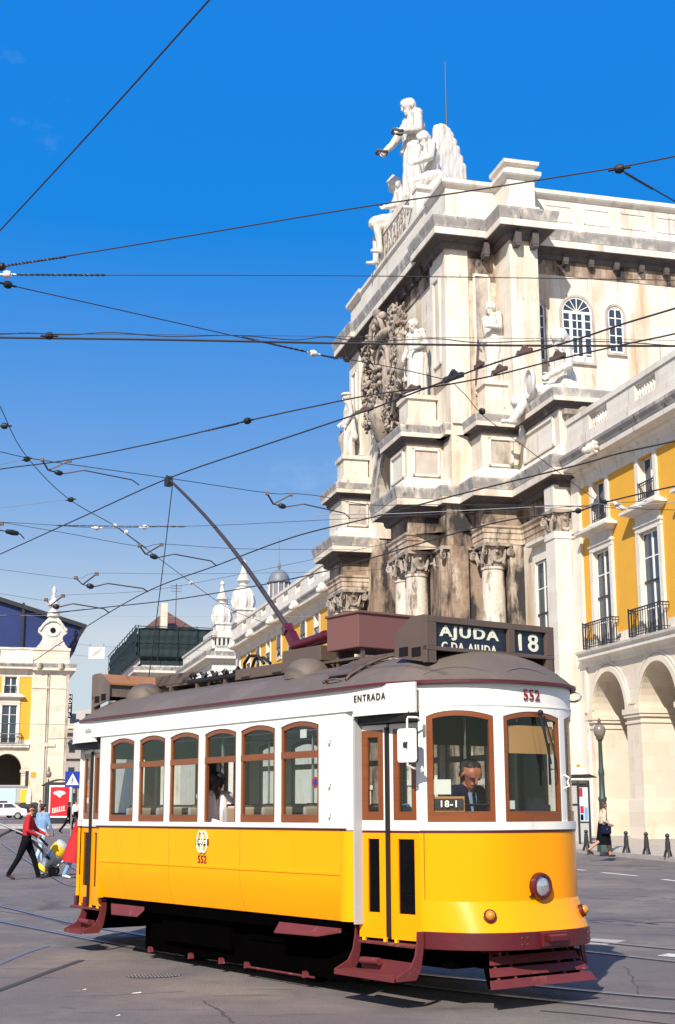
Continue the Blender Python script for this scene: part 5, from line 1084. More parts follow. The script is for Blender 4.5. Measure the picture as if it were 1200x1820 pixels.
for s_ in (0, 1):
    T = (lambda u: 2*AX-u) if s_ else (lambda u: u)
    mb = F()
    for (ua, ub, n0, n1) in ((-13.2, -11.45, 2.7, 4.35), (-11.4, -9.75, .4, 1.15), (-11.4, -10.95, 3.0, 3.95)): mb.box(*sorted((T(ua), T(ub))), n0, n1, G0, 15.3)
    mb.build('pilaster', M['dirty'], arch)
    capital(T(-12.0), 3.5, .70, 14.1, 1.2, name='pilaster_capital'); capital(T(-10.5), .8, .45, 14.1, 1.2, name='pilaster_capital')
    mb = F(); mb.box(*sorted((T(-5.4), T(-4.32))), -.1, 1.05, G0, 14.9); mb.box(*sorted((T(-5.45), T(-4.28))), -.1, 1.1, 14.55, 14.7); mb.box(*sorted((T(-5.5), T(-4.25))), -.1, 1.15, G0, 1.6); mb.build('giant_pilaster', M['stone_s'], arch)
    capital(T(-4.95), .45, .5, 14.75, 1.25, name='pilaster_capital')
    mb = F(); mb.box(*sorted((T(-5.5), T(-4.4))), -.1, 1.0, 16.0, 17.2); mb.build('pilaster_block', M['stone_s'], arch)
# framed stained panels on the pedestal storey
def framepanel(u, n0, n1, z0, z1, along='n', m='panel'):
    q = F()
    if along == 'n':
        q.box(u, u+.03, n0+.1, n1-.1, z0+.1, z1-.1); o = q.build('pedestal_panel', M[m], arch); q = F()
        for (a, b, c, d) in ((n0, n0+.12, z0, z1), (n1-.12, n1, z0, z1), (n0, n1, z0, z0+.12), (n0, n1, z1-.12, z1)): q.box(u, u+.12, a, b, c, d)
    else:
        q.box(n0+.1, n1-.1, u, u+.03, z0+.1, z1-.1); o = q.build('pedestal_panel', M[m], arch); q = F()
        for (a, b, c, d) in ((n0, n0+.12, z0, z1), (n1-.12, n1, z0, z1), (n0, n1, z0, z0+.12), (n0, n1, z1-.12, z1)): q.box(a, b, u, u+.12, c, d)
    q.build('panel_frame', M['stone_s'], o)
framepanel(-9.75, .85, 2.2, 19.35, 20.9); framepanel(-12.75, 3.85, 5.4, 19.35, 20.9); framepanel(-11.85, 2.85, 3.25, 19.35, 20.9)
framepanel(.45, -9.0, -5.2, 19.35, 20.9, 'u', 'stone_s'); framepanel(5.7, -15.4, -13.2, 19.35, 20.9, 'u', 'stone_s'); framepanel(-4.6, -1.6, .1, 19.4, 20.9)
framepanel(2*AX+15.85, 4.0, 5.4, 19.35, 20.9)
mb = F(); mb.box(-4.5, -4.15, -2.5, .35, 20.75, 21.0); mb.ball((-4.4, -.8, 20.9), .35, 10, 8); mb.build('carved_bracket', M['carved'], arch)
# statue plinths standing on the storey
for (u, n) in ((-10.85, 1.35), (-14.3, 4.55), (2*AX+14.3, 4.55), (2*AX+10.85, 1.35)):
    mb = F()
    for (o, z0, z1) in ((1.05, 22.0, 22.5), (.9, 22.5, 22.75), (.8, 22.75, 23.9), (.92, 23.9, 24.15)): mb.box(u-o, u+o, n-o, n+o, z0, z1)
    mb.build('statue_plinth', M['stained2'], arch)
# coat of arms and trophies
rnd = random.Random(3); mb = F()
def wr(u, z, n=4.0, r=.3, sc=(1, 1, 1)): mb.ball((u, n, z), r, 10, 7, sc)
mb.tube([(AX+1.3*math.cos(t), 4.5, 27.6+1.95*math.sin(t)) for t in np.linspace(0, 2*PI, 33)], .17, 8); mb.tube([(AX+1.02*math.cos(t), 4.62, 27.6+1.6*math.sin(t)) for t in np.linspace(0, 2*PI, 33)], .07, 6)
wr(AX, 27.6, 4.2, 1.2, (1, .45, 1.45))
for k in range(5):
    for j in range(3): wr(AX-.5+.5*(k % 3), 27+.5*j, 4.85, .16)
for k in range(7): wr(AX-1.2+.4*k, 30.0, 4.7, .3)
for k in range(5): wr(AX-1.0+.5*k, 30.6+(.5 if k % 2 == 0 else .25), 4.75, .28)
mb.tube([(AX-1.2, 4.6, 29.8), (AX-1.3, 4.9, 30.4), (AX-.7, 4.9, 31.1), (AX, 4.8, 31.4), (AX+.7, 4.9, 31.1), (AX+1.3, 4.9, 30.4), (AX+1.2, 4.6, 29.8)], .16, 8)
wr(AX, 31.6, 4.8, .3)
def leafy(u, n, z, ln, r):
    d = Vector((rnd.uniform(-1, 1), rnd.uniform(-.3, .6), rnd.uniform(-1, 1))).normalized()*ln/2; p = Vector((u, n, z)); mb.tube([p-d, p-d*.4, p+d*.3, p+d], [r*.3, r, r*.85, r*.2], 6)
for s_ in (-1, 1):
    for k in range(340):
        t = (k % 85)/84.; z = 31.2-7.2*t; u = AX+s_*(2.3+1.0*math.sin(t*5)+rnd.uniform(-.55, .55)); leafy(u, 4.0+rnd.uniform(0, .8), z+rnd.uniform(-.2, .2), rnd.uniform(.28, .62), rnd.uniform(.06, .14))
    for k in range(170):
        t = (k % 45)/44.; leafy(AX+s_*(1.2+2.8*t+rnd.uniform(-.3, .3)), 4.05+rnd.uniform(0, .6), 25.5+1.0*math.sin(t*3)+rnd.uniform(-.7, .7), rnd.uniform(.28, .6), rnd.uniform(.06, .13))
    for k in range(7):
        a = R(35+16*k); mb.tube([(AX+s_*1.6, 4.1, 28.2), (AX+s_*(1.6+2.2*math.cos(a)), 4.5, 28.2+2.4*math.sin(a)), (AX+s_*(1.6+3.2*math.cos(a)), 4.4, 28.2+3.4*math.sin(a))], [.12, .15, .07], 6)
    P = [(AX+s_*(1.9+2.0*math.sin(PI*k/12)), 4.5, 31.0-.52*k) for k in range(13)]; mb.tube(P, [.12+.18*math.sin(PI*k/12) for k in range(13)], 8)
mb.build('coat_of_arms', M['carved'], arch, smooth=60)
mb = F(); mb.tube([(-20.9, .1, 36), (-20.9, .1, 43), (-20.9, .1, 49.2)], [.10, .07, .03], 8); tag(mb.build('lightning_rod', M['iron'], None), 'thin dark lightning rod standing on top of the arch behind the winged statue', 'rod')
lr = bpy.data.objects['lightning_rod']; lr.location = FO; lr.rotation_euler = (0, 0, FRZ)
# ------------------------------------------------------------------ statues
NAZ = math.degrees(math.atan2(ND.x, ND.y)) % 360
def statue(label, u, n, z, H, az, J, robe=1., extra=(), props=None, group=None, z_fix=None, voxel=.03, pleats=True, name='stone_statue', bulk=1.25, hair=.02):
    root = empty(name, Wp(u, n, z), R(90-az), label, 'statue', group); ms = M['marble']
    caps = caps_for(J, H, ms, ms, ms, ms, bulk=bulk)+head_caps(J, H, ms, s=1.25)
    c, uu, f = np.array(J['headc']), np.array(J['hd']), J['f']; h = H*1.22
    caps += [(c+uu*.034*h-f*.012*h, c+uu*.036*h+f*.018*h, .045*h, .036*h, ms), (c-f*.028*h+uu*.01*h, c-f*.028*h-uu*hair*h, .036*h, .03*h, ms)]
    lo = min(float(J['ankL'][2]), float(J['ankR'][2]))-.02*H
    if robe:
        for k in range(9):
            a = 2*PI*k/9; w0 = .055*H*robe; w1 = (.085+.015*math.sin(k*2.1))*H*robe
            caps.append((np.array([math.cos(a)*w0*.7, math.sin(a)*w0, .02*H]), np.array([math.cos(a)*w1*.8, math.sin(a)*w1, lo+.02*H]), .045*H*robe, .030*H*robe, ms))
        ch = np.array(J['chest']); nk = np.array(J['neck'])
        caps.append((nk+np.array([0, .09*H, -.02*H]), np.array([.07*H, -.05*H, .0]), .03*H, .04*H, ms)); caps.append((nk+np.array([.0, .1*H, -.02*H]), np.array([-.08*H, .08*H, -.2*H]), .035*H, .045*H, ms))
    caps += [(np.array(a), np.array(b), r1, r2, ms) for a, b, r1, r2 in extra]
    dz = drop(J, caps) if z_fix is None else z_fix
    o = fig_mesh('body', caps, root, voxel, 2, .006*H if pleats else 0, 22./H); o.location.z = dz
    return root, dz, J
ST = 'stone statues on the triumphal arch'
stand = fk(4.6, .02, ((.12, .05, .05), (-.08, .12, .08)), ((.15, .25, 1.5, .6), (-.05, .3, .35, .0)), .12)
r_, dz, J_ = statue('standing stone man leaning on a sword, on the pedestal nearest the attic windows', -10.85, 1.35, 24.15, 4.7, NAZ-25, stand, 1.0, group=ST, bulk=1.3)
mb = MB(); mb.tube([(.55, -.55, 2.6), (.75, -.62, 0)], [.06, .045], 6); mb.bar((.5, -.75, 2.3), (.6, -.35, 2.3), .08); mb.tube([(-.3, .9, 3.2), (-.35, .95, 0)], .09, 6); mb.build('sword', M['crust'], r_)
stand2 = fk(4.6, .03, ((.25, .15, .05), (-.12, .1, .1)), ((-.1, .3, 1.2, .5), (.0, .3, .5, .1)), .35)
r_, dz, J_ = statue('standing stone man in a long coat beside the carved coat of arms', -14.3, 4.55, 24.15, 4.6, NAZ-25, stand2, 1.25, group=ST, bulk=1.35)
mb = MB(); mb.box(-.55, -.1, -1.15, -.35, 1.35, 2.2); mb.build('stone_block', M['marble'], r_)
stand3 = fk(4.6, .0, ((.18, .1, .05), (-.1, .1, .08)), ((-.1, .3, .5, .2), (.0, .3, .9, .3)), .2)
r_, dz, J_ = statue('standing stone man in a flat cap with a vase at his feet', 2*AX+13.6, 4.6, 24.15, 4.5, NAZ+10, stand3, .9, group=ST, bulk=1.25)
mb = MB(); mb.lathe([(.25, 0), (.3, .5), (.2, .9), (.38, 1.4), (.42, 1.9), (.25, 2.2), (.32, 2.3)], (.2, -1.05, 0), 14); mb.build('vase', M['carved'], r_, smooth=50); mb = MB(); hc = np.array(J_['headc'])+np.array(J_['hd'])*.05*4.6; mb.lathe([(0, -.05), (.36, -.03), (.38, .03), (.28, .13), (0, .15)], (hc[0]+.05, hc[1], hc[2]+dz), 14); mb.build('cap', M['marble'], r_, smooth=50)
stand4 = fk(4.6, .02, ((.12, .05, .05), (-.08, .12, .08)), ((.5, .35, 1.1, .5), (.1, .35, .35, .0)), .12)
statue('half hidden stone man directly behind the figure with the vase', 2*AX+10.85, 1.35, 24.15, 4.5, NAZ, stand4, .8, group=ST)
# reclining river figures
recl = fk(5.2, -.35, ((1.25, .55, .1), (1.45, 1.0, .15)), ((.3, .6, 1.1, .3), (-.5, .5, .9, .0)), .45)
r_, dz, J_ = statue('reclining bearded stone river figure resting on a round shield above the yellow palace', -8.0, -1.1, 22.05, 7.0, NAZ+6, fk(7.0, -.16, ((1.35, .75, .1), (1.15, 1.0, .2)), ((.1, .45, 1.0, .3), (-.35, .5, .8, .0)), .35), 0, group=ST, z_fix=1.15, bulk=1.15, hair=.05,
    extra=[((-.6, 0, -.5), (1.0, .1, -.5), .75, .6), ((.8, -.5, -.35), (2.0, -.6, -.7), .5, .32), ((-1.0, .3, -.4), (-.2, .5, .2), .6, .45), ((.9, .4, -.2), (2.4, .3, -.8), .45, .3), ((-1.6, -.6, -.7), (-.4, -1.0, .1), .5, .35), ((-1.8, 0, -.7), (.9, -1.0, -.75), .5, .4), ((.3, -.4, .2), (1.3, -.5, .1), .42, .36), ((-.3, -.2, 1.4), (-.5, .1, 0), .5, .6)])
mb = MB(); mb.lathe([(0, .12), (.3, .1), (.55, .02), (.62, .10), (.74, .12), (.80, 0), (.7, -.1), (0, -.12)], (1.9, 1.25, 1.0), 24, 'x'); mb.build('round_shield', M['marble'], r_, smooth=50)
statue('reclining stone river figure on the far side of the arch', 2*AX+6.9, -.2, 22.05, 5.4, NAZ-5, fk(5.4, -.35, ((1.25, .55, .1), (1.45, 1.0, .15)), ((.3, .6, 1.1, .3), (-.5, .5, .9, .0)), .4), 0, group=ST, z_fix=.9)
# crowning group
CG = 'crowning statue group on the arch'
gl = fk(7.3, .05, ((.12, .05, .05), (-.05, .1, .05)), ((.05, .25, 1.45, .5), (.55, .3, .15, -.1)), .28)
r_, dz, J_ = statue('tall robed stone woman holding out wreaths, standing highest on top of the arch', -21.1, 2.25, 38.85, 7.3, NAZ-6, gl, 1.15, group=CG, voxel=.04, hair=.035, bulk=1.45)
for nm in ('wrL', 'wrR'):  # a wreath in each hand
    c = np.array(J_[nm])+np.array([.25, 0, -.1]); mb = MB(); mb.tube([(c[0]+.34*math.cos(a), c[1]+.30*math.sin(a), c[2]+.06*math.sin(3*a)) for a in np.linspace(0, 2*PI, 17)], .10, 8); mb.build('wreath', M['crust'], r_).location.z = dz
ge = fk(6.4, .10, ((1.15, 1.15, .15), (.9, 1.2, .1)), ((.2, .35, 1.0, .3), (-.1, .4, .6, 0)), .35)
wing = [((-.5-.24*k, -.6-.07*k, .9-.16*k), (-.75-.215*k, -.8-.045*k, 3.2+1.05*math.sin(.55+.36*k)-.16*k), .30, .34-.01*k) for k in range(9)]
r_, dz, J_ = statue('seated winged stone figure at the near end of the crowning group', -18.3, 2.1, 38.2, 6.2, NAZ, ge, 0, group=CG, voxel=.04, bulk=1.45, z_fix=1.35, extra=wing+[((-.3, 0, -.2), (-.3, 0, -1.0), .8, .9), ((.3, .3, -.1), (1.2, .4, -.9), .45, .4), ((.3, -.3, -.1), (1.0, -.5, -.9), .45, .4)], name='winged_stone_statue')
va = fk(6.4, -.05, ((1.25, 1.35, .1), (1.0, .95, .1)), ((.1, .4, 1.4, .5), (.0, .45, .5, 0)), .45)
r_, dz, J_ = statue('seated helmeted stone figure with one leg hanging down at the far end', -23.9, 2.5, 38.2, 6.2, NAZ+4, va, 0, group=CG, voxel=.04, bulk=1.45, z_fix=.75, extra=[((-.3, 0, -.1), (-.3, 0, -.5), .8, .9), ((.2, .4, .1), (1.5, .3, -.2), .5, .5)], name='helmeted_stone_statue')
hc = np.array(J_['headc'])+np.array(J_['hd'])*.03*6.4; mb = MB(); mb.ball((hc[0], hc[1], hc[2]+.15), .42, 14, 8, (1.15, .9, .9)); mb.tube([(hc[0]+.5, hc[1], hc[2]+.15), (hc[0]+.1, hc[1], hc[2]+.62), (hc[0]-.55, hc[1], hc[2]+.3), (hc[0]-.75, hc[1], hc[2]-.2)], [.06, .14, .13, .08], 8); mb.build('helmet', M['marble'], r_, smooth=50).location.z = dz
# ------------------------------------------------------------------ ground
def sheet(name, m, x0, x1, ys, dz=0., kind='structure'):
    mb = MB(); n = len(ys)
    mb.add([(x, y, gz(y)+dz) for y in ys for x in (x0, x1)], [(2*i, 2*i+1, 2*i+3, 2*i+2) for i in range(n-1)])
    return tag(mb.build(name, m, recalc=False), kind=kind)
sheet('road', M['asphalt'], -700, 700, [-60, 0, 8, 16, 40, 80, 135, 400, 1600])
def ground(x, y, k=0.):
    z = 0.
    for _ in range(120): p = atZ(x, y, z); z = z*.6+.4*(gz(p.y)+k)
    return Vector((p.x, p.y, z))
# pavement in front of the palace and arch
def paved(name, pts, h=.13, m='paving'):
    mb = MB(); n = len(pts); vs = [(p.x, p.y, gz(p.y)+h) for p in pts]; vb = [(p.x, p.y, gz(p.y)-.1) for p in pts]
    mb.add(vs+vb, [tuple(range(n))]+[(i, (i+1) % n, n+(i+1) % n, n+i) for i in range(n)]); return tag(mb.build(name, M[m]), kind='structure')
us_ = [30, 10, -5, -20, -40, -60, -80, -98]
paved('pavement', [Wp(u, 7.0, 0) for u in us_]+[Wp(u, -6.3, 0) for u in us_[::-1]])
paved('kerb', [Wp(u, 7.25, 0) for u in us_]+[Wp(u, 7.0, 0) for u in us_[::-1]], .134, 'kerb')
A_ = ground(-300, 1466); B_ = ground(150, 1466)
paved('island_pavement', [Vector((-60, 88, 0)), Vector((-13, 88, 0)), Vector((-16, 96, 0)), Vector((-70, 98, 0))], .12)
paved('far_pavement', [Vector((-120, 146, 0)), Vector((-38, 150, 0)), Vector((-42, 172, 0)), Vector((-130, 168, 0))], .12)
def groundstrip(name, pts, w, m, dz, smooth=8, kind=None, parent=None):
    P = []
    n = len(pts)
    for i in range(n-1):
        p0, p1, p2, p3 = pts[max(i-1, 0)], pts[i], pts[i+1], pts[min(i+2, n-1)]
        for k in range(smooth):
            t = k/smooth; P.append(.5*((2*p1)+(p2-p0)*t+(2*p0-5*p1+4*p2-p3)*t*t+(3*p1-p0-3*p2+p3)*t**3))
    P.append(pts[-1]); vs = []
    for i, p in enumerate(P):
        d = (P[min(i+1, len(P)-1)]-P[max(i-1, 0)]); d.z = 0; d.normalize(); s_ = Vector((-d.y, d.x, 0))*w/2
        for q in (p+s_, p-s_): vs.append((q.x, q.y, gz(q.y)+dz))
    mb = MB(); mb.add(vs, [(2*i, 2*i+1, 2*i+3, 2*i+2) for i in range(len(P)-1)]); o = mb.build(name, M[m], parent, recalc=False)
    if kind: tag(o, kind=kind)
    return o
RA = [(-60, 1598), (10, 1613), (133, 1642), (260, 1664), (400, 1687), (560, 1709), (728, 1731), (858, 1744), (1080, 1766), (1200, 1776), (1420, 1790)]
RB = [(-60, 1625), (0, 1638), (200, 1678), (375, 1708), (560, 1734), (728, 1752), (827, 1764), (1080, 1790), (1200, 1801), (1420, 1815)]
RC = [(5, 1500), (90, 1556), (147, 1579), (330, 1612), (600, 1647), (1030, 1691), (1200, 1710), (1420, 1730)]
RD = [(40, 1484), (60, 1492), (147, 1552), (260, 1588), (460, 1618), (760, 1652), (1036, 1673), (1200, 1688), (1420, 1706)]
for nm, (L_, dk) in enumerate(((RA, 'far rail of the track the tram stands on'), (RB, 'near rail of the track the tram stands on'), (RC, 'near rail of the second track curving behind the tram'), (RD, 'far rail of the second track curving behind the tram'))):
    P = [ground(*q) for q in L_]
    r0 = empty('tram_rail', (0, 0, 0), 0, 'shiny groove rail, '+dk, 'rail', 'tram rails in the asphalt')
    groundstrip('groove', P, .15, 'groove', .004, parent=r0)
    o = groundstrip('rail_head', P, .055, 'rail', .010, parent=r0); o2 = groundstrip('guard_lip', [p+Vector((.045, .055, 0)) for p in P], .018, 'rail', .010, parent=r0)
for i, q in enumerate((((-40, 1775), (60, 1738), (120, 1716), (146, 1707)), ((-20, 1722), (15, 1706), (50, 1692), (84, 1682)))):
    P = [ground(*z) for z in q]; groundstrip('disused_rail', P, .09 if i == 0 else .10, 'groove' if i == 0 else 'oldsteel', .006, kind=None)
    tag(bpy.data.objects['disused_rail' if i == 0 else 'disused_rail.001'], ('dark slot of a disused rail ending in the asphalt at lower left', 'short grey stub of disused rail in the asphalt at far left')[i], 'rail')
P = [ground(*z) for z in ((960, 1797), (1060, 1806), (1200, 1822), (1300, 1832))]; tag(groundstrip('asphalt_joint', P, .035, 'groove', .005), 'thin dark joint in the asphalt at the bottom right corner', 'joint')
DL = 'lane dashes beyond the tram'
for (a, b, w, tx) in (((1023, 1545.5), (1040, 1547), .16, 'partly hidden by the tram nose'), ((1070, 1551), (1133, 1557), .16, 'in the middle, right of the tram'), ((1178, 1563), (1235, 1570), .16, 'at the right edge')):
    P = [ground(*a), ground(*b)]; tag(groundstrip('lane_dash', P, w, 'line', .004, 2), 'worn white road dash '+tx, 'road marking', DL)
tag(groundstrip('road_mark', [ground(1178, 1697), ground(1230, 1701)], .3, 'line', .004, 2), 'white painted road mark beside the second track', 'road marking')
tag(groundstrip('painted_sun_patch', [ground(1030, 1672), ground(1096, 1676)], .7, 'paving', .004, 2), 'pale painted patch of sunlight on the asphalt by the tram bumper', 'patch')  # sunlit spot on the road, painted as a pale strip
for i, (q, w_, lab) in enumerate((([(1015, 1537), (1110, 1539), (1230, 1542)], .16, 'long dark sealed joint across the road right of the tram'), ([(1048, 1636), (1090, 1634), (1140, 1640)], .16, 'short dark repair streak in the road just right of the tram'), ([(1150, 1641), (1185, 1639), (1225, 1643)], .12, 'short dark repair streak in the road at the right edge'), ([(-20, 1618), (60, 1628), (150, 1652)], .05, 'thin dark crack in the asphalt left of the tram'))):
    tag(groundstrip('asphalt_joint', [ground(*z) for z in q], w_, 'tarjoint', .0045), lab, 'joint')
# drain grate
gc = ground(273, 1735); gr = empty('drain_grate', gc, .25, 'oval iron drain grate sunk in the asphalt in the foreground', 'grate')
mb = MB()
for k in range(15):
    x = -.28+.04*k; h = .17*math.sqrt(max(.02, 1-(x/.31)**2)); mb.box(x-.010, x+.010, -h, h, .004, .012)
mb.build('bars', M['rail'], gr); mb = MB(); mb.lathe([(.0, .0035), (.31, .0035), (.31, .006), (0, .006)], (0, 0, 0), 24); o = mb.build('pit', M['groove'], gr); o.scale = (1, .6, 1)
for i, (a, b, s_) in enumerate(((243, 1766, .05), (210, 1806, .02), (150, 1760, .02))):
    p = ground(a, b); mb = MB(); mb.add([(-s_, -.03*s_/.05, .004), (s_, -.02*s_/.05, .008), (s_*.8, .03*s_/.05, .014), (-s_*.9, .02*s_/.05, .005)], [(0, 1, 2, 3)]); o = mb.build('paper_scrap', M['paper']); o.location = p
    tag(o, ('largest white paper scrap lying below the drain grate', 'tiny white scrap on the asphalt nearest the bottom edge', 'tiny white scrap left of the drain grate')[i], 'litter', 'scraps on the asphalt')
# ------------------------------------------------------------------ far side of the square
lw_root_loc = FO+ND*1.5
lw = palace('arcaded_palace_wing', 'long ochre yellow palace wing running away beyond the arch', lw_root_loc, FRZ, [-40.5-4.65*k for k in range(9)][::-1], -84.2, -37.2, 1.0, fmf, full=False, bal_off=0)
mb = F(); mb.box(-84.2, -37.3, -10, -.5, .9, 9.5); mb.build('lower_storey', M['stone_s'], lw)
mb = F(); mb.box(-84.3, -82.2, -.5, .12, .9, 17.8); mb.build('end_pilaster', M['stone_s'], lw)
for k in range(5):
    uu = -44-9.3*k; mb = F(); mb.ball((uu, 1.0, 18.3), .42, 10, 7); mb.ball((uu, 1.3, 18.1), .25, 8, 6); mb.build('lion_head_spout', M['marble'], lw, smooth=50)
def finial(label, p, s, rz, par=None):
    r = empty('baroque_finial', p, rz, label, 'finial', 'baroque finials on the palace corners')
    mb = MB(); mb.box(-1.1*s, 1.1*s, -.9*s, .9*s, 0, 1.4*s); mb.box(-1.25*s, 1.25*s, -1.05*s, 1.05*s, 1.35*s, 1.6*s); mb.box(-1.35*s, 1.35*s, -1.15*s, 1.15*s, 0, .3*s); mb.build('base', M['marble'], r)
    mb = MB(); mb.lathe([(1.0, 1.6), (1.12, 2.2), (1.05, 3.0), (.75, 3.7), (.6, 3.9), (.75, 4.0), (.42, 4.15), (.4, 4.3), (.72, 4.55), (.68, 4.7), (.3, 5.6), (.22, 6.1), (.24, 6.3), (.32, 6.4), (.22, 6.7), (.05, 6.85)], (0, 0, 0), 16)
    for k in range(8): a = 2*PI*k/8; mb.tube([(1.0*math.cos(a), 1.0*math.sin(a), 1.7), (1.15*math.cos(a), 1.15*math.sin(a), 2.3), (.95*math.cos(a), .95*math.sin(a), 3.3), (.65*math.cos(a), .65*math.sin(a), 3.8)], [.15, .2, .16, .1], 6)
    mb.v = [(x*s, y*s, z*s) for x, y, z in mb.v]; mb.build('spire', M['marble'], r, smooth=40); return r
finial('tall urn-like white finial on the corner of the long palace wing', Wp(-82.6, 1.2, 20.6), .98, FRZ)
# block beyond the side street with the second finial
bk = lambda nm, lab, cat, loc, rz: empty(nm, loc, rz, lab, cat)
def block(name, label, u0, u1, n0, n1, zb, zt, m='stone_s', n_off=0.):
    r = empty(name, FO, FRZ, label, 'building')
    mb = F(); mb.box(u0, u1, n0, n1, zb, zt-2.4); mb.build('wall', M[m], r)
    pth = [(u1, n0), (u1, n1), (u0, n1)]
    cornice(r, pth, zt-3.1, zt-1.9, .9, ('stone_s', 'stone_s', 'grey'), side=1)
    mb = F(); mb.box(u0, u1, n0, n1-.3, zt-2.4, zt-1.2); mb.box(u0, u1+.1, n1-.5, n1+.1, zt-.25, zt); mb.box(u1-.4, u1+.1, n0, n1+.1, zt-.25, zt); mb.box(u0, u1, n0, n1, zt-1.5, zt-1.15)
    n = n0+.5
    while n < n1-.3: mb.box(u1-.3, u1, n, n+.22, zt-1.2, zt-.2); n += .5
    u = u0+.5
    while u < u1-.3: mb.box(u, u+.22, n1-.3, n1, zt-1.2, zt-.2); u += .5
    mb.build('parapet', M['marble'], r); return r
b2 = block('corner_building', 'pale corner building carrying a white finial, left of the long wing', -122, -99, -3.6, 1.6, .9, 21.5)
mb = F(); mb.box(-105, -99, -3.6, 1.7, 21.3, 22.0); mb.build('attic_step', M['marble'], b2)
finial('slender white finial standing left of the taller one, on the corner building', Wp(-101, .2, 21.6), .95, FRZ)
b3 = block('netted_building', 'building wrapped in dark green scaffold netting behind a white balustrade', -170, -128, -2.5, 6.5, .9, 22.6)
def quad_box(name, par, u0, u1, n0, n1, z0, z1, m): q = F(); q.box(u0, u1, n0, n1, z0, z1); return q.build(name, M[m], par)
nb = MB(fmf); rr = random.Random(5)
for (face) in range(2):
    N_ = 70; Z_ = 10; vs = []
    for i in range(N_+1):
        for j in range(Z_+1):
            t = i/N_; zz = 22.0+(3.9+.10*math.sin(t*11)+.08*math.sin(t*29))*j/Z_
            if face == 0: vs.append((-127.4+.05*math.sin(i*1.7+j*.3)+.10*math.sin(j*1.9), -14+20.8*t, zz))
            else: vs.append((-127.4-38*t, 6.9+.05*math.sin(i*1.7+j*.3)+.10*math.sin(j*1.9), zz))
    nb.add(vs, [(i*(Z_+1)+j, (i+1)*(Z_+1)+j, (i+1)*(Z_+1)+j+1, i*(Z_+1)+j+1) for i in range(N_) for j in range(Z_)])
sc_ = MB(fmf)
for k in range(9): sc_.tube([(-127.1, -14+2.6*k, 21.5), (-127.1, -14+2.6*k, 26.2)], .05, 5)
for k in range(12): sc_.tube([(-127.4-3.3*k, 7.2, 21.5), (-127.4-3.3*k, 7.2, 26.2)], .05, 5)
for z in (24.0, 26.0): sc_.tube([(-127.1, -14, z), (-127.1, 7.2, z), (-165, 7.2, z)], .06, 5)
sc_.build('scaffold_poles', M['net'], b3)
nb.build('scaffold_net', M['net'], b3, smooth=80); quad_box('net_core', b3, -165, -127.9, -14, 6.4, 21, 25.6, 'net')
mb = F(); mb.add([(-150, -3, 27), (-138, -3, 27), (-138, 5, 27), (-150, 5, 27), (-144, 1, 30.6)], [(0, 1, 4), (1, 2, 4), (2, 3, 4), (3, 0, 4), (0, 1, 2, 3)]); mb.build('hip_roof', M['tile'], b3)
quad_box('attic_wall', b3, -149, -138.5, -2.6, 4.6, 25, 27.2, 'stone_s')
for (u, n, z0, z1, mm) in ((-137, 2.2, 26, 30.6, 'stone_w'), (-132, -12, 26, 30.5, 'tile'), (-138, -6.5, 26, 29.6, 'stone_w')): quad_box('chimney', b3, u-.6, u+.6, n-.45, n+.45, z0, z1, mm); 
mb = F()
for (u, n, z) in ((-137, .5, 33.5), (-138, -7, 32), (-131, -13, 33)):
    mb.tube([(u, n, 26), (u, n, z)], .05, 5)
    for k in range(3): mb.bar((u, n-.8, z-.3-.4*k), (u, n+.8, z-.3-.4*k), .05)
mb.build('aerial', M['iron'], b3)
# dome lantern
p = atY(496, 1062, 190); dm = empty('dome_lantern', (p.x, p.y, 20), 0, 'small grey ribbed dome on an arcaded drum rising behind the palace roof', 'dome')
z0 = p.z-20; mb = MB(); mb.lathe([(1.45, -8), (1.45, z0+2.0)], (0, 0, 0), 16); mb.lathe([(1.55, z0+1.9), (1.7, z0+2.1), (1.55, z0+2.25)], (0, 0, 0), 16); mb.build('drum', M['slate'], dm)
mb = MB()
for k in range(12): a = 2*PI*k/12; mb.tube([(1.5*math.cos(a), 1.5*math.sin(a), z0-1), (1.5*math.cos(a), 1.5*math.sin(a), z0+2)], .09, 5)
mb.build('drum_column', M['marble'], dm)
mb = MB(); mb.lathe([(1.5*math.cos(a), z0+2.2+1.75*math.sin(a)) for a in np.linspace(0, PI/2-.08, 9)]+[(.2, z0+4.1), (.22, z0+4.5), (.05, z0+5.4)], (0, 0, 0), 20); mb.tube([(0, 0, z0+5), (0, 0, z0+8.6)], .03, 4); mb.build('cupola', M['slate'], dm, smooth=40)
# west palace block at the left edge
WO = atY(112, 1430, 163); WO.z = 0; WB = 1.15
wp = palace('arcaded_palace_block', 'pale arcaded palace block with yellow panels and blue tarpaulin roof at the left edge', WO, AZ1, [-6.5-4.65*k for k in range(5)][::-1], -29, -4.1, WB, fmf, bal_off=-2.3, deep=14)
mb = F()
mb.box(-4.1, 0, -14, .12, WB, WB+17.0); mb.box(-4.05, -2.35, 0, .3, WB, WB+17.0); mb.box(-2.05, -.15, 0, .3, WB, WB+17.0); mb.box(-4.1, .1, 0, .38, WB+14.9, WB+15.1); mb.box(-2.4, -1.2, 0, .45, WB+8.2, WB+8.6)
mb.build('corner_pilaster', M['stone_w'], wp)
cornice(wp, [(.1, -13), (.1, .1), (-4.1, .1)], WB+16.6, WB+17.8, .9, ('stone_s', 'stone_w', 'grey'), side=1)
mb = F(); mb.box(-4.1, .1, -10, .5, WB+17.7, WB+19.35); mb.box(-4.1, .2, -10, .6, WB+19.35, WB+19.65)
for u in (-3.4, -.9): mb.tube([(u, .3, WB+17.2), (u, 1.0, WB+17.4), (u, 1.3, WB+17.9)], [.2, .3, .25], 8)
mb.build('corner_parapet', M['stone_w'], wp)
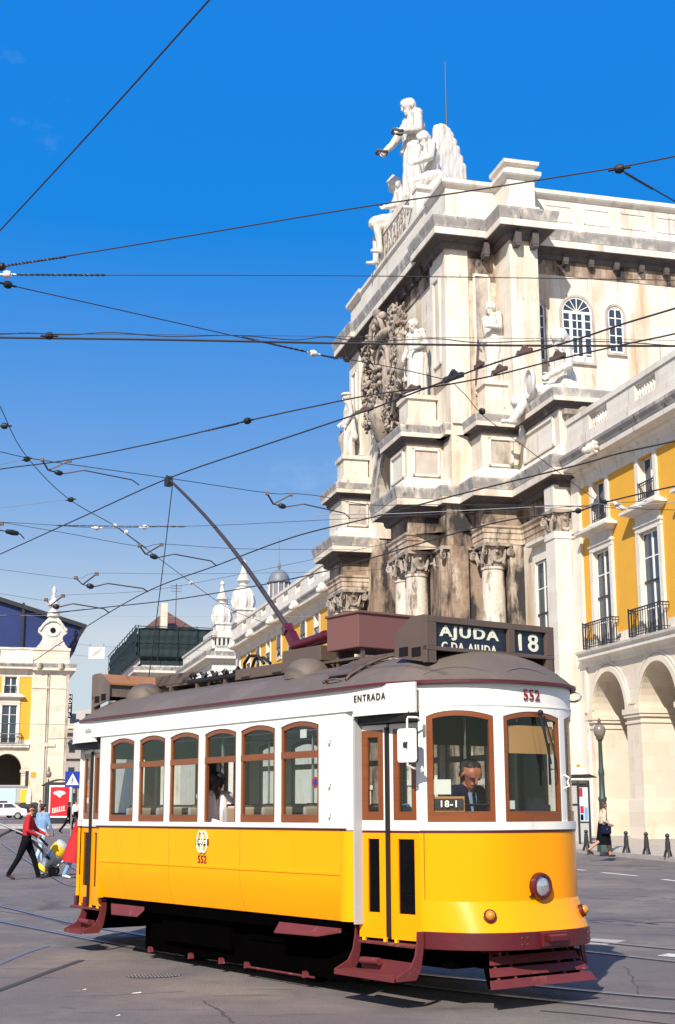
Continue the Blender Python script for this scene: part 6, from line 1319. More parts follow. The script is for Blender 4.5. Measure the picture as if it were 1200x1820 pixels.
mb = F(); mb.box(-.12, .16, .28, .5, WB, WB+16.6); mb.box(-2.2, -2.08, .28, .42, WB, WB+16.5); mb.build('drain_pipe', M['panel'], wp)
fo = empty('oval_dormer_finial', WO+Vector((math.cos(AZ1), math.sin(AZ1), 0))*-1.95+Vector((0, 0, WB+19.6)), AZ1, 'scrolled white dormer finial with a round dark eye on the left palace corner', 'finial', 'baroque finials on the palace corners')
mb = MB(); out = [(-1.9, 0), (-1.5, .5), (-1.15, 1.1), (-1.2, 1.5), (-1.7, 1.9), (-1.65, 2.4), (-1.2, 2.6), (-.9, 3.3), (-.45, 3.75), (0, 3.9)]
mb.prismy(out+[(-x, z) for x, z in out[:-1]][::-1], -.45, .45); mb.build('scroll_panel', M['marble'], fo)
mb = MB(); mb.tube([(-1.55, -.5, 2.1), (-1.0, -.5, 2.9), (-.4, -.5, 3.25), (0, -.5, 3.3), (.4, -.5, 3.25), (1.0, -.5, 2.9), (1.55, -.5, 2.1)], .16, 8); mb.tube([(.8*math.cos(a), -.48, 2.1+.65*math.sin(a)) for a in np.linspace(PI, 2*PI, 11)], .09, 6); mb.build('moulding', M['stone_s'], fo)
mb = MB(); mb.lathe([(0, -.53), (.32, -.53), (.32, -.4), (0, -.4)], (0, 0, 2.15), 18, 'y'); mb.build('round_eye', M['dark'], fo)
mb = MB(); mb.lathe([(.75, 3.8), (.7, 4.3), (.35, 4.6), (.3, 4.8), (.7, 5.15), (.65, 5.35), (.25, 6.2), (.15, 6.5), (.28, 6.9), (.18, 7.3), (.02, 7.5)], (0, 0, 0), 14); mb.build('pinnacle', M['marble'], fo, smooth=40)
mb = F(); nx_ = [(-40, 31.5), (-9, 27.2), (2.0, 24.0), (1.0, 21.0), (-40, 21.0)]
n_ = len(nx_); mb.add([(u, -5, z) for u, z in nx_]+[(u, -13, z) for u, z in nx_], [tuple(range(n_)), tuple(range(n_, 2*n_))]+[(i, (i+1) % n_, n_+(i+1) % n_, n_+i) for i in range(n_)]); mb.build('tarpaulin_cover', M['tarp'], wp)
mb = F(); mb.bar((-41, -4.6, 31.9), (-9, -4.6, 27.4), .35, .5); mb.bar((-9, -4.6, 27.4), (2.3, -4.6, 24.1), .35, .5); mb.bar((2.2, -4.6, 24.1), (.4, -4.6, 21.0), .3)
for u in (-5.3, -12): mb.bar((u, -4.7, 21), (u, -4.7, 26.8), .3)
mb.build('roof_edge', M['iron'], wp)
# the street beyond: receding grey house with balconies, hotel sign
q0 = atY(108, 1430, 232); fh = empty('street_house', (q0.x, q0.y, 0), AZ1-.1, 'grey house with shabby top balconies down the side street', 'building')
mb = MB(); mb.box(0, 9, 0, 12, 1, 15.5); mb.build('wall', M['far1'], fh); mb = MB(); mb.box(-.3, 9.3, -.7, 0, 14.8, 15.4); mb.box(-.2, 9, -.5, 0, 10.6, 10.8); mb.box(-.2, 9, -.3, 0, 6, 6.2)
mb.add([(0, -.1, 15.4), (9, -.1, 15.4), (9, 2, 19.8), (0, 2, 18.2), (0, 12, 18.2), (9, 12, 19.8)], [(0, 1, 2, 3), (3, 2, 5, 4), (0, 3, 4), (1, 5, 2)]); mb.build('eaves_and_roof', M['kerb'], fh)
for x in (1.5, 4.0, 6.5):
    for z in (7.2, 11.6, 16.0): mb = MB(); mb.box(x-.5, x+.5, -.35 if z > 15 else -.05, .02, z, z+2.0); mb.build('window', M['glassw'], fh)
    mb = MB(); mb.box(x-.8, x+.8, -.9, -.1, 15.5, 15.6); mb.box(x-.8, x+.8, -.95, -.88, 15.5, 16.3); mb.build('balcony', M['redc'] if x == 4.0 else M['stone_w'], fh)
q = atY(124.5, 1255, 200); hsn = empty('hotel_sign', q, AZ1-.2, 'tall narrow dark vertical hotel sign above the side street', 'sign')
mb = MB(); mb.box(-.3, .3, -.1, .1, -1.7, 1.7); mb.build('board', M['navy'], hsn)
for i, ch in enumerate('HOTEL'): text_mesh(ch, .62, 'lettering', M['letter'], hsn, face_mat((0, -.12, 1.3-.65*i), (1, 0, 0), (0, 0, 1)), bold=.01, extrude=.01)
mb = MB(); mb.bar((-3.0, 0, 1.2), (-.3, 0, 1.2), .08); mb.bar((-1.6, 0, -12), (-1.6, 0, 4.5), .2); mb.build('bracket', M['iron'], hsn)
q = atY(126, 1325, 120); ln = empty('wall_lantern', q, 0, 'small dark lantern hanging high in the side street opening', 'lantern')
mb = MB(); mb.lathe([(.12, -.45), (.26, .15), (.32, .2), (.1, .45), (.03, .6)], (0, 0, 0), 6); mb.bar((-2.0, 0, .55), (0, 0, .6), .05); mb.build('lantern_body', M['iron'], ln)
# small copper pennant sign hung on the span wires
q = atY(172, 1160, 60); hg = empty('hanging_sign', q, 0, 'small white plate with a crossed-line symbol hanging from the wires at left', 'sign')
mb = MB(); mb.box(-.34, .34, -.01, .01, -.25, .25); mb.build('plate', M['white'], hg)
mb = MB(); mb.bar((-.2, -.016, -.16), (.2, -.016, .16), .03, .005, upv=(0, 1, 0)); mb.bar((-.1, -.017, .06), (.02, -.017, -.1), .02, .005, upv=(0, 1, 0)); mb.bar((-.02, -.017, .12), (.1, -.017, -.04), .02, .005, upv=(0, 1, 0)); mb.build('symbol', M['redc'], hg)
mb = MB(); mb.tube([(-.3, 0, .25), (-.3, 0, .4)], .01, 4); mb.tube([(.3, 0, .25), (.3, 0, .4)], .01, 4); mb.build('hook', M['iron'], hg)
# ------------------------------------------------------------------ street things, left
p = ground(125, 1499); sg_ = empty('pedestrian_crossing_sign', p, .15, 'blue square sign with a walking figure in a white triangle, on a grey pole', 'sign')
zs = atY(125, 1385, p.y).z-p.z
mb = MB(); mb.tube([(0, .04, 0), (0, .04, zs+.3)], .03, 8); mb.build('pole', M['tin'], sg_, smooth=50)
mb = MB(); mb.box(-.32, .32, -.01, .01, zs-.33, zs+.33); mb.build('plate', M['bluesign'], sg_); mb = MB(); mb.prismy([(-.27, zs-.24), (.27, zs-.24), (0, zs+.25)], -.022, -.012); mb.build('triangle', M['white'], sg_)
mb = MB()
for a, b in (((0, .02), (.01, -.08)), ((.01, -.08), (-.08, -.2)), ((.01, -.08), (.07, -.2)), ((0, 0), (-.07, -.08)), ((0, 0), (.06, -.06))): mb.bar((a[0], -.026, zs+a[1]), (b[0], -.026, zs+b[1]), .022, .008, upv=(0, 1, 0))
mb.ball((0, -.026, zs+.055), .028, 8, 5, (1, .3, 1)); mb.build('walking_figure', M['blackink'], sg_)
AY = 90.; p = ground(104, 1466); ad = empty('advertising_panel', p, .1, 'dark free-standing advertising panel showing a bright red poster', 'advertising panel')
u_ = p.y/2450.*1.02
mb = MB(); mb.box(-24*u_, 21*u_, -.12, .12, 0, 71*u_); mb.build('cabinet', M['iron'], ad); mb = MB(); mb.box(-17*u_, 20*u_, -.16, -.12, 12*u_, 66*u_); mb.build('white_frame', M['white'], ad); mb = MB(); mb.box(-15*u_, 17*u_, -.18, -.155, 15*u_, 63*u_); po = mb.build('poster', M['adred'], ad)
mb = MB(); mb.ball((0, -.185, 53*u_), .42, 20, 8, (1.0, .03, .36)); mb.prismy([(-.2, 50*u_), (.2, 50*u_), (.05, 45*u_)], -.20, -.18); mb.build('white_burst', M['white'], po)
mb = MB()
for i_ in range(6): mb.bar((-.42+.15*i_, -.19, 21*u_+.03*i_), (-.40+.15*i_, -.19, 28*u_+.03*i_), .07, .01, upv=(0, 1, 0))
mb.bar((-.45, -.19, 20*u_), (.45, -.19, 20*u_+.17), .035, .01, upv=(0, 1, 0)); mb.build('poster_stripe', M['white'], po)
p = ground(88, 1464); sh = empty('bus_shelter', (p.x-.3, p.y+5, gz(p.y+5)), .1, 'dark metal bus shelter with an arched roof behind the red poster', 'shelter')
mb = MB(); P = [(1.35*2*(k/10.-.5)*1.0, 2.75+.45*math.sin(PI*k/10.)) for k in range(11)]
mb.tube([(x, -.6, z) for x, z in P], .05, 6); mb.tube([(x, .8, z) for x, z in P], .05, 6)
for x, z in P[::2]: mb.bar((x, -.6, z), (x, .8, z), .04)
mb.build('arched_roof', M['iron'], sh); mb = MB()
for x in (-1.2, 1.2):
    for y in (-.5, .7): mb.bar((x, y, 0), (x, y, 2.8), .08)
mb.box(-1.2, 1.2, .68, .72, .4, 2.2); mb.box(-1.0, 1.0, .2, .6, .42, .48); mb.build('frame_and_bench', M['iron'], sh)
p = ground(49, 1462); tl = empty('traffic_light', p, 0, 'black traffic light with a small orange sign beside it', 'traffic light'); k_ = p.y/2450.
mb = MB(); mb.tube([(0, 0, 0), (0, 0, 70*k_)], .05, 6); mb.build('post', M['yell'], tl); mb = MB(); mb.box(-.3, -.08, -.1, .1, 62*k_, 88*k_); mb.build('signal_head', M['iron'], tl); mb = MB(); mb.box(.1, .45*1.1, -.02, .02, 76*k_, 86*k_); mb.build('orange_plate', M['orangesign'], tl)
mb = MB(); mb.tube([(.05, -.06, 45*k_), (.05, -.06, 64*k_)], [.25, .04], 8); mb.tube([(.05, -.06, 32*k_), (.05, -.06, 46*k_)], [.22, .25], 8); mb.build('bell_lamp', M['letter'], tl)
p = ground(-6, 1450)
def car(label, loc, rz, body, s=1.):
    r = empty('parked_car', loc, rz, label, 'car', 'cars on the far side of the square')
    o = [(-2.0, .35), (-2.02, .75), (-1.85, .90), (-1.2, .95), (-.75, 1.38), (.75, 1.40), (1.35, .98), (1.95, .85), (2.03, .6), (2.0, .32)]
    mb = MB(); mb.prismy([(x*s, z*s) for x, z in o], -.8*s, .8*s); mb.build('body', M[body], r, bevel=.05)
    mb = MB(); mb.prismy([(-1.05*s, .98*s), (-.68*s, 1.32*s), (-.05*s, 1.33*s), (-.05*s, .98*s)], -.81*s, .81*s); mb.prismy([(.05*s, .98*s), (.05*s, 1.33*s), (.68*s, 1.33*s), (1.15*s, 1.0*s)], -.81*s, .81*s); mb.build('side_window', M['glassw'], r)
    for x in (-1.25, 1.25):
        for y in (-.78, .78): mb = MB(); mb.lathe([(.0, -.1), (.30, -.1), (.32, 0), (.30, .1), (0, .1)], (x*s, y*s, .31*s), 16, 'y'); w_ = mb.build('wheel', M['black'], r); mb = MB(); mb.lathe([(0, -.115), (.19, -.115), (.19, .115), (0, .115)], (x*s, y*s, .31*s), 12, 'y'); mb.build('rim', M['tin'], w_)
    mb = MB(); mb.box(2.0*s, 2.05*s, -.7*s, -.4*s, .6*s, .78*s); mb.box(2.0*s, 2.05*s, .4*s, .7*s, .6*s, .78*s); mb.build('tail_light', M['redc'], r)
    return r
Y_ = 122.; q = atY(8, 1430, Y_); car('white hatchback parked on the far side of the square, cut by the left edge', (q.x, Y_, gz(Y_)), AZ1*.5, 'carw')
q = atY(46, 1430, Y_+9); car('dark car partly hidden behind the white hatchback', (q.x, Y_+9, gz(Y_+9)), AZ1*.5+.5, 'caro')
Y_ = 140.; q = atY(22, 1430, Y_); hd = empty('site_hoarding', (q.x, Y_, gz(Y_)), AZ1, 'low grey site cabin wall covered with pale blue and yellow posters', 'hoarding')
mb = MB(); mb.box(-5, 1.6, 0, 1.5, 0, 2.9); mb.box(-5.1, 1.7, -.1, 1.6, 2.9, 3.05); mb.build('cabin_wall', M['concrete'], hd); mb = MB(); mb.box(-1.9, .3, -.05, 0, .8, 2.7); mb.build('poster', M['adblue'], hd); mb = MB(); mb.box(-1.3, -.5, -.08, -.05, 1.0, 1.5); mb.build('poster_picture', M['maroon'], hd); mb = MB(); mb.box(.75, 1.5, -.05, 0, .3, 2.6); mb.build('yellow_poster', M['yell'], hd)
p = ground(143, 1464); gb = empty('litter_bin', p, 0, 'green litter bin at the tram rear, left side of the picture', 'bin', 'green bins')
mb = MB(); mb.lathe([(.22, .15), (.26, .9), (.28, .92), (.28, 1.0), (.0, 1.05)], (0, 0, 0), 12); mb.build('bin_body', M['greenbin'], gb); mb = MB(); mb.tube([(0, .2, 0), (0, .2, 1.2)], .04, 6); mb.build('post', M['iron'], gb)
p = ground(142, 1470); rc = empty('beacon', (p.x, p.y+3, gz(p.y+3)), 0, 'tall orange and white beacon standing behind the green bin at the tram rear', 'beacon')
mb = MB(); mb.lathe([(.20, 0), (.20, 1.3), (.22, 1.4)], (0, 0, 0), 10); mb.build('post', M['iron'], rc); mb = MB(); mb.lathe([(.24, 1.4), (.24, 2.0), (.14, 2.15), (.05, 2.9)], (0, 0, 0), 10); mb.build('orange_cap', M['cone'], rc)
mb = MB(); mb.lathe([(.25, 1.5), (.25, 1.85)], (0, 0, 0), 10); mb.build('white_band', M['white'], rc)
p = ground(83, 1468); sl = empty('globe_lamp', (p.x, p.y, p.z), 0, 'small distant lamp post with one pale globe in front of the left palace', 'lamp', 'lamp posts'); k_ = p.y/2450.
mb = MB(); mb.tube([(0, 0, 0), (0, 0, 1.2), (0, 0, 80*k_)], [.11, .06, .05], 8); mb.build('post', M['lampgreen'], sl); mb = MB(); mb.ball((0, 0, 88*k_), .2, 12, 8, (1, 1, 1.2)); mb.build('globe', M['globe'], sl, smooth=60); mb = MB(); mb.lathe([(.1, 94*k_), (.02, 102*k_)], (0, 0, 0), 6); mb.build('cap', M['iron'], sl)
# ------------------------------------------------------------------ street things, right
KB = .13
p = ground(1075, 1514, KB); lp = empty('street_lamp', p, .2, 'dark green cast iron street lamp with a smoky glass globe beside the walking woman', 'lamp', 'lamp posts'); zt = atY(1075, 1276, p.y).z-p.z; zg = atY(1075, 1300, p.y).z-p.z
mb = MB(); mb.lathe([(.26, 0), (.25, .3), (.20, .9), (.17, 1.0)], (0, 0, 0), 8); mb.lathe([(.13, .9), (.115, 1.6), (.14, 1.65), (.14, 1.72), (.10, 1.78), (.085, zg*.62), (.10, zg*.64), (.10, zg*.66), (.075, zg*.70), (.06, zg-.35), (.085, zg-.3), (.06, zg-.25)], (0, 0, 0), 14); mb.build('post', M['lampgreen'], lp, smooth=35)
mb = MB(); mb.lathe([(.09, zg-.24), (.17, zg-.12), (.205, zg+.02), (.18, zg+.15), (.09, zg+.23)], (0, 0, 0), 18); mb.build('globe', M['globe'], lp, smooth=60)
mb = MB(); mb.lathe([(.10, zg+.22), (.10, zg+.25), (.05, zg+.30), (.06, zg+.34), (.012, zt)], (0, 0, 0), 12); mb.lathe([(.12, zg-.27), (.13, zg-.2), (.1, zg-.18)], (0, 0, 0), 12); mb.build('finial', M['bronze'], lp)
BG = 'black iron bollards along the kerb'
proto = None
for i, (q, lab) in enumerate((((1043, 1512), 'black iron bollard nearest the tram, in front of the poster stand'), ((1114, 1516), 'black iron bollard just right of the walking woman'), ((1150, 1519), 'black iron bollard second from the right edge'), ((1188, 1523), 'black iron bollard closest to the right edge'))):
    p = ground(*q, KB)
    if proto is None:
        proto = empty('bollard', p, 0, lab, 'bollard', BG)
        mb = MB(); mb.lathe([(.085, .18), (.075, .42), (.06, .50), (.07, .52), (.045, .56)], (0, 0, 0), 10)
        for k in range(3): a = 2*PI*k/3+.5; mb.hexa([(.02*math.cos(a)-.03*math.sin(a), .02*math.sin(a)+.03*math.cos(a), .2), (.09*math.cos(a)-.025*math.sin(a), .09*math.sin(a)+.025*math.cos(a), .2), (.09*math.cos(a)+.025*math.sin(a), .09*math.sin(a)-.025*math.cos(a), .2), (.02*math.cos(a)+.03*math.sin(a), .02*math.sin(a)-.03*math.cos(a), .2)], [(.08*math.cos(a)-.025*math.sin(a), .08*math.sin(a)+.025*math.cos(a), 0), (.15*math.cos(a)-.025*math.sin(a), .15*math.sin(a)+.025*math.cos(a), 0), (.15*math.cos(a)+.025*math.sin(a), .15*math.sin(a)-.025*math.cos(a), 0), (.08*math.cos(a)+.025*math.sin(a), .08*math.sin(a)-.025*math.cos(a), 0)])
        mb.build('shaft', M['iron'], proto, smooth=30); mb = MB(); mb.ball((0, 0, .615), .07, 14, 10); mb.build('ball_top', M['iron'], proto, smooth=60)
    else:
        o = copy_tree(proto); o.location = p; o['label'] = lab
p = ground(1041, 1500, KB); ip = empty('poster_stand', p, .1, 'upright poster stand with two black posts and colourful leaflets', 'poster stand'); k_ = p.y/2450.
mb = MB()
for x in (-10, 9): mb.box((x-1.5)*k_, (x+1.7)*k_, -.04, .04, 0, 107*k_)
mb.box(-10*k_, 9*k_, -.02, .02, 96*k_, 99*k_); mb.box(-10*k_, 9*k_, -.02, .02, 35*k_, 38*k_); mb.build('posts', M['iron'], ip)
mb = MB(); mb.box(-8.5*k_, 7.3*k_, -.015, .015, 38*k_, 96*k_); mb.build('board', M['adblue'], ip)
for (a, b, c, d, m) in ((-8, -2, 80, 95, 'redc'), (-1, 6.5, 78, 95, 'white'), (-8, 7, 66, 72, 'white'), (-7, -1, 52, 64, 'redc'), (0, 6, 40, 62, 'denim'), (-7, -2, 40, 50, 'blackc')): mb = MB(); mb.box(a*k_, b*k_, -.022, -.016, c*k_, d*k_); mb.build('leaflet', M[m], ip)
p = ground(1019, 1492, KB); gb2 = empty('litter_bin', p, 0, 'bright green litter bin beside the poster stand, right of the tram', 'bin', 'green bins'); k_ = p.y/2450.
mb = MB(); mb.lathe([(.08, 8*k_), (.2, 20*k_), (.24, 44*k_), (.24, 46*k_), (0, 47*k_)], (0.06, 0, 0), 14); mb.build('bin_body', M['greenbin'], gb2); mb = MB(); mb.tube([(0.05, .24, 0), (0.05, .24, 48*k_)], .035, 6); mb.build('post', M['iron'], gb2)
q = atY(1034, 1480, 57.0); kk = empty('kiosk', (q.x, 56.6, gz(56.6)+KB), AZ1, 'small pale kiosk with a dark pitched roof against the arch wall', 'kiosk'); k_ = 57/2450.
mb = MB(); mb.box(-.55, .33, 0, .8, 0, 103*k_); mb.build('kiosk_wall', M['concrete'], kk); mb = MB(); mb.prismy([(-.6, 107*k_), (.6, 107*k_), (.25, 113*k_), (-.6, 112*k_)], -.3, .9); mb.build('kiosk_roof', M['iron'], kk); mb = MB(); mb.box(-.5, .28, -.02, 0, 94*k_, 97*k_); mb.box(-.5, .28, -.02, 0, 60*k_, 63*k_); mb.build('glazing_bar', M['iron'], kk)
q = atY(1028, 1361, 56.9); mb = MB(); mb.ball((0, 0, 0), .1, 12, 6, (1, .1, .6)); o = mb.build('wall_plaque', M['orangesign']); o.location = q; o.rotation_euler = (0, 0, AZ1); tag(o, 'tiny orange oval plaque on the wall above the kiosk', 'plaque')
# pigeons
def bird(label, p, rz):
    r = empty('pigeon', p, rz, label, 'bird', 'pigeons on ledges'); k = .9
    b = fig_mesh('body', [((-.10, 0, .12), (.05, 0, .15), .035, .055, M['crust']), ((.05, 0, .16), (.10, 0, .21), .04, .028, M['crust']), ((.11, 0, .215), (.12, 0, .213), .028, .022, M['crust']), ((-.22, 0, .09), (-.10, 0, .12), .012, .03, M['crust']), ((.13, 0, .21), (.155, 0, .205), .008, .004, M['crust']), ((.0, .02, .11), (.0, .02, .0), .01, .006, M['crust']), ((.0, -.02, .11), (.0, -.02, .0), .01, .006, M['crust'])], r, .008, 2)
    b.scale = (1.4, 1.4, 1.4)
bird('dark pigeon standing on the arcade ledge between two balconies', Wp(.55, .35, PB+8.5), FRZ)
bird('dark pigeon perched on the left tip of the arch cornice', Wp(-30.2, 6.3, 18.5), FRZ+1)
# ------------------------------------------------------------------ people on the square
PG = 'people walking across the square'
p = ground(44, 1563)
J = fk(1.80, .10, ((.42, .12), (-.36, .18)), ((.45, .18, .65, .2), (-.05, .2, 1.2, .3)), .12)
vm, dz = person('man in a red jumper, black trousers and sunglasses holding the vacuum hose', p, 84, 1.80, J, M['redc'], M['blackc'], M['skin'], M['hair'], M['shoe'], group=PG, bulk=1.12, toe=(0, .5))
c, f, sd, uu = np.array(J['headc']), J['f'], J['sd'], np.array(J['hd'])
mb = MB(); a = c+f*.098+uu*.012; mb.tube([tuple(a+sd*.075-f*.09), tuple(a+sd*.065), tuple(a), tuple(a-sd*.065), tuple(a-sd*.075-f*.09)], [.008, .018, .016, .018, .008], 6); mb.build('sunglasses', M['blackink'], vm).location.z = dz
mb = MB(); nk = np.array(J['neck']); mb.tube([tuple(nk+np.array([.05*math.cos(t)+.01, .06*math.sin(t), .012])) for t in np.linspace(0, 2*PI, 13)], .014, 6); mb.build('collar', M['white'], vm).location.z = dz
p = ground(72, 1537)
J = fk(1.76, .05, ((.22, .05), (-.25, .25)), ((-.1, .12, .2, 0), (.2, .12, .3, 0)), 0)
person('man seen from behind in a light blue denim shirt and pale jeans', p, 35, 1.78, J, M['denim'], M['denimp'], M['skin'], M['hair'], M['shoe'], group=PG, toe=(0, .4), bulk=1.08)
p = ground(140, 1561)
J = fk(1.70, .10, ((.35, .15), (-.30, .12)), ((-.35, .15, .2, 0), (.3, .15, .3, 0)), .05)
rdw, dz = person('figure in a long red coat and white shoes, half hidden by the tram', p+Vector((-.05, 0, 0)), 88, 1.68, J, M['redc'], M['denim'], M['skin'], M['hairg'], M['white'], group=PG, toe=(0, .3), bulk=1.3)
mb = MB(); mb.lathe([(.30, -.52), (.26, -.2), (.20, .12), (.19, .3)], (0, 0, 0), 14); o = mb.build('coat_skirt', M['redc'], rdw, smooth=50); o.location.z = dz; o.rotation_euler = (0, .18, 0)
p = ground(121, 1481)
J = fk(1.72, .05, ((.42, .1), (-.48, .2)), ((.3, .1, .3, 0), (-.3, .1, .4, 0)), 0)
bw, dz = person('woman in black coat and boots striding past the red poster', p, 75, 1.74, J, M['blackc'], M['blackc'], M['skin'], M['hair'], M['blackc'], group=PG, toe=(0, .6), fem=False, hair_long=.03, voxel=.014)
for i, (px, py, m1, m2, lab) in enumerate(((50, 1455, 'redc', 'navy', 'distant pedestrian in a plum top near the dark car'), (70, 1458, 'beigec', 'denim', 'distant pedestrian in beige behind the denim shirt man'), (134, 1466, 'white', 'blackc', 'distant pedestrian in a white top beside the blue sign pole'))):
    p = ground(px, py+4); J = fk(1.68, .03, ((.25, .1), (-.25, .15)), ((.2, .1, .3, 0), (-.2, .1, .3, 0)), 0)
    person(lab, p, 60+40*i, 1.68, J, M[m1], M[m2], M['skin'], M['hair'], M['shoe'], group=PG, voxel=.02)
p = ground(1074, 1523, KB)
J = fk(1.64, .05, ((.30, .06), (-.38, .55)), ((-.15, .16, 1.25, .35), (-.1, .16, 1.2, .3)), .18)
wm, dz = person('woman in beige cardigan, dark skirt and red scarf walking along the kerb', p, 86, 1.66, J, M['beigec'], M['blackc'], M['skin'], M['hairg'], M['shoe'], group=PG, fem=True, toe=(0, .9), voxel=.009, hair_long=.02)
mb = MB(); mb.lathe([(.215, -.50), (.20, -.3), (.165, -.05), (.14, .13)], (0, 0, 0), 16); o = mb.build('skirt', M['blackc'], wm, smooth=50); o.location.z = dz; o.scale = (1.05, .95, 1)
nk = np.array(J['neck']); mb = MB(); mb.tube([tuple(nk+np.array([.055*math.cos(t)+.015, .06*math.sin(t), .005])) for t in np.linspace(0, 2*PI, 13)], .02, 6); mb.tube([tuple(nk+np.array([.07, 0, 0])), tuple(nk+np.array([.11, .02, -.14]))], [.02, .015], 6); mb.build('scarf', M['redc'], wm).location.z = dz
hb = empty('handbag', wm.location+Vector((.06, -.24, dz-.02)), wm.rotation_euler.z, 'dark navy shoulder bag hanging at the side of the woman in beige', 'bag')
mb = MB(); mb.box(-.16, .14, -.05, .05, -.16, .08); mb.build('bag_body', M['navy'], hb, bevel=.03); mb = MB(); mb.tube([(-.12, 0, .08), (-.06, .03, .32), (-.02, .16, .56)], .008, 5); mb.build('strap', M['blackc'], hb); mb = MB(); mb.ball((0, -.055, -.02), .02, 8, 5); mb.build('clasp', M['chrome'], hb)
# industrial vacuum on its trolley
p = ground(92, 1557); vc = empty('industrial_vacuum', p, R(5), 'tilted grey and yellow industrial vacuum cleaner on a wheeled trolley', 'vacuum cleaner')
ax = Vector((.62, 0, .78)).normalized(); b0 = Vector((-.22, 0, .14)); Mx = ax.to_track_quat('Z', 'Y').to_matrix()
def lathe_ax(prof, n=20):
    mb = MB(); vs = [b0+Mx @ Vector((r*math.cos(2*PI*k/n), r*math.sin(2*PI*k/n), z)) for r, z in prof for k in range(n)]
    mb.add(vs, [(i*n+k, i*n+(k+1) % n, (i+1)*n+(k+1) % n, (i+1)*n+k) for i in range(len(prof)-1) for k in range(n)]+[tuple(range(n)), tuple((len(prof)-1)*n+k for k in range(n))]); return mb
lathe_ax([(.19, .02), (.20, .06), (.20, .52)]).build('steel_tank', M['tin'], vc, smooth=40); lathe_ax([(.215, .52), (.225, .54), (.225, .72), (.215, .73)]).build('yellow_band', M['yell'], vc, smooth=40)
lathe_ax([(.21, .73), (.20, .82), (.14, .86)]).build('motor_head', M['concrete'], vc, smooth=40); lathe_ax([(.205, .0), (.205, .10)]).build('yellow_foot', M['yell'], vc, smooth=40)
mb = MB(); mb.tube([(.0, -.24, .12), (.35, -.2, .42), (.70, -.1, .66)], .018, 6); mb.tube([(.0, .24, .12), (.35, .2, .42), (.70, .1, .66)], .018, 6); mb.tube([(.70, -.1, .66), (.74, 0, .68), (.70, .1, .66)], .02, 6); mb.bar((-.25, -.2, .08), (.05, -.24, .12), .04); mb.bar((-.25, .2, .08), (.05, .24, .12), .04); mb.build('trolley_frame', M['tin'], vc)
for y in (-.26, .26): mb = MB(); mb.lathe([(0, -.03), (.11, -.03), (.12, 0), (.11, .03), (0, .03)], (.05, y, .12), 16, 'y'); mb.build('wheel', M['black'], vc)
for y in (-.2, .2): mb = MB(); mb.lathe([(0, -.02), (.05, -.02), (.05, .02), (0, .02)], (-.25, y, .05), 10, 'y'); mb.build('castor', M['black'], vc)
mb = MB(); Y0 = -.15; P = [(-.12, -.1, .75), (-.3, -.25, .95), (-.62, -.35, 1.12), (-1.0, -.3, 1.15), (-1.3, -.3, 1.0), (-1.42, -.35, .7), (-1.5, -.4, .35)]; mb.tube(P, .035, 8); P = [(-.05, -.2, .42), (-.3, -.3, .7), (-.6, -.3, .98), (-.9, -.25, 1.1)]; mb.tube(P, .035, 8)
mb.build('hose', M['black'], vc, smooth=60)
mb = MB(); mb.tube([(-1.35, -.38, 1.32), (-.75, -.40, 1.08), (-.22, -.42, .80), (-.12, -.42, .50)], .024, 8); mb.build('wand', M['tin'], vc, smooth=50)
# ------------------------------------------------------------------ overhead wires
WG = 'overhead tram wires'
def wire(label, pts, z, r=.009, ins=(), m='wire', group=WG, twist=(), wavy=0.):
    W = []
    for i, q in enumerate(pts): W.append(atZ(q[0], q[1], q[2] if len(q) > 2 else z))
    P = []; n = len(W)
    for i in range(n-1):
        p0, p1, p2, p3 = W[max(i-1, 0)], W[i], W[i+1], W[min(i+2, n-1)]
        for k in range(8):
            t = k/8.; P.append(.5*((2*p1)+(p2-p0)*t+(2*p0-5*p1+4*p2-p3)*t*t+(3*p1-p0-3*p2+p3)*t**3) if n > 2 else p1.lerp(p2, t))
    P.append(W[-1])
    if wavy: P = [p+Vector((0, 0, wavy*math.sin(i*.9))) for i, p in enumerate(P)]
    root = empty('overhead_wire', P[0], 0, label, 'wire', group); o_ = P[0]
    mb = MB(); mb.tube([p-o_ for p in P], r, 6); mb.build('cable', M[m], root)
    for (x, y, kind) in ins:
        q = atZ(x, y, z); j = min(range(len(P)), key=lambda k: (P[k]-q).length); d = (P[min(j+1, len(P)-1)]-P[max(j-1, 0)]).normalized()
        s_ = .045; mb = MB(); mb.tube([q-o_-d*s_*2.2, q-o_-d*s_*1.0, q-o_-d*s_*.8, q-o_, q-o_+d*s_*.8, q-o_+d*s_*1.0, q-o_+d*s_*2.2], [.012, .012, s_*.8, s_, s_*.8, .012, .012], 10)
        mb.build('insulator', M['porcelain' if kind == 'w' else 'black'], root, smooth=50)
    for (x0, y0, x1, y1) in twist:
        a, b = atZ(x0, y0, z)-o_, atZ(x1, y1, z)-o_; mb = MB(); N = 60; d = (b-a).normalized(); s1 = d.cross(Vector((0, 0, 1))).normalized(); s2 = d.cross(s1)
        for ph in (0, PI): mb.tube([a.lerp(b, k/N)+s1*.009*math.cos(k*.9+ph)+s2*.009*math.sin(k*.9+ph) for k in range(N+1)], .006, 5)
        mb.build('splice', M['wire'], root)
    return root
CZ = 6.6
wire('contact wire carrying the trolley pole head, running up to the right', [(-150, 1052), (0, 985), (150, 917), (300, 850), (450, 798), (560, 761), (660, 727), (760, 689), (880, 645), (1019, 605), (1107, 576), (1200, 548), (1400, 486)], CZ, .010)
wire('second contact wire joining the first one above the roof box', [(-120, 856), (0, 834), (125, 817), (280, 786), (440, 748), (560, 722), (665, 701), (780, 686), (880, 667), (987, 640), (1115, 611), (1200, 593), (1400, 545)], CZ, .009, ins=((440, 748, 'b'),), twist=((365, 766, 425, 752),))
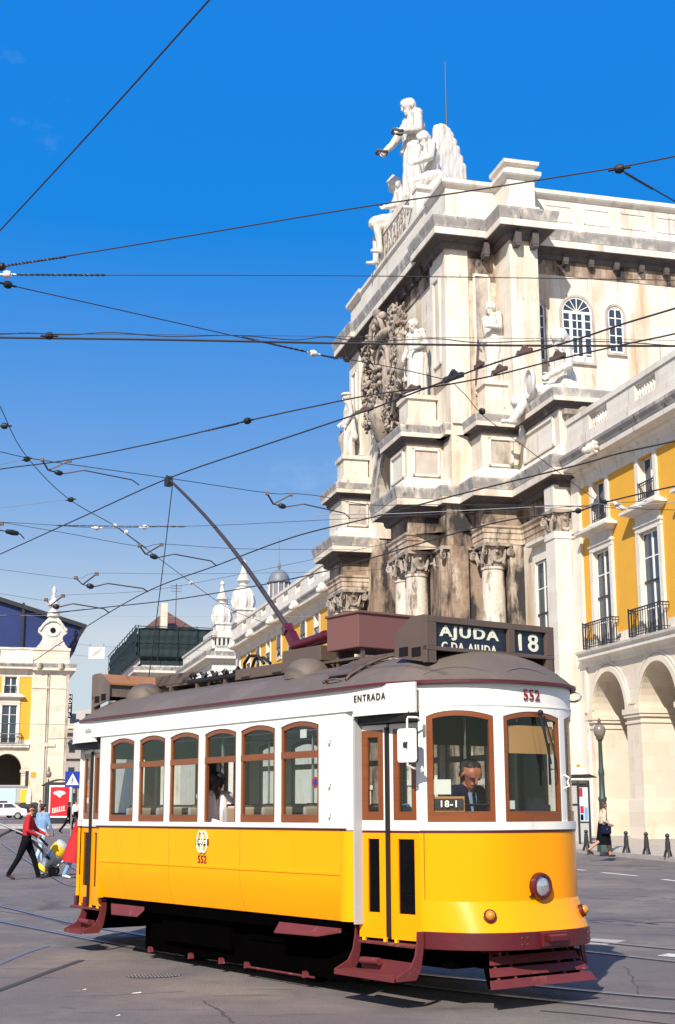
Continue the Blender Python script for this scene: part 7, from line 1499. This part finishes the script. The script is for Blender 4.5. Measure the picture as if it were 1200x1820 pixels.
wire('lower contact wire rising from the left palace towards the right edge', [(60, 1175), (145, 1119), (260, 1052), (385, 1005), (520, 955), (655, 921), (761, 893), (887, 861), (1033, 825), (1100, 806), (1200, 784), (1400, 740)], CZ, .012)
wire('sagging feeder cable crossing below the trolley pole and the arch columns', [(-100, 1098), (0, 1095), (115, 1087), (200, 1078), (300, 1067), (425, 1047), (550, 1022), (640, 998), (760, 962), (895, 926), (1025, 908), (1075, 893), (1200, 864), (1400, 825)], 6.3, .012, ins=((1073, 893, 'b'), (1028, 908, 'b')), twist=((95, 1090, 150, 1083),))
wire('steep wire rising across the upper left corner', [(-80, 498), (0, 410), (120, 280), (240, 148), (372, 0), (450, -84)], 7.4, .008)
wire('wire rising from the left edge across the crowning statues', [(-40, 478), (0, 474), (120, 455), (350, 417), (600, 375), (850, 337), (1095, 298), (1200, 278), (1400, 240)], 7.4, .007, ins=((1101, 300, 'b'), (2, 474, 'b')), twist=((5, 473, 118, 456),))
wire('short stay branching down from the black insulator at the right edge', [(1106, 303), (1130, 318), (1165, 338), (1200, 358), (1300, 415)], 7.4, .007, twist=((1112, 308, 1160, 336),))
wire('thin level wire with a white insulator at its left end', [(-40, 488), (0, 488), (60, 489), (600, 490), (1200, 498), (1400, 501)], 7.4, .005, ins=((13, 488, 'w'),), twist=((22, 488, 188, 489),))
wire('thin wire sloping from a black insulator at left down to the coat of arms', [(-30, 500), (0, 503), (40, 512), (200, 548), (430, 600), (557, 628), (655, 645), (730, 660), (800, 677)], 7.4, .006, ins=((14, 506, 'b'), (557, 628, 'w')), twist=((430, 599, 600, 638),))
wire('thick dark level cable crossing the middle of the arch', [(-60, 599), (0, 600), (300, 604), (600, 610), (900, 614), (1200, 615), (1400, 616)], 7.0, .013, ins=((88, 597, 'b'),))
wire('wavy insulated lead running just above the thick level cable', [(-60, 594), (0, 594), (55, 592), (120, 595), (200, 591), (300, 598), (420, 596), (520, 604), (580, 599), (650, 607), (770, 602), (850, 609), (960, 606), (1100, 608), (1200, 615)], 7.0, .006)
wire('faint thin wire above the wavy lead', [(-60, 592), (300, 595), (800, 600), (1200, 605), (1400, 607)], 7.0, .003)
wire('stay wire falling from the left edge and passing behind the trolley pole', [(-30, 660), (0, 722), (45, 808), (120, 885), (205, 935), (250, 968), (340, 1035), (410, 1083), (480, 1110)], 6.9, .007, ins=((205, 935, 'w'), (225, 946, 'w'), (340, 1036, 'w')), twist=((205, 935, 260, 975),))
wire('span wire passing through the trolley head towards the arch', [(-60, 793), (0, 803), (75, 818), (300, 850), (475, 876), (520, 877), (570, 882), (655, 897), (760, 897), (1000, 899), (1100, 903), (1300, 910)], 6.8, .006, ins=((1105, 903, 'w'), (1130, 900, 'w')))
wire('short faint wire ending at the stay with a black insulator, left', [(-40, 905), (0, 903), (120, 888)], 6.9, .004, ins=((126, 888, 'b'),), m='tin')
wire('short horizontal wire with a black insulator at the far left edge', [(-40, 757), (0, 757), (14, 757)], 6.9, .006, ins=((8, 757, 'b'),))
wire('faint wire beside the first bracket at the left edge', [(-40, 835), (0, 826), (45, 816)], 6.9, .004, ins=((48, 816, 'b'),), m='tin')
wire('level span wire with two white insulators left of the trolley pole', [(-60, 926), (0, 928), (60, 931), (172, 938), (257, 937), (400, 933), (560, 925), (760, 915), (950, 905), (1150, 890)], 6.7, .005, ins=((172, 938, 'w'), (257, 937, 'w')), twist=((100, 934, 330, 936),))
wire('thin span wire carrying the second bracket left of the pole', [(-60, 920), (0, 928), (120, 948), (248, 971), (290, 967), (420, 975), (600, 977), (640, 977)], 6.6, .005)
wire('thin span wire carrying the third bracket from the left', [(-60, 1004), (0, 1012), (133, 1028), (172, 1019), (330, 1020), (600, 1016), (690, 1010)], 6.6, .004)
wire('thin span wire carrying the lowest bracket above the left palace', [(-60, 1050), (0, 1055), (80, 1067), (113, 1058), (260, 1050), (420, 1022), (600, 985), (760, 950), (900, 920)], 6.6, .004)
wire('pale thin wire over the blue tarpaulin roof', [(-60, 1093), (60, 1094), (200, 1095), (420, 1096), (700, 1096)], 7.2, .004, m='tin')
wire('pair of faint wires in front of the left palace facade', [(-60, 1284), (60, 1287), (112, 1288), (140, 1290)], 3.9, .006, m='tin')
wire('faint wire holding the small white plate', [(-60, 1165), (120, 1146), (172, 1149), (260, 1152), (420, 1160)], 7.4, .004)
wire('lower faint wire behind the small white plate', [(-60, 1140), (120, 1163), (200, 1168), (300, 1170), (420, 1172)], 7.4, .004)
wire('twisted hanger wire dropping from the contact fitting to the arch pedestal', [(808, 683), (830, 705), (857, 737), (900, 770), (960, 815), (1010, 852), (1060, 890)], 6.7, .005, ins=((857, 731, 'b'),))
wire('bright feeder lead looping below the right-hand clamps', [(560, 915), (700, 913), (850, 906), (1000, 899), (1040, 902), (1056, 895), (1095, 900), (1110, 905), (1140, 898), (1200, 893)], 6.25, .006, ins=((1095, 895, 'w'),), m='tin')
# pull-off brackets: V of steel strips, insulator and curved arm down to the contact wire
BGp = 'pull-off brackets on the span wires'
for (a, v, b, arm, lab) in (((75, 817), (86, 836), (124, 819), [(86, 836), (103, 841), (112, 842), (150, 836), (235, 853), (247, 862)], 'pull-off bracket nearest the upper left, above the first contact wire'),
        ((475, 877), (486, 896), (518, 879), [(486, 896), (498, 899), (508, 901), (540, 896), (612, 912), (622, 921)], 'pull-off bracket right of the trolley pole head'),
        ((248, 970), (259, 985), (287, 968), [(259, 985), (270, 990), (280, 991), (310, 985), (375, 997), (384, 1005)], 'pull-off bracket just left of the trolley rope'),
        ((135, 1027), (147, 1039), (172, 1020), [(147, 1039), (160, 1043), (166, 1043), (192, 1037), (255, 1046), (263, 1052)], 'pull-off bracket in the middle of the lower left group'),
        ((82, 1066), (90, 1076), (112, 1059), [(90, 1076), (100, 1079), (104, 1079), (130, 1073), (185, 1082), (194, 1089)], 'pull-off bracket lowest of all, beside the left palace finial'),
        ((-20, 930), (-12, 940), (3, 931), [(-12, 940), (0, 942), (36, 949), (43, 957)], 'pull-off bracket cut by the left edge')):
    z = 6.6; A, V_, B = atZ(*a, z+.05), atZ(*v, z-.08), atZ(*b, z+.05); k = A.y/20.
    o_ = V_; r_ = empty('pull_off_bracket', o_, 0, lab, 'bracket', BGp)
    mb = MB(); mb.bar(A-o_, Vector((0, 0, 0)), .022*k, .014); mb.bar(B-o_, Vector((0, 0, 0)), .022*k, .014)
    for q in (A, B): mb.box(*(sum(([q[i]-o_[i]-.026*k, q[i]-o_[i]+.026*k] for i in range(2)), [])), q.z-o_.z-.022*k, q.z-o_.z+.022*k)
    mb.build('strip_frame', M['bronze'], r_)
    P = [atZ(x, y, z)-o_ for x, y in arm]; mb = MB(); mb.tube(P[2:], .010*k, 6); mb.build('arm', M['bronze'], r_)
    d = P[2]-P[0]; mb = MB(); mb.tube([P[0], P[0]+d*.45, P[0]+d*.5, P[0]+d*.7, P[0]+d*.9, P[0]+d*.95, P[2]], [.01, .01, .035*k, .045*k, .035*k, .01, .01], 8); mb.build('insulator', M['iron'], r_, smooth=50)
FG = 'brown contact wire clamps in front of the arch'
for i, (x0, y0, x1, y1, s_, lab) in enumerate(((628, 738, 668, 728, 1., 'clamp at the lower left of the crossing wires'), (712, 702, 752, 690, 1.1, 'clamp by the stone man in the long coat'), (785, 682, 828, 667, 1.5, 'large dark switch clamp where the wires meet'), (842, 658, 862, 648, 1.1, 'clamp left of the sword statue'), (872, 668, 905, 656, 1.2, 'clamp below the sword statue'), (916, 633, 950, 624, 1.2, 'clamp in front of the river figure head'), (975, 645, 1008, 632, 1.3, 'longest brown clamp, over the river figure'))):
    A, B = atZ(x0, y0, CZ+.01), atZ(x1, y1, CZ+.01); r_ = empty('wire_clamp', A, 0, 'brown metal '+lab, 'clamp', FG); d = B-A
    mb = MB(); mb.hexa([(0, -.012, 0), d*.15+Vector((0, -.02, .02)), d*.15+Vector((0, .02, .02)), (0, .012, 0)], [(0, -.012, .012), d*.15+Vector((0, -.02, .05*s_)), d*.15+Vector((0, .02, .05*s_)), (0, .012, .012)]); mb.bar(d*.12+Vector((0, 0, .025)), d*.88+Vector((0, 0, .025)), .03*s_, .035*s_); mb.bar(d*.35+Vector((0, 0, .04)), d*.5+Vector((0, 0, .065*s_)), .028*s_); mb.bar(d*.5+Vector((0, 0, .065*s_)), d*.68+Vector((0, 0, .04)), .028*s_); mb.ball(d*.5+Vector((0, 0, .065*s_)), .02*s_, 8, 6)
    mb.build('clamp_body', M['iron'] if i == 2 else M['bronze'], r_)
